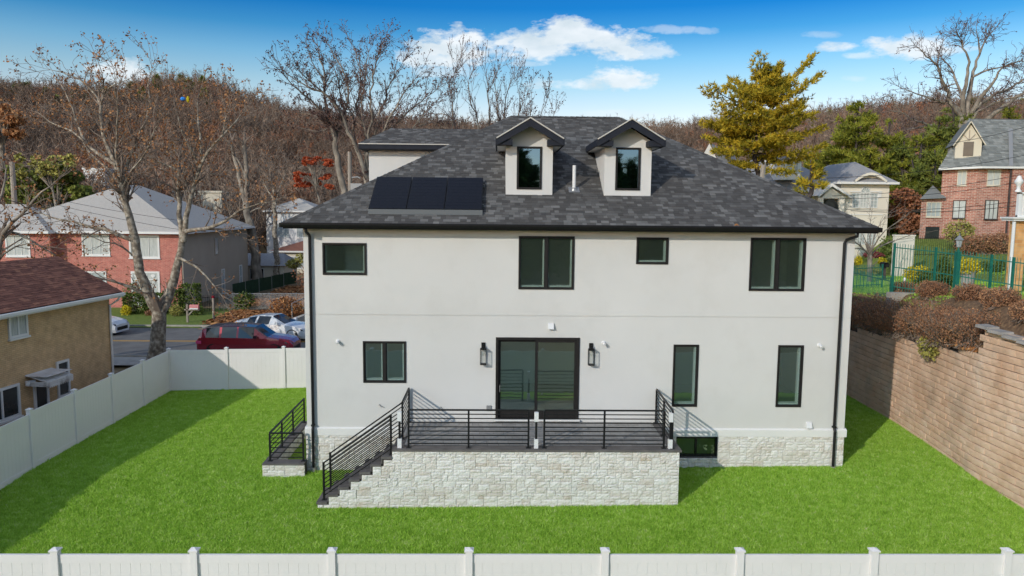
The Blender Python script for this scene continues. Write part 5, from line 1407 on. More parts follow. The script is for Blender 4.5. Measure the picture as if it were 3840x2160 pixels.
# ------------------------------------------------------------------ orange brick porch at the right edge
ob = thing('orange_brick_porch', (32, 12, 4.2), 'orange brick arcade with white balcony and urn cut by the right edge', 'porch')
YO = 12.0
A0 = sight(3792, 1090, YO); zt_ = sight(3792, 828, YO).z; zc = sight(3792, 815, YO).z; zb2 = sight(3792, 722, YO).z
xw = sight(3802, 900, YO).x
n = 10; cx_ = xw + 1.05; pts_ = [(xw, A0.z), (xw + .55, A0.z), (xw + .55, A0.z + 1.6)] + [(cx_ - .5 * math.cos(a), A0.z + 1.6 + .5 * math.sin(a)) for a in np.linspace(0, pi, n)] + [(xw + 1.55, A0.z), (xw + 3, A0.z), (xw + 3, zt_), (xw, zt_)]
b = MB(); V = [(x, YO, z) for x, z in pts_] + [(x, YO + .35, z) for x, z in pts_]; k = len(pts_)
b.add(V, [(i, (i + 1) % k, (i + 1) % k + k, i + k) for i in range(k)])
import mathutils
tri = mathutils.geometry.tessellate_polygon([[Vector((x, z, 0)) for x, z in pts_]])
b.add(V, [tuple(t_) for t_ in tri]); b.build('brick_arcade', M['orangebrick'], ob, fixn=True)
b = MB(); b.box(xw - .25, YO - .25, zt_, xw + 3, YO + .6, zc); b.box(xw - .33, YO - .33, zc - .06, xw + 3, YO + .6, zc + .02); b.build('cornice', M['stonewhite'], ob)
b = MB(); b.box(xw - .0, YO - .12, zc + .02, xw + .14, YO + .05, zb2); b.box(xw - .0, YO - .12, zb2 - .06, xw + 3, YO + .05, zb2 + .02); b.box(xw, YO - .1, zc + .02, xw + 3, YO + .04, zc + .1)
b.box(xw + .14, YO - .0, zc + .1, xw + 3, YO + .03, zb2 - .06); b.build('balcony_panel', M['stonewhite'], ob)
for i in range(5):
    b = MB(); x = xw + .35 + i * .24; b.lathe((x, YO - .06, zc + .1), [(.05, 0), (.07, .15), (.03, .45), (.05, .7), (.05, zb2 - zc - .17)], 8); b.build('baluster', M['stonewhite'], ob, smooth=True)
ux = sight(3818, 700, YO).x; b = MB(); b.lathe((ux, YO - .03, zb2 + .02), [(.13, 0), (.13, .08), (.07, .14), (.09, .3), (.17, .42), (.19, .5), (.12, .6), (.1, .66), (.06, .74), (0, .76)], 12); b.build('urn', M['stonewhite'], ob, smooth=True)
b = MB(); b.tube([(xw - .12, YO - .1, zt_ - .02), (xw - .12, YO - .1, A0.z - .1)], .075, 10, cap=True); b.build('white_column', M['pvc'], ob)

# ------------------------------------------------------------------ green iron fences and the lamp
def iron_fence(label, pts, h, sp, rails, m='greenpaint', postw=.05, posts=True, cat='fence', name='iron_fence', pr=.012):
    t = thing(name, tuple(pts[0]), label, cat)
    unit = MB(); unit.tube([(0, 0, 0), (0, 0, 1)], pr, 4); me = unit.mesh('picket'); me.materials.append(M[m])
    for a, c in zip(pts[:-1], pts[1:]):
        a, c = Vector(a), Vector(c); L = (c - a).length; n = int(L / sp)
        for i in range(1, n): piece('picket', me, t, a.lerp(c, i / n), (1, 1, h + .12))
        for rz_ in rails:
            b = MB(); b.beam(tuple(a + Vector((0, 0, h * rz_))), tuple(c + Vector((0, 0, h * rz_))), .03, .035); b.build('rail', M[m], t)
    if posts:
        for p in pts:
            b = MB(); w = postw / 2; b.box(p[0] - w, p[1] - w, p[2] - .3, p[0] + w, p[1] + w, p[2] + h + .12); b.build('post', M[m], t)
    return t
P0 = Vector((21.64, 7.48, 4.84)); fdv = Vector((.573, -1, 0)).normalized(); fnn = (1.0, .573, 0)
def on_fence(u, v=1000):
    p = sight_plane(u, v, P0, fnn); return p.x, p.y
Fp = [tuple(P0)]
for u_, z_ in ((3506, 4.76), (3590, 4.70), (3717, 4.60), (3800, 4.55), (3905, 4.5)):
    x_, y_ = on_fence(u_); Fp.append((x_, y_, z_))
iron_fence('tall green iron picket fence with a lamp post above the barberry bank', Fp, 1.76, .105, (.97, .52, .08), postw=.075)
lp = Fp[2]
lt = thing('lamp_post', lp, 'grey lantern on a green post in the tall picket fence', 'lamp')
b = MB(); b.box(lp[0] - .075, lp[1] - .075, lp[2] - .3, lp[0] + .075, lp[1] + .075, lp[2] + 1.82); b.tube([(lp[0], lp[1], lp[2] + 1.8), (lp[0], lp[1], lp[2] + 1.98)], .03, 8); b.build('lamp_column', M['greenpaint'], lt)
b = MB(); b.lathe((lp[0], lp[1], lp[2] + 1.97), [(.04, 0), (.07, .03), (.12, .27), (.12, .29)], 6); b.build('lantern_glass', M['glassfar'], lt)
b = MB(); b.lathe((lp[0], lp[1], lp[2] + 2.25), [(.17, 0), (.17, .02), (.09, .09), (.05, .15), (.02, .17), (.02, .24), (0, .26)], 6)
for a in range(6): b.beam((lp[0] + .07 * math.cos(a * pi / 3), lp[1] + .07 * math.sin(a * pi / 3), lp[2] + 1.98), (lp[0] + .12 * math.cos(a * pi / 3), lp[1] + .12 * math.sin(a * pi / 3), lp[2] + 2.26), .014, .014)
b.build('lantern_cap', M['steel'], lt)
x_, y_ = P0.x, P0.y
iron_fence('low green iron picket fence around the small lawn beside the house corner', [(21.75, 7.8, 4.2), (22.3, 13.6, 4.2), (25.2, 15.2, 4.2)], 1.0, .13, (.95, .1), postw=.05)
b = MB(); b.box(21.3, 6.9, 4.0, 22.6, 7.25, 4.78); tag(b.build('concrete_block', M['concrete'], None), 'grey concrete block under the first tall green fence post', 'block')
q0, q1 = sight(3430, 890, 27), sight(3585, 890, 27)
zq = float(terrace_z(q0.x, 27)) ; iron_fence('black iron picket fence in front of the rose brick house garage', [(q0.x, 27, q0.z - 1.25), (q1.x, 27, q1.z - 1.25)], 1.25, .13, (.96, .1), m='black', postw=.05)
gw0, gw1 = sight(3358, 885, 26), sight(3424, 998, 26)
b = MB(); b.box(gw0.x, 26, gw1.z - 1.0, gw1.x, 26.3, gw0.z); b.box(gw0.x - .04, 25.96, gw0.z, gw1.x + .04, 26.34, gw0.z + .08); tag(b.build('garden_wall', M['ivory'], None), 'plain ivory garden wall between the ivory house and the black iron fence', 'wall')
# things on the terrace lawn
pl_ = sight(3627, 1074, 15); t = thing('planter', tuple(pl_), 'tall pale stone planter overflowing with a gold bush behind the picket fence', 'planter')
b = MB(); b.lathe(tuple(pl_), [(.30, 0), (.30, .05), (.33, .6), (.37, .74), (.39, .78), (.34, .78), (.3, .7)], 14); b.build('pot', M['cap'], t, smooth=True)
sg = thing('statuette', tuple(sight(3390, 1086, 11)), 'small white sitting statuette behind the left end of the picket fence', 'statue')
c0 = sight(3390, 1086, 11); b = MB(); b.lathe(tuple(c0), [(.13, 0), (.14, .05), (.11, .2), (.08, .34), (.05, .4)], 10); b.lathe((c0.x - .02, c0.y - .03, c0.z + .38), [(.03, 0), (.08, .06), (.07, .12), (.02, .17)], 8); b.lathe((c0.x + .14, c0.y, c0.z), [(.07, 0), (.06, .05), (0, .1)], 8); b.build('figure', M['stonewhite'], sg, smooth=True)
c1 = sight(3315, 1045, 22); mb2 = thing('mailbox', tuple(c1), 'dark mailbox on a brown post beside the path of the ivory house', 'mailbox')
b = MB(); b.box(c1.x - .06, 21.94, c1.z, c1.x + .06, 22.06, c1.z + .7); b.build('post', M['darkbark'], mb2)
b = MB(); b.box(c1.x - .17, 21.8, c1.z + .7, c1.x + .17, 22.3, c1.z + .88); b.prism([(c1.x - .17, c1.z + .88), (c1.x - .1, c1.z + .98), (c1.x + .1, c1.z + .98), (c1.x + .17, c1.z + .88)], 1, 21.8, 22.3); b.build('box', M['frame'], mb2)
pth = [sight(3200, 1024, 24), sight(3290, 1030, 22), sight(3345, 1035, 20), sight(3400, 1052, 17), sight(3500, 1060, 15.5), sight(3700, 1075, 13.6), sight(3860, 1090, 12.4)]
b = MB()
for a, c in zip(pth[:-1], pth[1:]):
    d = Vector((c.x - a.x, c.y - a.y, 0)).normalized(); nrm = Vector((-d.y, d.x, 0)) * .75
    f_ = lambda p: (p.x, p.y, float(terrace_z(p.x, p.y)) + .03)
    b.add([f_(a - nrm), f_(c - nrm), f_(c + nrm), f_(a + nrm)], [(0, 1, 2, 3)])
b.build('garden_path', M['concrete'], None, kind='structure')

# ------------------------------------------------------------------ cars
def car(name, L, W, prof, bodym, roofm, label, loc, rotz, wheel=.35, wx=(.86, .86), low=.2, tail='taillamp', hz=1.0):
    """prof rows: x fraction (0 tail, 1 nose), z belt, z roof, half width scale at belt, roof half width scale; glass when roof is well above belt"""
    t = thing(name, (0, 0, 0), label, 'car')
    rows = []
    hw = W / 2
    for fx, zb_, zr_, kb, kr in prof:
        x = (fx - .5) * L
        w = hw * kb; r = hw * kr
        rows.append([(x, 0, low), (x, w * .9, low), (x, w * 1.0, low + .18), (x, w * 1.02, (low + zb_) / 2 + .05), (x, w * .97, zb_), (x, r, zr_ - .05 if zr_ - zb_ > .15 else zr_ - .01), (x, r * .9, zr_), (x, 0, zr_ + .015)])
    nP = 8
    body = MB(); glass = MB(); roofb = MB(); pill = MB()
    V = np.array(rows, float).reshape(-1, 3); Vm = V * np.array([1, -1, 1])
    def face(i, j, mirror, target, out=0.0):
        q = [i * nP + j, (i + 1) * nP + j, (i + 1) * nP + j + 1, i * nP + j + 1]
        P = (Vm if mirror else V)[q]
        target.add(P, [(0, 1, 2, 3) if not mirror else (3, 2, 1, 0)])
    for i in range(len(prof) - 1):
        g0, g1 = prof[i][2] - prof[i][1], prof[i + 1][2] - prof[i + 1][1]
        slope = abs(prof[i + 1][2] - prof[i][2]) / ((prof[i + 1][0] - prof[i][0]) * L)
        for mir in (False, True):
            for j in range(nP - 1):
                tgt = body
                cabin = max(g0, g1) > .2
                if j == 4 and g0 > .2 and g1 > .2: tgt = glass if prof[i + 1][0] - prof[i][0] > .06 else pill
                elif j == 4 and cabin: tgt = body
                elif j >= 5 and cabin and slope > .28: tgt = glass
                elif j >= 5 and cabin: tgt = roofb
                face(i, j, mir, tgt)
    for idx, rev in ((0, False), (len(prof) - 1, True)):
        P = list(V[idx * nP:(idx + 1) * nP]) + list(Vm[idx * nP:(idx + 1) * nP])[::-1]
        body.add(P, [tuple(range(len(P)))[::-1] if rev else tuple(range(len(P)))])
    bo = body.build('body', M[bodym], t, fixn=True)
    if pill.n: pill.build('pillar', M[bodym], t)
    glass.build('window', M['carglass'], t)
    if roofb.n: roofb.build('roof', M[roofm], t)
    zhub = wheel
    for x in (-L / 2 + L * .19, L / 2 - L * .185):
        for s in (-1, 1):
            b = MB(); y = s * (hw * .985)
            ang = np.linspace(0, 2 * pi, 21)[:-1]
            V2 = []; 
            for (yy, r) in ((y - s * .2, wheel * .93), (y - s * .18, wheel), (y - s * .02, wheel), (y, wheel * .94), (y + s * .002, wheel * .68), (y - s * .04, wheel * .66)):
                V2 += [(x + r * math.cos(a), yy, zhub + r * math.sin(a)) for a in ang]
            f = [(k * 20 + i, k * 20 + (i + 1) % 20, (k + 1) * 20 + (i + 1) % 20, (k + 1) * 20 + i) for k in range(5) for i in range(20)]
            b.add(V2, f); w_ = b.build('tyre', M['rubber'], t, fixn=True)
            b = MB()
            for k in range(5):
                a = k * 2 * pi / 5 + .3
                b.beam((x, y - s * .02, zhub), (x + wheel * .66 * math.cos(a), y - s * .02, zhub + wheel * .66 * math.sin(a)), .07, .03, up=(0, 1, 0))
            b.tube([(x, y - s * .05, zhub), (x, y - s * .0, zhub)], wheel * .16, 10, cap=True); b.build('rim', M['rim'], w_)
            b = MB(); V2 = [(x + wheel * 1.14 * math.cos(a), y + s * .022, zhub + wheel * 1.14 * math.sin(a)) for a in np.linspace(-.15, pi + .15, 14)] + [(x + wheel * .98 * math.cos(a), y + s * .02, zhub + wheel * .98 * math.sin(a)) for a in np.linspace(-.15, pi + .15, 14)]
            b.add(V2, [(i, i + 1, i + 15, i + 14) for i in range(13)]); b.build('wheel_arch', M['rubber'], t)
    xf_ = L / 2; zl = prof[-2][1]
    for s in (-1, 1):
        b = MB(); b.add([(xf_ - .42, s * hw * .93, zl + .0), (xf_ - .03, s * hw * .62, zl - .1), (xf_ - .0, s * hw * .66, zl - .19), (xf_ - .34, s * hw * 1.0, zl - .08)], [(0, 1, 2, 3)]); b.v[0] += np.array([.015, s * .015, .01]); b.build('headlight', M['glassdark'], t)
        b = MB(); b.box(-L / 2 - .01, s * hw * .97 - .04 * (s > 0) - .28 * (s > 0) + (0 if s > 0 else 0), prof[0][1] - .16, -L / 2 + .02, s * hw * .97 - .04 * (s > 0) + (.0 if s > 0 else .28), prof[0][1] - .02)
        b.box(-L / 2 + .0, s * hw * .975 - .015, prof[0][1] - .17, -L / 2 + .28, s * hw * .975 + .02, prof[0][1] - .01)
        b.build('tail_light', M[tail], t)
        xm_ = L * .13; b = MB(); b.box(xm_ - .1, s * (hw + .03) - .0 if s > 0 else s * (hw + .2), prof[len(prof) // 2][1] + .02, xm_ + .08, s * (hw + .2) if s > 0 else s * (hw + .03), prof[len(prof) // 2][1] + .17); b.build('mirror', M[roofm], t)
    b = MB(); b.box(xf_ - .04, -hw * .55, low + .12, xf_ + .015, hw * .55, low + .32); b.build('grille', M['black'], t)
    b = MB()
    for s in (-1, 1):
        for fx in (.30, .50): b.box((fx) * L - L / 2 - .09, s * hw * 1.015 - .012, prof[3][1] - .12, (fx) * L - L / 2 + .09, s * hw * 1.015 + .012, prof[3][1] - .09)
    b.build('door_handle', M[bodym], t)
    t.location = loc; t.rotation_euler = (0, 0, rotz); t.scale = (1, 1, hz)
    return t
suv = [(0, .95, 1.0, .86, .7), (.02, 1.08, 1.18, .92, .74), (.055, 1.12, 1.62, .95, .72), (.10, 1.13, 1.70, .97, .74), (.24, 1.13, 1.76, 1, .76), (.265, 1.13, 1.765, 1, .76), (.42, 1.12, 1.78, 1, .76), (.44, 1.12, 1.78, 1, .76), (.60, 1.10, 1.72, 1, .74), (.735, 1.09, 1.16, 1, .78), (.86, 1.04, 1.08, .97, .74), (.965, .92, .97, .88, .66), (1, .70, .80, .78, .55)]
car('parked_suv', 5.05, 1.94, suv, 'carred', 'cardark', 'dark red sport utility car parked just beyond the white fence', (-7.55, 17.9, .0), math.radians(-1), wheel=.37, low=.25, hz=.91)
sed = [(0, .92, .96, .84, .62), (.03, .98, 1.04, .9, .66), (.13, .99, 1.10, .95, .66), (.20, .98, 1.30, .97, .58), (.31, .97, 1.41, 1, .58), (.335, .97, 1.42, 1, .58), (.50, .95, 1.43, 1, .58), (.52, .95, 1.42, 1, .58), (.69, .94, 1.0, 1, .70), (.86, .88, .92, .97, .66), (.965, .76, .80, .88, .58), (1, .58, .64, .78, .48)]
car('parked_sedan', 4.95, 1.88, sed, 'carwhite', 'carwhite', 'white sedan with black glass roof parked behind the dark red car', (-7.55, 22.9, 0), math.radians(-16), wheel=.34, low=.18)
cross = [(0, .96, 1.0, .86, .62), (.03, 1.04, 1.14, .92, .66), (.12, 1.04, 1.40, .95, .6), (.25, 1.03, 1.58, .98, .6), (.27, 1.03, 1.59, .98, .6), (.48, 1.0, 1.62, 1, .6), (.50, 1.0, 1.62, 1, .6), (.70, .98, 1.1, 1, .72), (.84, .93, .99, .97, .7), (.95, .80, .86, .88, .62), (1, .60, .66, .76, .5)]
car('parked_crossover', 4.75, 1.92, cross, 'carwhite', 'cardark', 'white electric crossover with its nose showing past the tan brick house', (-19.6, 24.0, 0), math.radians(-6), wheel=.36, low=.2)

# ------------------------------------------------------------------ vegetation
def norm(v): return v / (np.linalg.norm(v) + 1e-9)
def rand_perp(d, rng):
    r = rng.normal(size=3); p = r - d * np.dot(r, d); return norm(p)
def leaf_quads(mb, pts, size, rng, elong=1.0, flat=0.0):
    """leaf-sized quads scattered at pts"""
    P = np.asarray(pts, float); n = len(P)
    if n == 0: return
    A = rng.normal(size=(n, 3)); A[:, 2] *= (1 - flat); A /= np.linalg.norm(A, axis=1, keepdims=True) + 1e-9
    B = rng.normal(size=(n, 3)); B[:, 2] *= (1 - flat); B -= A * (A * B).sum(1, keepdims=True); B /= np.linalg.norm(B, axis=1, keepdims=True) + 1e-9
    s = (size * rng.uniform(.6, 1.3, n))[:, None]
    V = np.stack([P - A * s * .5, P + B * s * .5 * elong + A * s * .1, P + A * s * .6, P - B * s * .5 * elong], 1).reshape(-1, 3)
    mb.add(V, np.arange(n * 4).reshape(-1, 4))
def grow(tw, p, d, L, r, lvl, rng, o):
    """o: dict(levels, dens, up, wig, ang, lmin, tips)"""
    n = max(3, min(9, int(L / .45)))
    P = [np.array(p, float)]; d = norm(np.array(d, float)); D = [d]
    for _ in range(n):
        d = norm(d + rng.normal(size=3) * o['wig'] + np.array([0, 0, o['up']]))
        P.append(P[-1] + d * L / n); D.append(d)
    R = np.linspace(r, max(r * .25, o['rmin']), n + 1)
    tw.tube(P, R, 5 if r > .05 else (4 if r > .025 else 3))
    if lvl >= o['levels'] or L < o['lmin']:
        o['tips'].extend(P[2:]); return
    nc = max(2, int(L * o['dens'][min(lvl, len(o['dens']) - 1)] * rng.uniform(.8, 1.2)))
    for k in range(nc):
        t = rng.uniform(.18, 1.0) if k < nc - 1 else 1.0
        i = min(n, int(t * n)); a = o['ang'] * rng.uniform(.6, 1.25)
        nd = D[i] * math.cos(a) + rand_perp(D[i], rng) * math.sin(a)
        grow(tw, P[i], nd, L * rng.uniform(.38, .62) * (1.15 - .35 * t), max(R[i] * .6, o['rmin']), lvl + 1, rng, o)
def bare_tree(name, label, base, limbs, seed, barkm='bark', twigm='twig', leaf=None, nleaf=0, leafsize=.13, group=None, levels=3, dens=(1.2, 1.8, 2.4), up=.05, wig=.16, ang=.75, rmin=.008, sub=.9, limb_children=1.0, cat='tree', tipw=1.0):
    rng = np.random.default_rng(seed)
    t = thing(name, tuple(base), label, cat, group)
    trunk = MB(); tw = MB(); tips = []
    o = dict(levels=levels, dens=dens, up=up, wig=wig, ang=ang, lmin=.35, rmin=rmin, tips=tips)
    for pts, r0, r1 in limbs:
        P = np.array([tuple(q) for q in pts], float)
        # resample with a little wander
        seg = np.linalg.norm(np.diff(P, axis=0), axis=1); L = seg.sum(); cum = np.concatenate([[0], np.cumsum(seg)])
        n = max(4, int(L / .55)); tt = np.linspace(0, L, n + 1)
        Q = np.stack([np.interp(tt, cum, P[:, k]) for k in range(3)], 1)
        Qs = Q.copy(); Qs[1:-1] = (Q[:-2] + 2 * Q[1:-1] + Q[2:]) / 4
        Qs[1:-1] += rng.normal(size=Qs[1:-1].shape) * min(.06, L * .006)
        R = np.linspace(r0, r1, n + 1)
        if r0 >= .3: R[0] *= 1.35; R[1] *= 1.1
        trunk.tube(Qs, R, 12 if r0 > .2 else 8)
        nc = int(L * limb_children * 1.6)
        for k in range(nc):
            f = rng.uniform(.25 if r0 < .25 else .8, 1.0); i = min(n - 1, int(f * n))
            if R[i] > .28: continue
            dd = norm(Qs[i + 1] - Qs[i]); a = ang * rng.uniform(.6, 1.3)
            nd = norm(dd * math.cos(a) + rand_perp(dd, rng) * math.sin(a) + np.array([0, 0, .12]))
            grow(tw, Qs[i], nd, (1.0 + L * .18) * sub * rng.uniform(.5, 1.2), max(rmin * 1.5, min(.06, R[i] * .5)), 1, rng, o)
        dd = norm(Qs[-1] - Qs[-2])
        for k in range(3):
            grow(tw, Qs[-1], norm(dd + rng.normal(size=3) * .35), (1.0 + L * .16) * sub, max(r1 * .9, rmin), 1, rng, o)
    trunk.build('trunk', M[barkm], t, smooth=True)
    tw.build('crown', M[twigm], t)
    if leaf and nleaf:
        T = np.array(tips); sel = T[rng.integers(0, len(T), nleaf)] + rng.normal(size=(nleaf, 3)) * .08
        lb = MB(); leaf_quads(lb, sel, leafsize, rng); lb.build('leaves', M[leaf], t, kind='stuff')
    return t

def S(Y, *uv, dy=0.0):
    n = len(uv); return [sight(u, v, Y + dy * i / max(1, n - 1)) for i, (u, v) in enumerate(uv)]
Ys = 15.2
bare_tree('sycamore_tree', 'large bare sycamore with mottled forked trunk just beyond the white fence corner', sight(588, 1345, Ys), [
    (S(Ys, (585, 1372), (592, 1290), (596, 1220), (597, 1165)), .40, .33),
    (S(Ys, (597, 1175), (563, 1121), (544, 1079), (521, 1007), (512, 958), (509, 910), (490, 848), (479, 793), (462, 721), (452, 686), dy=-.4), .27, .14),
    (S(Ys - .4, (452, 692), (442, 647), (431, 609), (408, 571), (393, 521), (385, 480), (374, 438), (378, 396), dy=.4), .13, .065),
    (S(Ys, (378, 396), (374, 370), (347, 343), (313, 309), (275, 282), (233, 271), (190, 262), dy=.8), .06, .012),
    (S(Ys, (378, 396), (389, 362), (397, 328), (385, 286), (372, 245), (366, 225), dy=-.6), .05, .012),
    (S(Ys, (392, 345), (416, 320), (450, 312), (476, 300), dy=-.9), .04, .01),
    (S(Ys, (313, 309), (318, 290), (330, 265), (345, 240)), .02, .008),
    (S(Ys - .4, (436, 620), (381, 582), (345, 560), (321, 540), (309, 514), (290, 460), (279, 427), (268, 392), (255, 350), (215, 300), dy=1.5), .10, .014),
    (S(Ys, (315, 528), (285, 500), (256, 484), (211, 468), (165, 446), (140, 420), dy=2), .06, .014),
    (S(Ys - .4, (452, 690), (420, 640), (393, 624), (347, 590), (313, 533), dy=1.6), .08, .03),
    (S(Ys - .4, (454, 690), (440, 601), (431, 559), (431, 514), (450, 446), (438, 392), (431, 362), (438, 324), (432, 300), dy=-1.6), .085, .014),
    (S(Ys - .4, (455, 695), (470, 610), (503, 552), (529, 495), (560, 442), (571, 408), (560, 358), (550, 290), (571, 256), dy=1.0), .10, .012),
    (S(Ys - .4, (460, 705), (490, 640), (525, 605), (545, 560), (575, 500), (600, 455), dy=-1.5), .07, .015),
    (S(Ys, (597, 1175), (608, 1151), (635, 1109), (654, 1045), (668, 988), (683, 930), (687, 892), (676, 824), (672, 760), (676, 681), (670, 635), dy=.6), .26, .06),
    (S(Ys + .3, (688, 905), (696, 851), (703, 802), (715, 745), (730, 690), (748, 627), (757, 582), (787, 552), (833, 521), (844, 476), (850, 420), dy=-.8), .16, .02),
    (S(Ys, (757, 582), (753, 521), (742, 446), (735, 400), (745, 350), dy=1.0), .07, .012),
    (S(Ys, (787, 552), (830, 520), (870, 470), (905, 430), (935, 390), dy=1.2), .07, .012),
    (S(Ys, (748, 627), (720, 570), (690, 520), (670, 470), (660, 410), dy=-.9), .07, .012),
    (S(Ys + .5, (672, 640), (640, 620), (605, 613), (575, 600), (560, 594), (540, 560), dy=-.5), .06, .014),
    (S(Ys, (697, 868), (740, 862), (779, 856), (824, 847), (870, 810), (914, 779), (960, 765), (1004, 757), dy=-1.6), .11, .02),
    (S(Ys, (779, 858), (830, 860), (878, 869), (910, 890), dy=1.2), .05, .015),
    (S(Ys, (668, 965), (690, 981), (748, 999), (802, 1071), (833, 1111), dy=-.8), .08, .02),
    (S(Ys, (560, 1118), (525, 1090), (483, 1072), (440, 1062), (400, 1050), dy=-1.0), .11, .04),
    (S(Ys, (494, 900), (428, 872), (376, 855), (324, 838), (241, 834), (170, 800), (120, 790), dy=1.4), .11, .02),
    (S(Ys, (500, 960), (470, 930), (430, 900), (400, 925), (350, 890), dy=-1.4), .05, .015),
], 4, 'sycbark', 'twig', 'orangeleaf', 5600, .10, levels=3, dens=(1.3, 2.2, 2.9), sub=.75, rmin=.009, limb_children=1.7)
Yl = 13.0
bare_tree('left_edge_tree', 'bare branching tree reaching in from the far left edge above the tan brick house', sight(-60, 1200, Yl), [
    (S(Yl, (-70, 1300), (-40, 1100), (-12, 980), (0, 905)), .22, .13),
    (S(Yl, (0, 905), (28, 845), (69, 821), (100, 786), (138, 741), (180, 700), (221, 669), dy=-1), .11, .02),
    (S(Yl, (5, 890), (28, 852), (121, 905), (180, 940), (241, 972), (270, 1010), dy=1), .07, .02),
    (S(Yl, (-15, 990), (20, 930), (60, 930), (110, 895), (150, 920)), .06, .015),
    (S(Yl, (0, 905), (-20, 800), (10, 720), (30, 640), (0, 560), dy=1.5), .08, .015),
], 8, 'bark', 'twig', 'orangeleaf', 500, .12, sub=.7, levels=3)
Yc = 38
bare_tree('tall_bare_tree', 'tall bare tree with one straight mossy trunk left of the white house roof', sight(1295, 760, Yc), [
    (S(Yc, (1300, 880), (1290, 760), (1286, 698), (1268, 613), (1259, 546), (1250, 502), (1236, 455)), .30, .19),
    (S(Yc, (1236, 455), (1219, 390), (1214, 350), (1219, 279), (1205, 235), (1192, 190), (1188, 150), dy=2), .13, .02),
    (S(Yc, (1228, 439), (1179, 386), (1121, 341), (1090, 310), (1067, 288), (1046, 262), dy=-3), .10, .015),
    (S(Yc, (1240, 470), (1200, 440), (1150, 425), (1100, 420)), .07, .015),
    (S(Yc, (1250, 510), (1290, 470), (1298, 420), (1275, 370), (1268, 300), (1250, 250), dy=3), .11, .015),
    (S(Yc, (1214, 350), (1180, 320), (1140, 285), (1110, 250), (1095, 205), dy=-2), .07, .012),
    (S(Yc, (1219, 300), (1180, 255), (1160, 215), (1150, 170)), .06, .012),
    (S(Yc, (1240, 480), (1190, 500), (1150, 480), (1100, 475)), .06, .015),
], 12, 'bark', 'purpletwig', 'darkleaf', 3800, .105, levels=3, dens=(1.6, 2.8, 3.4), sub=.55, rmin=.013, up=.08, limb_children=2.3, ang=.65)
bare_tree('spreading_bare_tree', 'huge spreading bare tree with many leaning pale stems behind the left wing roof', sight(1385, 790, Yc), [
    (S(Yc, (1400, 880), (1388, 790), (1379, 700), (1372, 660)), .34, .24),
    (S(Yc, (1385, 700), (1353, 604), (1313, 511), (1286, 430), (1241, 377), (1214, 345), (1152, 325), (1089, 292), (1060, 260), dy=-3), .21, .02),
    (S(Yc, (1286, 430), (1310, 380), (1304, 288), (1275, 245), (1250, 207), (1230, 150), dy=2), .10, .015),
    (S(Yc, (1379, 665), (1371, 600), (1371, 484), (1340, 430), (1330, 400), (1344, 368), (1353, 300), (1344, 230), (1320, 170), dy=2), .17, .015),
    (S(Yc, (1376, 640), (1379, 560), (1380, 520), (1393, 435), (1388, 332), (1405, 270), (1420, 200), (1438, 154), dy=-2), .15, .015),
    (S(Yc, (1379, 520), (1357, 457), (1353, 368), (1375, 290), (1370, 230), (1390, 170)), .10, .012),
    (S(Yc, (1385, 640), (1402, 540), (1415, 470), (1429, 412), (1450, 350), (1473, 296), (1500, 250), (1527, 212), dy=3), .15, .015),
    (S(Yc, (1395, 650), (1424, 540), (1450, 460), (1482, 412), (1510, 360), (1536, 323), (1580, 270), dy=-2), .14, .015),
    (S(Yc, (1400, 650), (1437, 520), (1475, 460), (1513, 439), (1545, 410), (1576, 386), (1620, 350), (1661, 323), dy=2), .13, .015),
    (S(Yc, (1430, 640), (1490, 540), (1549, 484), (1575, 445), (1594, 412), (1620, 390), (1647, 368), dy=-1), .12, .012),
    (S(Yc, (1300, 470), (1275, 440), (1230, 430), (1190, 405), (1150, 395)), .08, .015),
    (S(Yc, (1549, 484), (1600, 460), (1670, 455), (1720, 450), dy=2), .05, .012),
    (S(Yc, (1310, 510), (1340, 470), (1310, 420), (1290, 350), (1310, 300)), .08, .012),
], 17, 'bark', 'purpletwig', 'darkleaf', 6000, .105, levels=3, dens=(1.6, 2.8, 3.4), sub=.50, rmin=.013, up=.08, limb_children=2.2, ang=.6)
Yr = 46
stems = [((1696, 520), (1702, 420), (1690, 360), (1700, 290), (1714, 252)), ((1720, 520), (1700, 450), (1660, 420), (1600, 450)), ((1804, 520), (1790, 440), (1768, 386), (1755, 320), (1775, 260)), ((1830, 520), (1836, 440), (1826, 368), (1832, 310), (1817, 262)),
         ((1875, 520), (1868, 420), (1862, 350), (1850, 300), (1870, 262)), ((1880, 520), (1892, 400), (1905, 330), (1930, 280)), ((1942, 520), (1945, 430), (1955, 368), (1940, 320))]
bare_tree('upright_bare_tree', 'cluster-stemmed bare tree with upright twigs behind the left end of the ridge', sight(1820, 760, Yr), [(S(Yr, (1820, 760), (1835, 640), (1850, 520)), .3, .2)] + [(S(Yr, (1845, 560), *s, dy=(i % 3 - 1) * 3), .10, .014) for i, s in enumerate(stems)],
          23, 'bark', 'purpletwig', 'darkleaf', 1800, .10, levels=3, dens=(1.3, 2.2, 2.8), sub=.72, rmin=.012, up=.22, ang=.5, limb_children=1.5)
stems = [((1985, 520), (1990, 430), (1995, 380), (1991, 330)), ((2020, 520), (2027, 430), (2050, 380), (2060, 345)), ((1960, 520), (1975, 440), (1965, 380)), ((2060, 520), (2065, 450), (2085, 410))]
bare_tree('thin_bare_tree', 'small pale twiggy bare tree showing above the middle of the ridge', sight(2010, 760, Yr + 4), [(S(Yr + 4, (2010, 760), (2012, 640), (2015, 520)), .2, .14)] + [(S(Yr + 4, (2015, 560), *s, dy=(i % 3 - 1) * 2), .07, .013) for i, s in enumerate(stems)],
          29, 'bark', 'purpletwig', 'darkleaf', 1100, .11, levels=3, dens=(1.3, 2.2, 2.8), sub=.65, rmin=.012, up=.25, ang=.5, limb_children=1.5)
Yt = 56
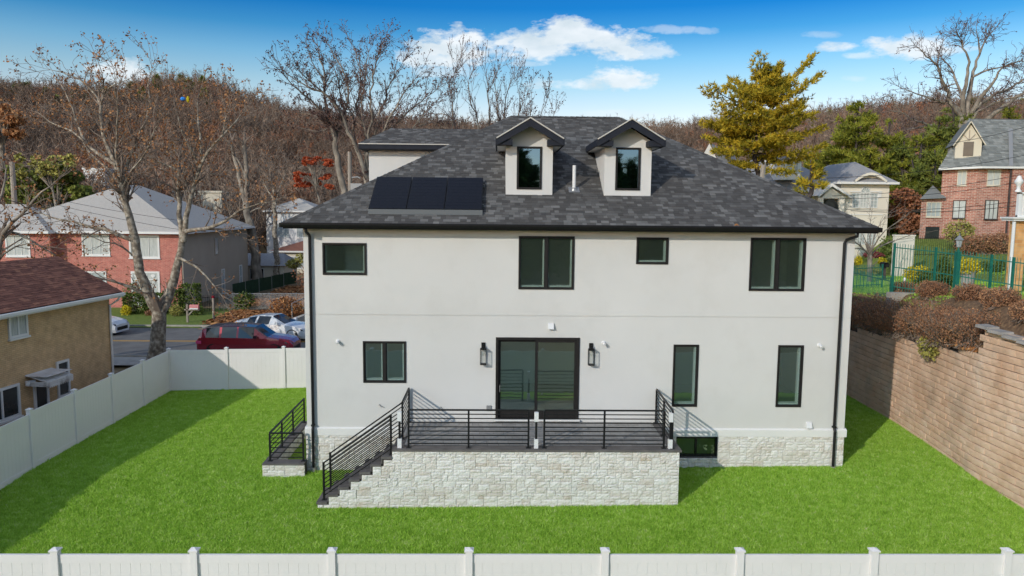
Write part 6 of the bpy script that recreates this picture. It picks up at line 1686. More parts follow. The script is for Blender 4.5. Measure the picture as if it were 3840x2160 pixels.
bare_tree('old_bare_tree', 'big old bare tree with thick crooked limbs above the slate roof at right', sight(3612, 600, Yt), [
    (S(Yt, (3612, 640), (3612, 560), (3612, 509), (3612, 440)), .62, .42),
    (S(Yt, (3608, 440), (3567, 393), (3545, 333), (3526, 281), (3515, 240), (3478, 207), (3433, 173), dy=-3), .24, .03),
    (S(Yt, (3515, 240), (3523, 188), (3535, 160), (3538, 136), dy=2), .08, .02),
    (S(Yt, (3610, 430), (3608, 348), (3586, 311), (3571, 259), (3538, 222), (3520, 200), dy=3), .2, .03),
    (S(Yt, (3614, 440), (3612, 378), (3623, 304), (3635, 229), (3612, 173), (3594, 125), (3585, 110), dy=-2), .26, .02),
    (S(Yt, (3616, 440), (3631, 371), (3646, 289), (3672, 203), (3690, 158), (3710, 130), (3728, 106), dy=2), .27, .02),
    (S(Yt, (3675, 200), (3668, 150), (3661, 99)), .1, .02),
    (S(Yt, (3625, 460), (3646, 415), (3687, 356), (3728, 304), (3746, 259), (3784, 240), (3830, 225), dy=-3), .26, .03),
    (S(Yt, (3625, 460), (3664, 401), (3709, 363), (3784, 333), (3840, 300), (3900, 280), dy=3), .24, .05),
    (S(Yt, (3630, 480), (3653, 427), (3731, 382), (3790, 365), (3850, 360), dy=-2), .2, .04),
    (S(Yt, (3640, 510), (3716, 434), (3784, 389), (3840, 341), (3900, 300), dy=0), .3, .1),
    (S(Yt, (3605, 420), (3567, 393), (3504, 374), (3448, 356), (3388, 333), (3370, 325), dy=-2), .16, .02),
    (S(Yt, (3600, 500), (3545, 480), (3485, 468), (3430, 453), (3374, 419), (3330, 412), dy=-4), .2, .02),
    (S(Yt, (3480, 468), (3440, 480), (3400, 486)), .12, .03),
    (S(Yt, (3579, 315), (3520, 330), (3490, 365), (3470, 380)), .07, .02),
    (S(Yt, (3646, 289), (3690, 265), (3740, 255), (3780, 245), (3820, 230)), .12, .02),
    (S(Yt, (3374, 419), (3350, 370), (3330, 350), (3300, 375), (3280, 388)), .06, .015),
], 31, 'bark', 'purpletwig', 'darkleaf', 900, .14, levels=3, dens=(1.2, 2.0, 2.6), sub=.62, rmin=.016, up=.03, wig=.3, ang=.8, limb_children=1.6)
# twin grey trunk and pale trunk right of the red brick house
Yd = 52
bare_tree('twin_trunk_tree', 'grey double-trunked tree with broken tops right of the red brick house', sight(965, 1060, Yd), [
    (S(Yd, (970, 1080), (962, 1000), (945, 880), (930, 800), (925, 760)), .52, .36), (S(Yd, (928, 790), (915, 740), (895, 650), (880, 590), (868, 545)), .28, .16), (S(Yd, (928, 780), (925, 680), (920, 600), (915, 545)), .26, .18),
    (S(Yd, (920, 660), (905, 620), (885, 590)), .14, .08), (S(Yd, (935, 800), (1000, 760), (1060, 740), dy=-3), .07, .02)], 41, 'bark', 'twig', None, 0, levels=2, sub=.7, rmin=.014, limb_children=.35)
bare_tree('pale_trunk_tree', 'single pale bare trunk standing behind the shed roof', sight(1035, 1040, Yd + 1), [
    (S(Yd + 1, (1040, 1060), (1036, 930), (1032, 850), (1028, 755), (1020, 690)), .32, .14), (S(Yd, (1030, 780), (1050, 700), (1075, 640), dy=2), .1, .02), (S(Yd, (1028, 750), (990, 690), (970, 620), dy=2), .1, .02)], 43, 'sycbark', 'twig', 'orangeleaf', 200, .16, levels=3, sub=1.1, rmin=.013)
bare_tree('small_bare_tree', 'small bare tree with fanned branches on the ivory house lawn', sight(3262, 1070, 20), [
    (S(20, (3262, 1072), (3262, 1020), (3262, 955)), .17, .13)] + [(S(20, (3262, 960), *s, dy=(i % 3 - 1) * 1.5), .05, .008) for i, s in enumerate([((3235, 925), (3200, 905), (3150, 880)), ((3250, 900), (3225, 860), (3200, 830)), ((3265, 900), (3262, 850), (3270, 800)), ((3280, 910), (3310, 870), (3360, 840), (3420, 790)), ((3290, 930), (3340, 905), (3390, 890), (3440, 870)), ((3275, 900), (3290, 850), (3330, 800)), ((3240, 930), (3215, 925), (3180, 940))])],
    47, 'bark', 'twig', None, 0, levels=2, dens=(1.6, 2.4, 3), sub=.55, rmin=.008, ang=.5, limb_children=1.6)
# red oak spray behind the left hip
def leafy(name, label, base, blobs, n, size, leafm, seed, barkm='bark', group=None, r=.12, cat='tree'):
    rng = np.random.default_rng(seed); t = thing(name, tuple(base), label, cat, group)
    tr = MB(); top = np.mean([np.array(b_[0]) for b_ in blobs], 0)
    tr.tube([np.array(base), (np.array(base) + top) / 2 + rng.normal(size=3) * .1, top], [r, r * .8, r * .5], 8)
    P = []
    tot = sum(b_[1][0] * b_[1][1] * b_[1][2] for b_ in blobs)
    for c, rad in blobs:
        c = np.array(c); rad = np.array(rad); tr.tube([top * .5 + np.array(base) * .5, (c + top) / 2, c], [r * .45, r * .3, r * .12], 5)
        k = int(n * rad.prod() / tot); u = rng.normal(size=(k, 3)); u /= np.linalg.norm(u, axis=1, keepdims=True)
        rr = rng.uniform(.15, 1, (k, 1)) ** .45; P.append(c + u * rr * rad)
    tr.build('trunk', M[barkm], t)
    P = np.concatenate(P)
    lb = MB(); leaf_quads(lb, P, size, rng); lb.build('crown', M[leafm], t)
    return t
q = lambda u, v, Y: tuple(sight(u, v, Y))
ro = random.Random(4); rb_ = [(q(1110 + ro.random() * 135, v_ + ro.gauss(0, 7), 34 + ro.uniform(-.8, .8)), (ro.uniform(.15, .38), .3, ro.uniform(.07, .14))) for v_ in (597, 600, 612, 655, 665, 668, 615, 700, 690) for _ in range(4)]
leafy('red_oak', 'bright orange-red oak foliage behind the left hip of the white house', q(1200, 760, 34), rb_, 2300, .15, 'redleaf', 51, r=.07)

# conifers ---------------------------------------------------------------
def tufts(mb, P, D, size, rng, nb=7, up=.5):
    """needle tufts: thin blades fanning from each point around direction D"""
    n = len(P); P = np.repeat(P, nb, 0); D = np.repeat(D, nb, 0)
    A = D + rng.normal(size=P.shape) * .75; A[:, 2] += up; A /= np.linalg.norm(A, axis=1, keepdims=True) + 1e-9
    B = rng.normal(size=P.shape); B -= A * (A * B).sum(1, keepdims=True); B /= np.linalg.norm(B, axis=1, keepdims=True) + 1e-9
    s = size * rng.uniform(.6, 1.3, (len(P), 1))
    V = np.stack([P - B * s * .13, P + B * s * .13, P + A * s], 1).reshape(-1, 3)
    mb.add(V, np.arange(len(P) * 3).reshape(-1, 3))
def pine(name, label, base, top, branches, leafm, seed, tr=.35, tuft=.34, dens=26, nb=7, group=None, spread=.30, up=.5, topr=.06):
    rng = np.random.default_rng(seed); t = thing(name, tuple(base), label, 'pine tree', group)
    base, top = np.array(tuple(base), float), np.array(tuple(top), float)
    trk = MB(); n = 8; Q = np.array([base + (top - base) * k / n for k in range(n + 1)]); Q[1:-1, :2] += rng.normal(size=(n - 1, 2)) * .12
    trk.tube(Q, np.linspace(tr, topr, n + 1), 9)
    PP, DD = [], []
    for (a, c, w) in branches:
        a, c = np.array(tuple(a), float), np.array(tuple(c), float); L = np.linalg.norm(c - a); d = (c - a) / (L + 1e-9)
        k = 6; s = np.linspace(0, 1, k + 1)[:, None]; C = a + (c - a) * s; C[:, 2] -= (np.sin(s[:, 0] * pi) * L * .07); trk.tube(C, np.linspace(.02 + L * .012, .012, k + 1), 4)
        m = int(L * dens * w); tt = rng.uniform(.12, 1.02, m) ** .8
        C2 = a + (c - a) * tt[:, None]; C2[:, 2] -= np.sin(tt * pi) * L * .07
        side = np.cross(d, [0, 0, 1]); side /= np.linalg.norm(side) + 1e-9
        wd = spread * L * (.25 + .75 * np.sin(np.clip(tt, 0, 1) * pi * .85)) * .75 + .15
        off = rng.uniform(-1, 1, m)
        C2 = C2 + side * (off * wd)[:, None] + rng.normal(size=(m, 3)) * np.array([.12, .12, .10]); C2[:, 2] -= np.abs(off) * wd * .12
        PP.append(C2); DD.append(d * .6 + side * off[:, None] * .6)
    trk.build('trunk', M['darkbark'], t)
    mb = MB(); tufts(mb, np.concatenate(PP), np.concatenate(DD), tuft, rng, nb, up); mb.build('crown', M[leafm], t)
    return t
Yp = 33
def tk(v): return sight(np.interp(v, [252, 395, 575, 760], [2862, 2858, 2836, 2830]), v, Yp)
br = []
for (v0, tip, w) in [(385, (3048, 208), 1.5), (392, (3078, 278), 1.3), (430, (3028, 366), .9), (500, (3050, 425), .9), (505, (3078, 478), .9), (560, (2995, 517), 1.2), (575, (3095, 540), 1.1), (600, (3046, 584), 1.1), (620, (2985, 640), 1.2), (600, (2940, 560), 1.2),
                     (400, (2654, 320), 1.1), (440, (2697, 392), .9), (480, (2640, 458), 1.4), (520, (2645, 514), 1.5), (560, (2690, 562), 1.3), (610, (2758, 614), 1.2), (640, (2740, 650), 1.0), (340, (2740, 290), 1.1), (345, (2720, 320), 1.1), (360, (2960, 300), 1.0), (330, (2930, 285), .9),
                     (450, (2740, 420), 1.3), (470, (2960, 440), 1.2), (500, (2720, 480), 1.4), (540, (2770, 540), 1.3)]:
    a = tk(v0); dy = rnd.uniform(-2.2, 2.2); c = sight(*tip, Yp + dy); br.append((a, c, w))
for k in range(40):
    v0 = rnd.uniform(270, 620); a = tk(v0); L = np.interp(v0, [250, 330, 480, 620], [.9, 2.0, 3.3, 3.0]) * rnd.uniform(.7, 1.1); an = rnd.uniform(0, 2 * pi)
    br.append((a, a + Vector((math.cos(an) * L, math.sin(an) * L, L * rnd.uniform(.05, .3))), 1.2))
for k in range(14):
    v0 = rnd.uniform(285, 380); a = tk(v0); an = rnd.uniform(0, 2 * pi); L = rnd.uniform(.8, 1.9)
    br.append((a, a + Vector((math.cos(an) * L * .7, math.sin(an) * L * .5, L * .9)), 1.0))
pine('golden_pine', 'tall golden-green pine with flat ragged tiers behind the right roof slope', sight(2828, 790, Yp), tk(250), br, 'needle', 61, tr=.24, tuft=.30, dens=31, nb=7, spread=.30)
def conifer(name, label, uc, vtop, vbase, hw, Y, seed, leafm, dens=13, group=None, ragged=.35):
    rr = random.Random(seed); top = sight(uc, vtop, Y); base = sight(uc, vbase, Y); H = (top - base).z
    W = hw / F * (Y - CAM.y); br = []
    nb_ = int(H * 5)
    for k in range(nb_):
        t = rr.random() ** .8; z = top.z - H * t * .93; L = W * (t ** .62) * rr.uniform(1 - ragged, 1.1) + .25; an = rr.uniform(0, 2 * pi)
        a = Vector((base.x, base.y, z)); br.append((a, a + Vector((math.cos(an) * L, math.sin(an) * L, L * rr.uniform(.05, .45))), 1))
    return pine(name, label, (base.x, base.y, base.z), (base.x, base.y, top.z), br, leafm, seed, tr=.22, tuft=.42, dens=dens, nb=6, group=group, spread=.34)
conifer('young_pine', 'slim young pine in front of the ivory house porch', 3032, 600, 800, 55, 27, 63, 'needle', 12)
conifer('green_pine', 'tall olive green pine between the golden pine and the old bare tree', 3200, 392, 760, 156, 50, 64, 'needle2', 17)
conifer('green_pine', 'bushy olive pine directly right of the tall olive pine', 3318, 455, 790, 136, 52, 65, 'needle2', 15)
conifer('green_pine', 'dark green pine rising beside the slate roof gable', 3545, 402, 800, 156, 50, 66, 'needle3', 17)
conifer('green_pine', 'low spreading green pine behind the ivory house right corner', 3400, 600, 900, 156, 47, 67, 'needle2', 17)
conifer('green_pine', 'lower dark pine touching the left wall of the rose brick house', 3480, 560, 930, 123, 44, 68, 'needle3', 18)
conifer('green_pine', 'low olive pine over the ivory house roof ridge', 3100, 540, 760, 143, 53, 69, 'needle2', 15)
conifer('green_pine', 'wide low pine between the ivory roof and the dark pines', 3255, 570, 800, 169, 49, 70, 'needle2', 16)
conifer('green_pine', 'full olive pine filling the gap left of the rose brick house', 3440, 500, 860, 130, 49, 171, 'needle2', 18)
conifer('green_pine', 'dense dark pine standing close behind the ivory house right corner', 3365, 520, 900, 110, 48, 172, 'needle3', 20)
conifer('green_pine', 'broad olive pine behind the ivory roof at the left', 3160, 500, 780, 156, 52, 173, 'needle2', 18)
conifer('green_pine', 'dark pine between the old bare tree trunk and the slate gable', 3500, 450, 820, 130, 51, 174, 'needle3', 17)
conifer('green_pine', 'small pine tip above the slate roof ridge at the right', 3770, 400, 600, 78, 62, 71, 'needle2', 10)
leafy('maple_tree', 'small tree with orange and green leaves between the ivory and rose brick houses', q(3400, 930, 41), [(q(3390, 735, 41), (1.2, 1, .7)), (q(3430, 760, 41), (1, 1, .7)), (q(3370, 790, 41), (1, 1, .8)), (q(3410, 840, 41), (1.3, 1, 1))], 2400, .2, 'rust', 73)
ro = random.Random(6); eb = [(q(50 + ro.random() * 290, 620 + ro.random() ** 1.2 * 210, 52 + ro.uniform(-1.5, 1.5)), (ro.uniform(.6, 1.5), 1.0, ro.uniform(.4, 1.0))) for _ in range(34)]
leafy('evergreen_bush', 'large dark evergreen with yellowed top left of the light grey roof', q(230, 900, 52), eb, 6500, .34, 'needle3', 75, r=.2)
eb = [(q(60 + ro.random() * 220, 590 + ro.random() * 60, 50 + ro.uniform(-1, 1)), (ro.uniform(.4, .9), .7, ro.uniform(.2, .5))) for _ in range(16)]
leafy('yellowing_tree', 'pale yellow-green treetop above the light grey roof', q(215, 800, 50), eb, 1500, .24, 'palegold', 76)
eb = [(q(-60 + ro.random() * 140, 385 + ro.random() * 130, 60 + ro.uniform(-1.5, 1.5)), (ro.uniform(.5, 1.1), .8, ro.uniform(.3, .8))) for _ in range(20)]
leafy('rusty_tree', 'tree still holding rust orange leaves at the far left edge', q(10, 640, 60), eb, 2000, .34, 'orangeleaf', 77, r=.25)
leafy('gold_bush_tree', 'small yellow-leaved bush beside the low rust-roofed house', q(1105, 1010, 50), [(q(1100, 990, 50), (.8, .8, .5)), (q(1125, 970, 50), (.5, .5, .5))], 500, .18, 'palegold', 78)

# hedges and shrubs ---------------------------------------------------------
def shrub(name, label, c, rad, n, size, leafm, seed, box=False, group=None, cat='shrub', twigs=0, twigm='twig', elong=1.0, inner=.55):
    rng = np.random.default_rng(seed); c = np.array(tuple(c), float); rad = np.array(rad, float)
    t = thing(name, (c[0], c[1], c[2] - rad[2]), label, cat, group)
    if box:
        u = rng.uniform(-1, 1, (n, 3)); k = rng.integers(0, 3, n); s = rng.choice([-1, 1], n)
        u[np.arange(n), k] = s * rng.uniform(.88, 1.03, n); u[:, 2] = np.where(u[:, 2] < -.98, -.9, u[:, 2])
        P = c + u * rad * (1 + .04 * np.sin(u[:, :1] * 9))
    else:
        u = rng.normal(size=(n, 3)); u /= np.linalg.norm(u, axis=1, keepdims=True); P = c + u * (rng.uniform(inner, 1.04, (n, 1))) * rad * (1 + .10 * np.sin(u[:, :1] * 7 + seed) + .08 * np.cos(u[:, 1:2] * 9))
    lb = MB(); leaf_quads(lb, P, size, rng, elong); lb.build('foliage', M[leafm], t)
    st = MB(); b0 = np.array([c[0], c[1], c[2] - rad[2]])
    for k in range(max(4, twigs)):
        u = rng.normal(size=3); u /= np.linalg.norm(u); u[2] = abs(u[2]); e_ = c + u * rad * rng.uniform(.8, 1.05)
        m_ = (b0 + e_) / 2 + rng.normal(size=3) * rad * .12; st.tube([b0 + rng.normal(size=3) * rad * np.array([.3, .3, 0]), m_, e_], [.014, .01, .005], 3)
    st.build('stems', M[twigm], t)
    return t
hd = [((-20.6, 32.6, .75), (.75, .5, .72), 'clipped green hedge block nearest the tan brick house'), ((-19.2, 32.5, .75), (.7, .5, .74), 'clipped green hedge block left of the sycamore trunk'), ((-17.9, 32.6, .85), (.6, .5, .85), 'clipped green hedge block behind the sycamore fork'), ((-16.75, 32.8, 1.15), (.62, .55, 1.0), 'tallest rounded dark hedge right of the sycamore fork')]
for i, (c, r_, lab) in enumerate(hd): shrub('hedge', lab, c, r_, 2600, .11, 'hedge', 80 + i, box=True, group='clipped hedges before the red brick house', cat='hedge')
shrub('round_bush', 'small round yellow-green bush right of the sycamore trunk', (-17.15, 31.3, .42), (.45, .45, .42), 900, .08, 'palegold', 90)
shrub('dark_bush', 'low dark bush by the iron gate', (-15.9, 31.9, .35), (.5, .4, .4), 500, .09, 'hedge', 91)
shrub('yellow_bush', 'yellow flowering bush at the base of the left hedge', (-20.9, 31.7, .35), (.4, .3, .4), 500, .08, 'goldbush', 92)
shrub('brown_bush', 'low russet bush in front of the clipped hedge', (-19.0, 31.6, .22), (.55, .3, .25), 500, .08, 'barberry', 93)
shrub('tall_twiggy_bush', 'tall loose green and brown bush behind the tan brick house downspout', (-20.9, 32.9, 1.3), (.8, .6, 1.1), 900, .1, 'hedge', 94, twigs=40)
shrub('fence_bush', 'dark leafy bush growing through the chain link fence', (-13.4, 34.6, .75), (.75, .4, .7), 800, .13, 'hedge', 95)
shrub('dry_bush', 'tall straw-coloured bush beside the driveway kerb', (-9.3, 31.2, .75), (1.1, .8, .75), 1600, .12, 'leaflitter', 96, twigs=60)
shrub('thicket', 'brown leafless thicket behind the chain link fence near the house corner', (-9.5, 44, 1.5), (2.5, 2, 1.8), 1200, .16, 'rust', 97, twigs=90)

# barberry hedge along the top of the retaining wall
bars = [(21.0, 9.6, 1.0, 'shaded barberry farthest along the retaining wall top'), (21.15, 8.0, 1.15, 'shaded barberry second from the far end of the wall top'), (21.05, 6.4, 1.2, 'barberry at the edge of the house shadow on the wall top'), (21.0, 4.9, 1.15, 'sunlit russet barberry next to the house shadow'), (20.95, 3.4, 1.15, 'sunlit russet barberry between the house shadow and the trailing vine'), (20.75, 2.0, 1.1, 'russet barberry spilling over the wall above the trailing vine'), (20.7, .7, 1.05, 'russet barberry next to the step in the wall top'),
        (21.7, 1.0, .9, 'russet barberry behind the one next to the wall step'), (21.9, -.6, .75, 'russet barberry behind the first grey cap stones'), (21.6, -2.4, .7, 'orange-brown barberry by the yellow-leaved spray'), (22.1, 3.2, .9, 'russet barberry in the second row below the iron fence'), (22.0, 5.3, .9, 'dark russet barberry below the first green fence post'), (22.2, 7.6, .8, 'dim barberry in the second row beside the concrete block'), (21.3, 11.2, 1.0, 'darkest barberry near the low green fence'),
        (21.2, -1.1, .55, 'small brown barberry directly behind the first two cap stones'), (22.6, -2.2, .9, 'large dim brown barberry behind the yellow spray'), (21.9, -4.4, .85, 'barberry cut by the right edge of the view'), (23.2, .6, .9, 'brown barberry between the wall shrubs and the picket fence')]
for i, (x, y, r_, lab) in enumerate(bars):
    r_ = r_ * (.66 if x > 21.55 and y > -.8 else 1)
    z0 = float(terrace_z(x, y)); shrub('barberry', lab, (x, y, z0 + r_ * .42), (r_ * 1.0, r_ * .95, r_ * .6), 6500, .046, 'barberry', 100 + i, group='barberry shrubs along the wall top', twigs=170, elong=.8, inner=.25)
shrub('trailing_vine', 'yellow-green vine trailing down the face of the retaining wall', (20.28, 2.4, 3.45), (.18, .55, .42), 420, .09, 'palegold', 120, twigs=14)
shrub('yellow_spray', 'bright yellow leafy spray at the right edge above the cap stones', (21.5, -2.9, 5.35), (.35, .55, .55), 420, .09, 'goldbush', 121)
shrub('leaf_drift', 'orange dead leaves lying on the wall top beside the step', (20.45, .45, 3.78), (.25, .7, .06), 400, .09, 'leaflitter', 122)

def sh_at(u, v, Y, rad, name, label, n, size, leafm, seed, **k):
    p = sight(u, v, Y); return shrub(name, label, (p.x, p.y, p.z), rad, n, size, leafm, seed, **k)
sh_at(3628, 1000, 15, (.62, .55, .42), 'gold_bush', 'rounded bright gold bush spilling out of the pale stone planter', 1600, .085, 'goldbush', 130)
sh_at(3440, 1030, 11, (.58, .5, .38), 'gold_bush', 'bright gold bush behind the left part of the picket fence', 1400, .08, 'goldbush', 131)
sh_at(3540, 1040, 8.9, (.36, .36, .92), 'arborvitae', 'upright green arborvitae close behind the picket fence', 2600, .075, 'hedge', 132)
sh_at(3500, 1050, 10.4, (.75, .5, .5), 'arborvitae_bush', 'sloping green bush leaning into the upright arborvitae', 1600, .08, 'hedge', 133)
sh_at(3484, 1068, 10.0, (.28, .25, .26), 'yucca', 'dark spiky yucca between the gold bush and the arborvitae', 420, .13, 'hedge', 134, elong=.25)
sh_at(3218, 978, 24, (.24, .24, .33), 'gold_topiary', 'round gold topiary nearest the white house corner', 520, .07, 'goldbush', 135)
sh_at(3308, 980, 24, (.28, .25, .22), 'gold_topiary', 'small gold topiary behind the dark mailbox', 420, .07, 'goldbush', 136)
sh_at(3275, 955, 27, (.75, .4, .22), 'red_bush', 'dark red bush under the ivory house windows', 500, .1, 'plum', 137)
sh_at(3345, 940, 30, (.9, .8, 1.1), 'garden_bush', 'olive bush beside the ivory garden wall', 1100, .13, 'hedge', 138)
for i, (u_, lab) in enumerate(((3215, 'first'), (3240, 'second'), (3265, 'third'), (3290, 'fourth'))): sh_at(u_, 1018 + i % 2 * 5, 22.6, (.34, .3, .2), 'border_bush', 'low straw-gold border bush, ' + lab + ' from the white house corner', 300, .07, 'palegold', 140 + i, group='border bushes by the path')
sh_at(3600, 868, 28, (1.0, .8, .75), 'garden_bush', 'loose yellow-green bush before the rose brick wall', 1200, .12, 'palegold', 145, twigs=60)
for i, (u_, v_, lab) in enumerate(((3640, 920, 'left'), (3700, 915, 'middle'), (3760, 912, 'right'))): sh_at(u_, v_, 22 - i * .8, (.9, .7, .62), 'plum_hedge', lab + ' part of the clipped plum-brown hedge below the rose brick house', 1500, .085, 'barberry', 146 + i, cat='hedge', twigs=60)
sh_at(3735, 1000, 15.5, (.7, .5, .3), 'dark_shrub', 'low dark green shrub beside the white column', 700, .09, 'hedge', 150)
# ground leaves, lawn, woods: masses nobody could count ----------------------
def scatter_obj(name, pts, rots, scales, src, m, kind='stuff'):
    me = bpy.data.meshes.new(name); me.vertices.add(len(pts)); me.vertices.foreach_set('co', np.asarray(pts, float).reshape(-1))
    a = me.attributes.new('rot', 'FLOAT_VECTOR', 'POINT'); a.data.foreach_set('vector', np.asarray(rots, float).reshape(-1))
    a = me.attributes.new('siz', 'FLOAT_VECTOR', 'POINT'); a.data.foreach_set('vector', np.asarray(scales, float).reshape(-1))
    o = bpy.data.objects.new(name, me); COL.objects.link(o); o['kind'] = kind
    for q_ in m: me.materials.append(q_)
    ng = bpy.data.node_groups.new(name, 'GeometryNodeTree')
    ng.interface.new_socket('Geometry', in_out='INPUT', socket_type='NodeSocketGeometry'); ng.interface.new_socket('Geometry', in_out='OUTPUT', socket_type='NodeSocketGeometry')
    N, L = ng.nodes, ng.links
    gi, go = N.new('NodeGroupInput'), N.new('NodeGroupOutput')
    ip = N.new('GeometryNodeInstanceOnPoints'); oi = N.new('GeometryNodeObjectInfo'); oi.inputs[0].default_value = src
    r = N.new('GeometryNodeInputNamedAttribute'); r.data_type = 'FLOAT_VECTOR'; r.inputs[0].default_value = 'rot'
    s_ = N.new('GeometryNodeInputNamedAttribute'); s_.data_type = 'FLOAT_VECTOR'; s_.inputs[0].default_value = 'siz'
    L.new(gi.outputs[0], ip.inputs['Points']); L.new(oi.outputs['Geometry'], ip.inputs['Instance'])
    er = N.new('FunctionNodeEulerToRotation'); L.new(r.outputs[0], er.inputs[0]); L.new(er.outputs[0], ip.inputs['Rotation'])
    L.new(s_.outputs[0], ip.inputs['Scale']); L.new(ip.outputs[0], go.inputs[0])
    md = o.modifiers.new('scatter', 'NODES'); md.node_group = ng
    return o
def source(name, mb, ms):
    me = mb.mesh(name)
    for q_ in ms: me.materials.append(q_)
    return bpy.data.objects.new(name, me)        # never linked to the scene
R_ = np.random.default_rng(99)
# grass tufts
def tuft_src(seed, n=16, h=.055, w=.045, m='grass'):
    rng = np.random.default_rng(seed); b = MB()
    base = rng.normal(size=(n, 3)) * np.array([w, w, 0]); lean = rng.normal(size=(n, 3)) * np.array([.6, .6, 0]); hh = h * rng.uniform(.5, 1.25, n)
    tip = base + lean * hh[:, None] + np.array([0, 0, 1]) * hh[:, None]; a = rng.uniform(0, 2 * pi, n); d = np.stack([np.cos(a), np.sin(a), a * 0], 1) * .0065
    b.add(np.stack([base - d, base + d, tip], 1).reshape(-1, 3), np.arange(n * 3).reshape(-1, 3)); return source('grass_tuft', b, [M[m]])
def in_lawn(x, y):
    ok = (x > -8.45) & (x < wall_x(y) + .02) & (y > -7.4) & (y < 10.15 + .068 * (x + 8.5))
    ok &= ~((x > -.02) & (x < X1 + .02) & (y > -.03))
    ok &= ~((x > .88) & (x < 10.74) & (y > -2.57) & (y < 0) & ((x > 2.9) | (y < -1.45)))
    ok &= ~((x > -1.24) & (x < .05) & (y > -.46) & (y < 4.05))
    return ok
for k in range(3):
    n = 84000; x = R_.uniform(-8.6, 20.7, n); y = R_.uniform(-7.4, 11.6, n); ok = in_lawn(x, y); x, y = x[ok], y[ok]
    ch = 1 + .15 * np.sin(x * 1.7 + np.cos(y * 1.1) * 2) * np.cos(y * 2.1 + x * .4)
    s_ = R_.uniform(.7, 1.25, len(x)) * (.85 + .25 * ch)
    scatter_obj('grass', np.stack([x, y, lawn_z(x, y) - .004], 1), np.stack([R_.normal(size=len(x)) * .15, R_.normal(size=len(x)) * .15, R_.uniform(0, 6.28, len(x))], 1), np.stack([s_, s_, s_], 1), tuft_src(k, 26), [M['grass']])
# terrace and verge grass
n = 16000; x = R_.uniform(21.2, 36, n); y = R_.uniform(4, 26, n)
scatter_obj('hillside_grass', np.stack([x, y, terrace_z(x, y)], 1), np.stack([x * 0, x * 0, R_.uniform(0, 6.28, n)], 1), np.ones((n, 3)) * 1.6, tuft_src(7, 14), [M['grass']])
# fallen leaves across the street
lm = MB(); leaf_quads(lm, [(0, 0, .03)] * 1, .16, np.random.default_rng(1), flat=.6); lsrc = source('leaf', lm, [M['leaflitter']])
n = 5200; x = R_.uniform(-14.2, -7.8, n); y = 27.6 + R_.beta(1.6, 1.2, n) * 7.0; s_ = R_.uniform(.7, 1.6, n)
scatter_obj('fallen_leaves', np.stack([x, y, .0 + .02 * R_.random(n)], 1), R_.uniform(-1, 1, (n, 3)) * np.array([.5, .5, 3.1]), np.stack([s_] * 3, 1), lsrc, [M['leaflitter']])
n = 2600; x = R_.uniform(-15, -7.5, n); y = R_.uniform(37, 52, n)
scatter_obj('fallen_leaves', np.stack([x, y, x * 0], 1), R_.uniform(-1, 1, (n, 3)) * np.array([.5, .5, 3.1]), np.ones((n, 3)) * 1.6, lsrc, [M['leaflitter']])
# woods on the hills: several tree shapes as masses
def wood_src(seed, H=11, leaves=0, leafm='rust', fuzz=260):
    rng = np.random.default_rng(seed); b = MB(); o = dict(levels=3, dens=(1.0, .9, 1.0), up=.12, wig=.12, ang=.6, lmin=.8, rmin=.035, tips=[])
    b.tube([(0, 0, -1), (0, 0, H * .22), (rng.normal() * .2, rng.normal() * .2, H * .45)], [.22, .17, .12], 5)
    for k in range(7):
        a = rng.uniform(0, 6.28); grow(b, (0, 0, H * rng.uniform(.2, .45)), (math.cos(a) * .7, math.sin(a) * .7, 1), H * rng.uniform(.32, .5), .09, 1, rng, o)
    T = np.array(o['tips']); T = T[rng.integers(0, len(T), fuzz)]
    # fine twig spray
    D = rng.normal(size=T.shape); D[:, 2] = np.abs(D[:, 2]) + .3; D /= np.linalg.norm(D, axis=1, keepdims=True); W = rng.normal(size=T.shape) * .03; L_ = rng.uniform(.5, 1.3, (len(T), 1))
    b.add(np.stack([T - W, T + W, T + D * L_], 1).reshape(-1, 3), np.arange(len(T) * 3).reshape(-1, 3))
    nb_ = b.n
    ms = [M['hilltwig']]
    if leaves:
        lb = MB(); leaf_quads(b, T[rng.integers(0, len(T), leaves)] + rng.normal(size=(leaves, 3)) * .4, .30, rng); ms = [M[leafm]]
    return source('wood_tree', b, ms)
M['hilltwig'] = mat('hill_twig', [(0, (.09, .06, .045)), (.5, (.20, .145, .11)), (1, (.34, .26, .20))], .95, .03, 4, piece=.45)
M['hilltwig2'] = mat('hill_twig_red', [(0, (.14, .07, .045)), (.5, (.29, .145, .09)), (1, (.44, .25, .15))], .95, .03, 4, piece=.45)
def hill_points(n, rmin, rmax, azr, rng, keep=None):
    r = np.sqrt(rng.uniform(rmin ** 2, rmax ** 2, n)); az = rng.uniform(*azr, n); x = CAM.x + r * np.sin(az); y = CAM.y + r * np.cos(az)
    ok = np.ones(n, bool) if keep is None else keep(x, y)
    x, y = x[ok], y[ok]; return x, y
def keep_front(x, y):
    return (y > 62) & ~((x > -37) & (x < -5) & (y < 90) & (y > 60) & (x > -36)) & ~((x > 15) & (x < 55) & (y < 66)) & ~((x > -60) & (x < -46) & (y < 99))
def wood(n, rmin, rmax, azr, src, ms, sc_, name='woods', keep=keep_front, zs=1.0):
    x, y = hill_points(n, rmin, rmax, azr, R_, keep); s_ = R_.uniform(.75, 1.25, len(x)) * sc_
    scatter_obj(name, np.stack([x, y, base_z(x, y) - .3], 1), np.stack([x * 0, x * 0, R_.uniform(0, 6.28, len(x))], 1), np.stack([s_, s_, s_ * zs], 1), src, ms)
FR = (-.86, .80)
wood(2600, 100, 330, FR, wood_src(1), [M['hilltwig']], 1.0)
wood(2600, 100, 330, FR, wood_src(2), [M['hilltwig']], 1.05)
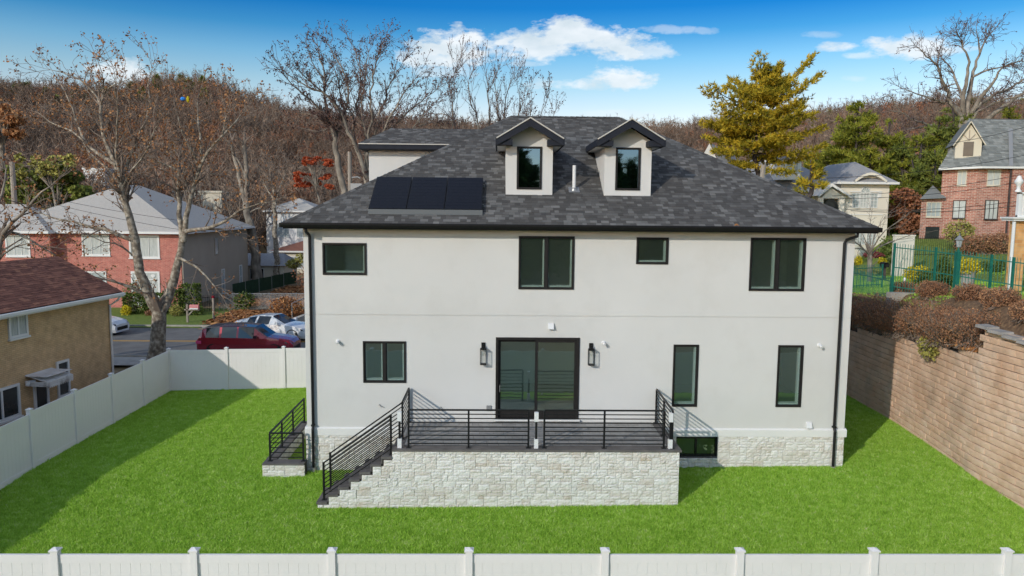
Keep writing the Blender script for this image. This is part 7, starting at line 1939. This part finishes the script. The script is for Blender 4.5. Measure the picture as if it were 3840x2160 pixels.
w3 = wood_src(3, leaves=150, leafm='hilltwig2'); wood(1900, 100, 330, FR, w3, [M['hilltwig2']], .95)
w4 = wood_src(4, leaves=420, leafm='rust'); wood(520, 110, 320, FR, w4, [M['rust']], .95)
wood(500, 84, 112, (-.86, -.1), wood_src(5, H=9), [M['hilltwig']], .95, keep=lambda x, y: (y > 61) & ~((x > -37) & (x < -28) & (y < 84)) & ~((x > -24) & (x < -8) & (y < 80)) & ~((x > -56) & (x < -50) & (y < 99)))
wood(80, 70, 90, (-.30, -.05), wood_src(6, H=8), [M['hilltwig']], .95, keep=lambda x, y: (y > 46) & ~((x > -24) & (x < -7) & (y < 80)))
wood(160, 92, 150, (.25, .75), wood_src(8, H=8, leaves=160, leafm='hilltwig2'), [M['hilltwig2']], .9, keep=lambda x, y: y > 62)
# dark conifers on the hills, and the wooded slope behind the drone's position
cb = MB(); rr9 = np.random.default_rng(12); m = 900; t_ = rr9.random(m) ** .7; a_ = rr9.uniform(0, 6.28, m); rad_ = t_ * 2.6 * rr9.uniform(.3, 1, m)
cb.tube([(0, 0, -1), (0, 0, 10)], [.2, .05], 5)
tufts(cb, np.stack([np.cos(a_) * rad_, np.sin(a_) * rad_, 10.5 - t_ * 9], 1), np.stack([np.cos(a_), np.sin(a_), a_ * 0], 1), 1.0, rr9, 3, .3)
csrc = source('wood_conifer', cb, [M['needle3']])
wood(90, 230, 310, (-.66, -.36), csrc, [M['needle3']], 1.0, 'hill_pines')
wood(70, 250, 320, (.28, .7), csrc, [M['needle3']], 1.0, 'hill_pines')
wood(620, 34, 120, (pi - 1.25, pi + 1.25), csrc, [M['needle3']], .85, 'back_woods', keep=lambda x, y: (y < -52) , zs=.9)
# tall evergreens behind the viewpoint, mirrored in the dormer panes
bt_ = [(4.5, -84, 2.1), (6.8, -82, 1.85), (8.6, -80, 1.55), (10.2, -80, 1.35), (1.5, -88, 2.1), (-3, -84, 1.7), (19.5, -82, 1.75), (21.5, -80, 1.5), (24.8, -84, 1.4), (28, -86, 1.6)]
scatter_obj('back_woods', [(x_, y_, float(base_z(x_, y_)) - .3) for x_, y_, _ in bt_], [(0, 0, x_) for x_, _, _ in bt_], [(s_ * 1.1, s_ * 1.1, s_) for _, _, s_ in bt_], csrc, [M['needle3']])
# small foil balloon caught in the hill trees
bl = thing('foil_balloon', tuple(sight(686, 372, 120)), 'tiny blue and yellow foil balloon caught in the hillside treetops', 'balloon')
c = sight(686, 372, 120); b = MB(); b.lathe(tuple(c), [(0, -.35), (.4, -.2), (.5, .1), (.3, .35), (0, .42)], 8); b.build('blue_half', M['blue'], bl)
c = sight(705, 374, 120); b = MB(); b.lathe(tuple(c), [(0, -.6), (.25, -.3), (.3, .2), (.12, .6), (0, .7)], 8); b.build('yellow_half', M['goldbush'], bl)
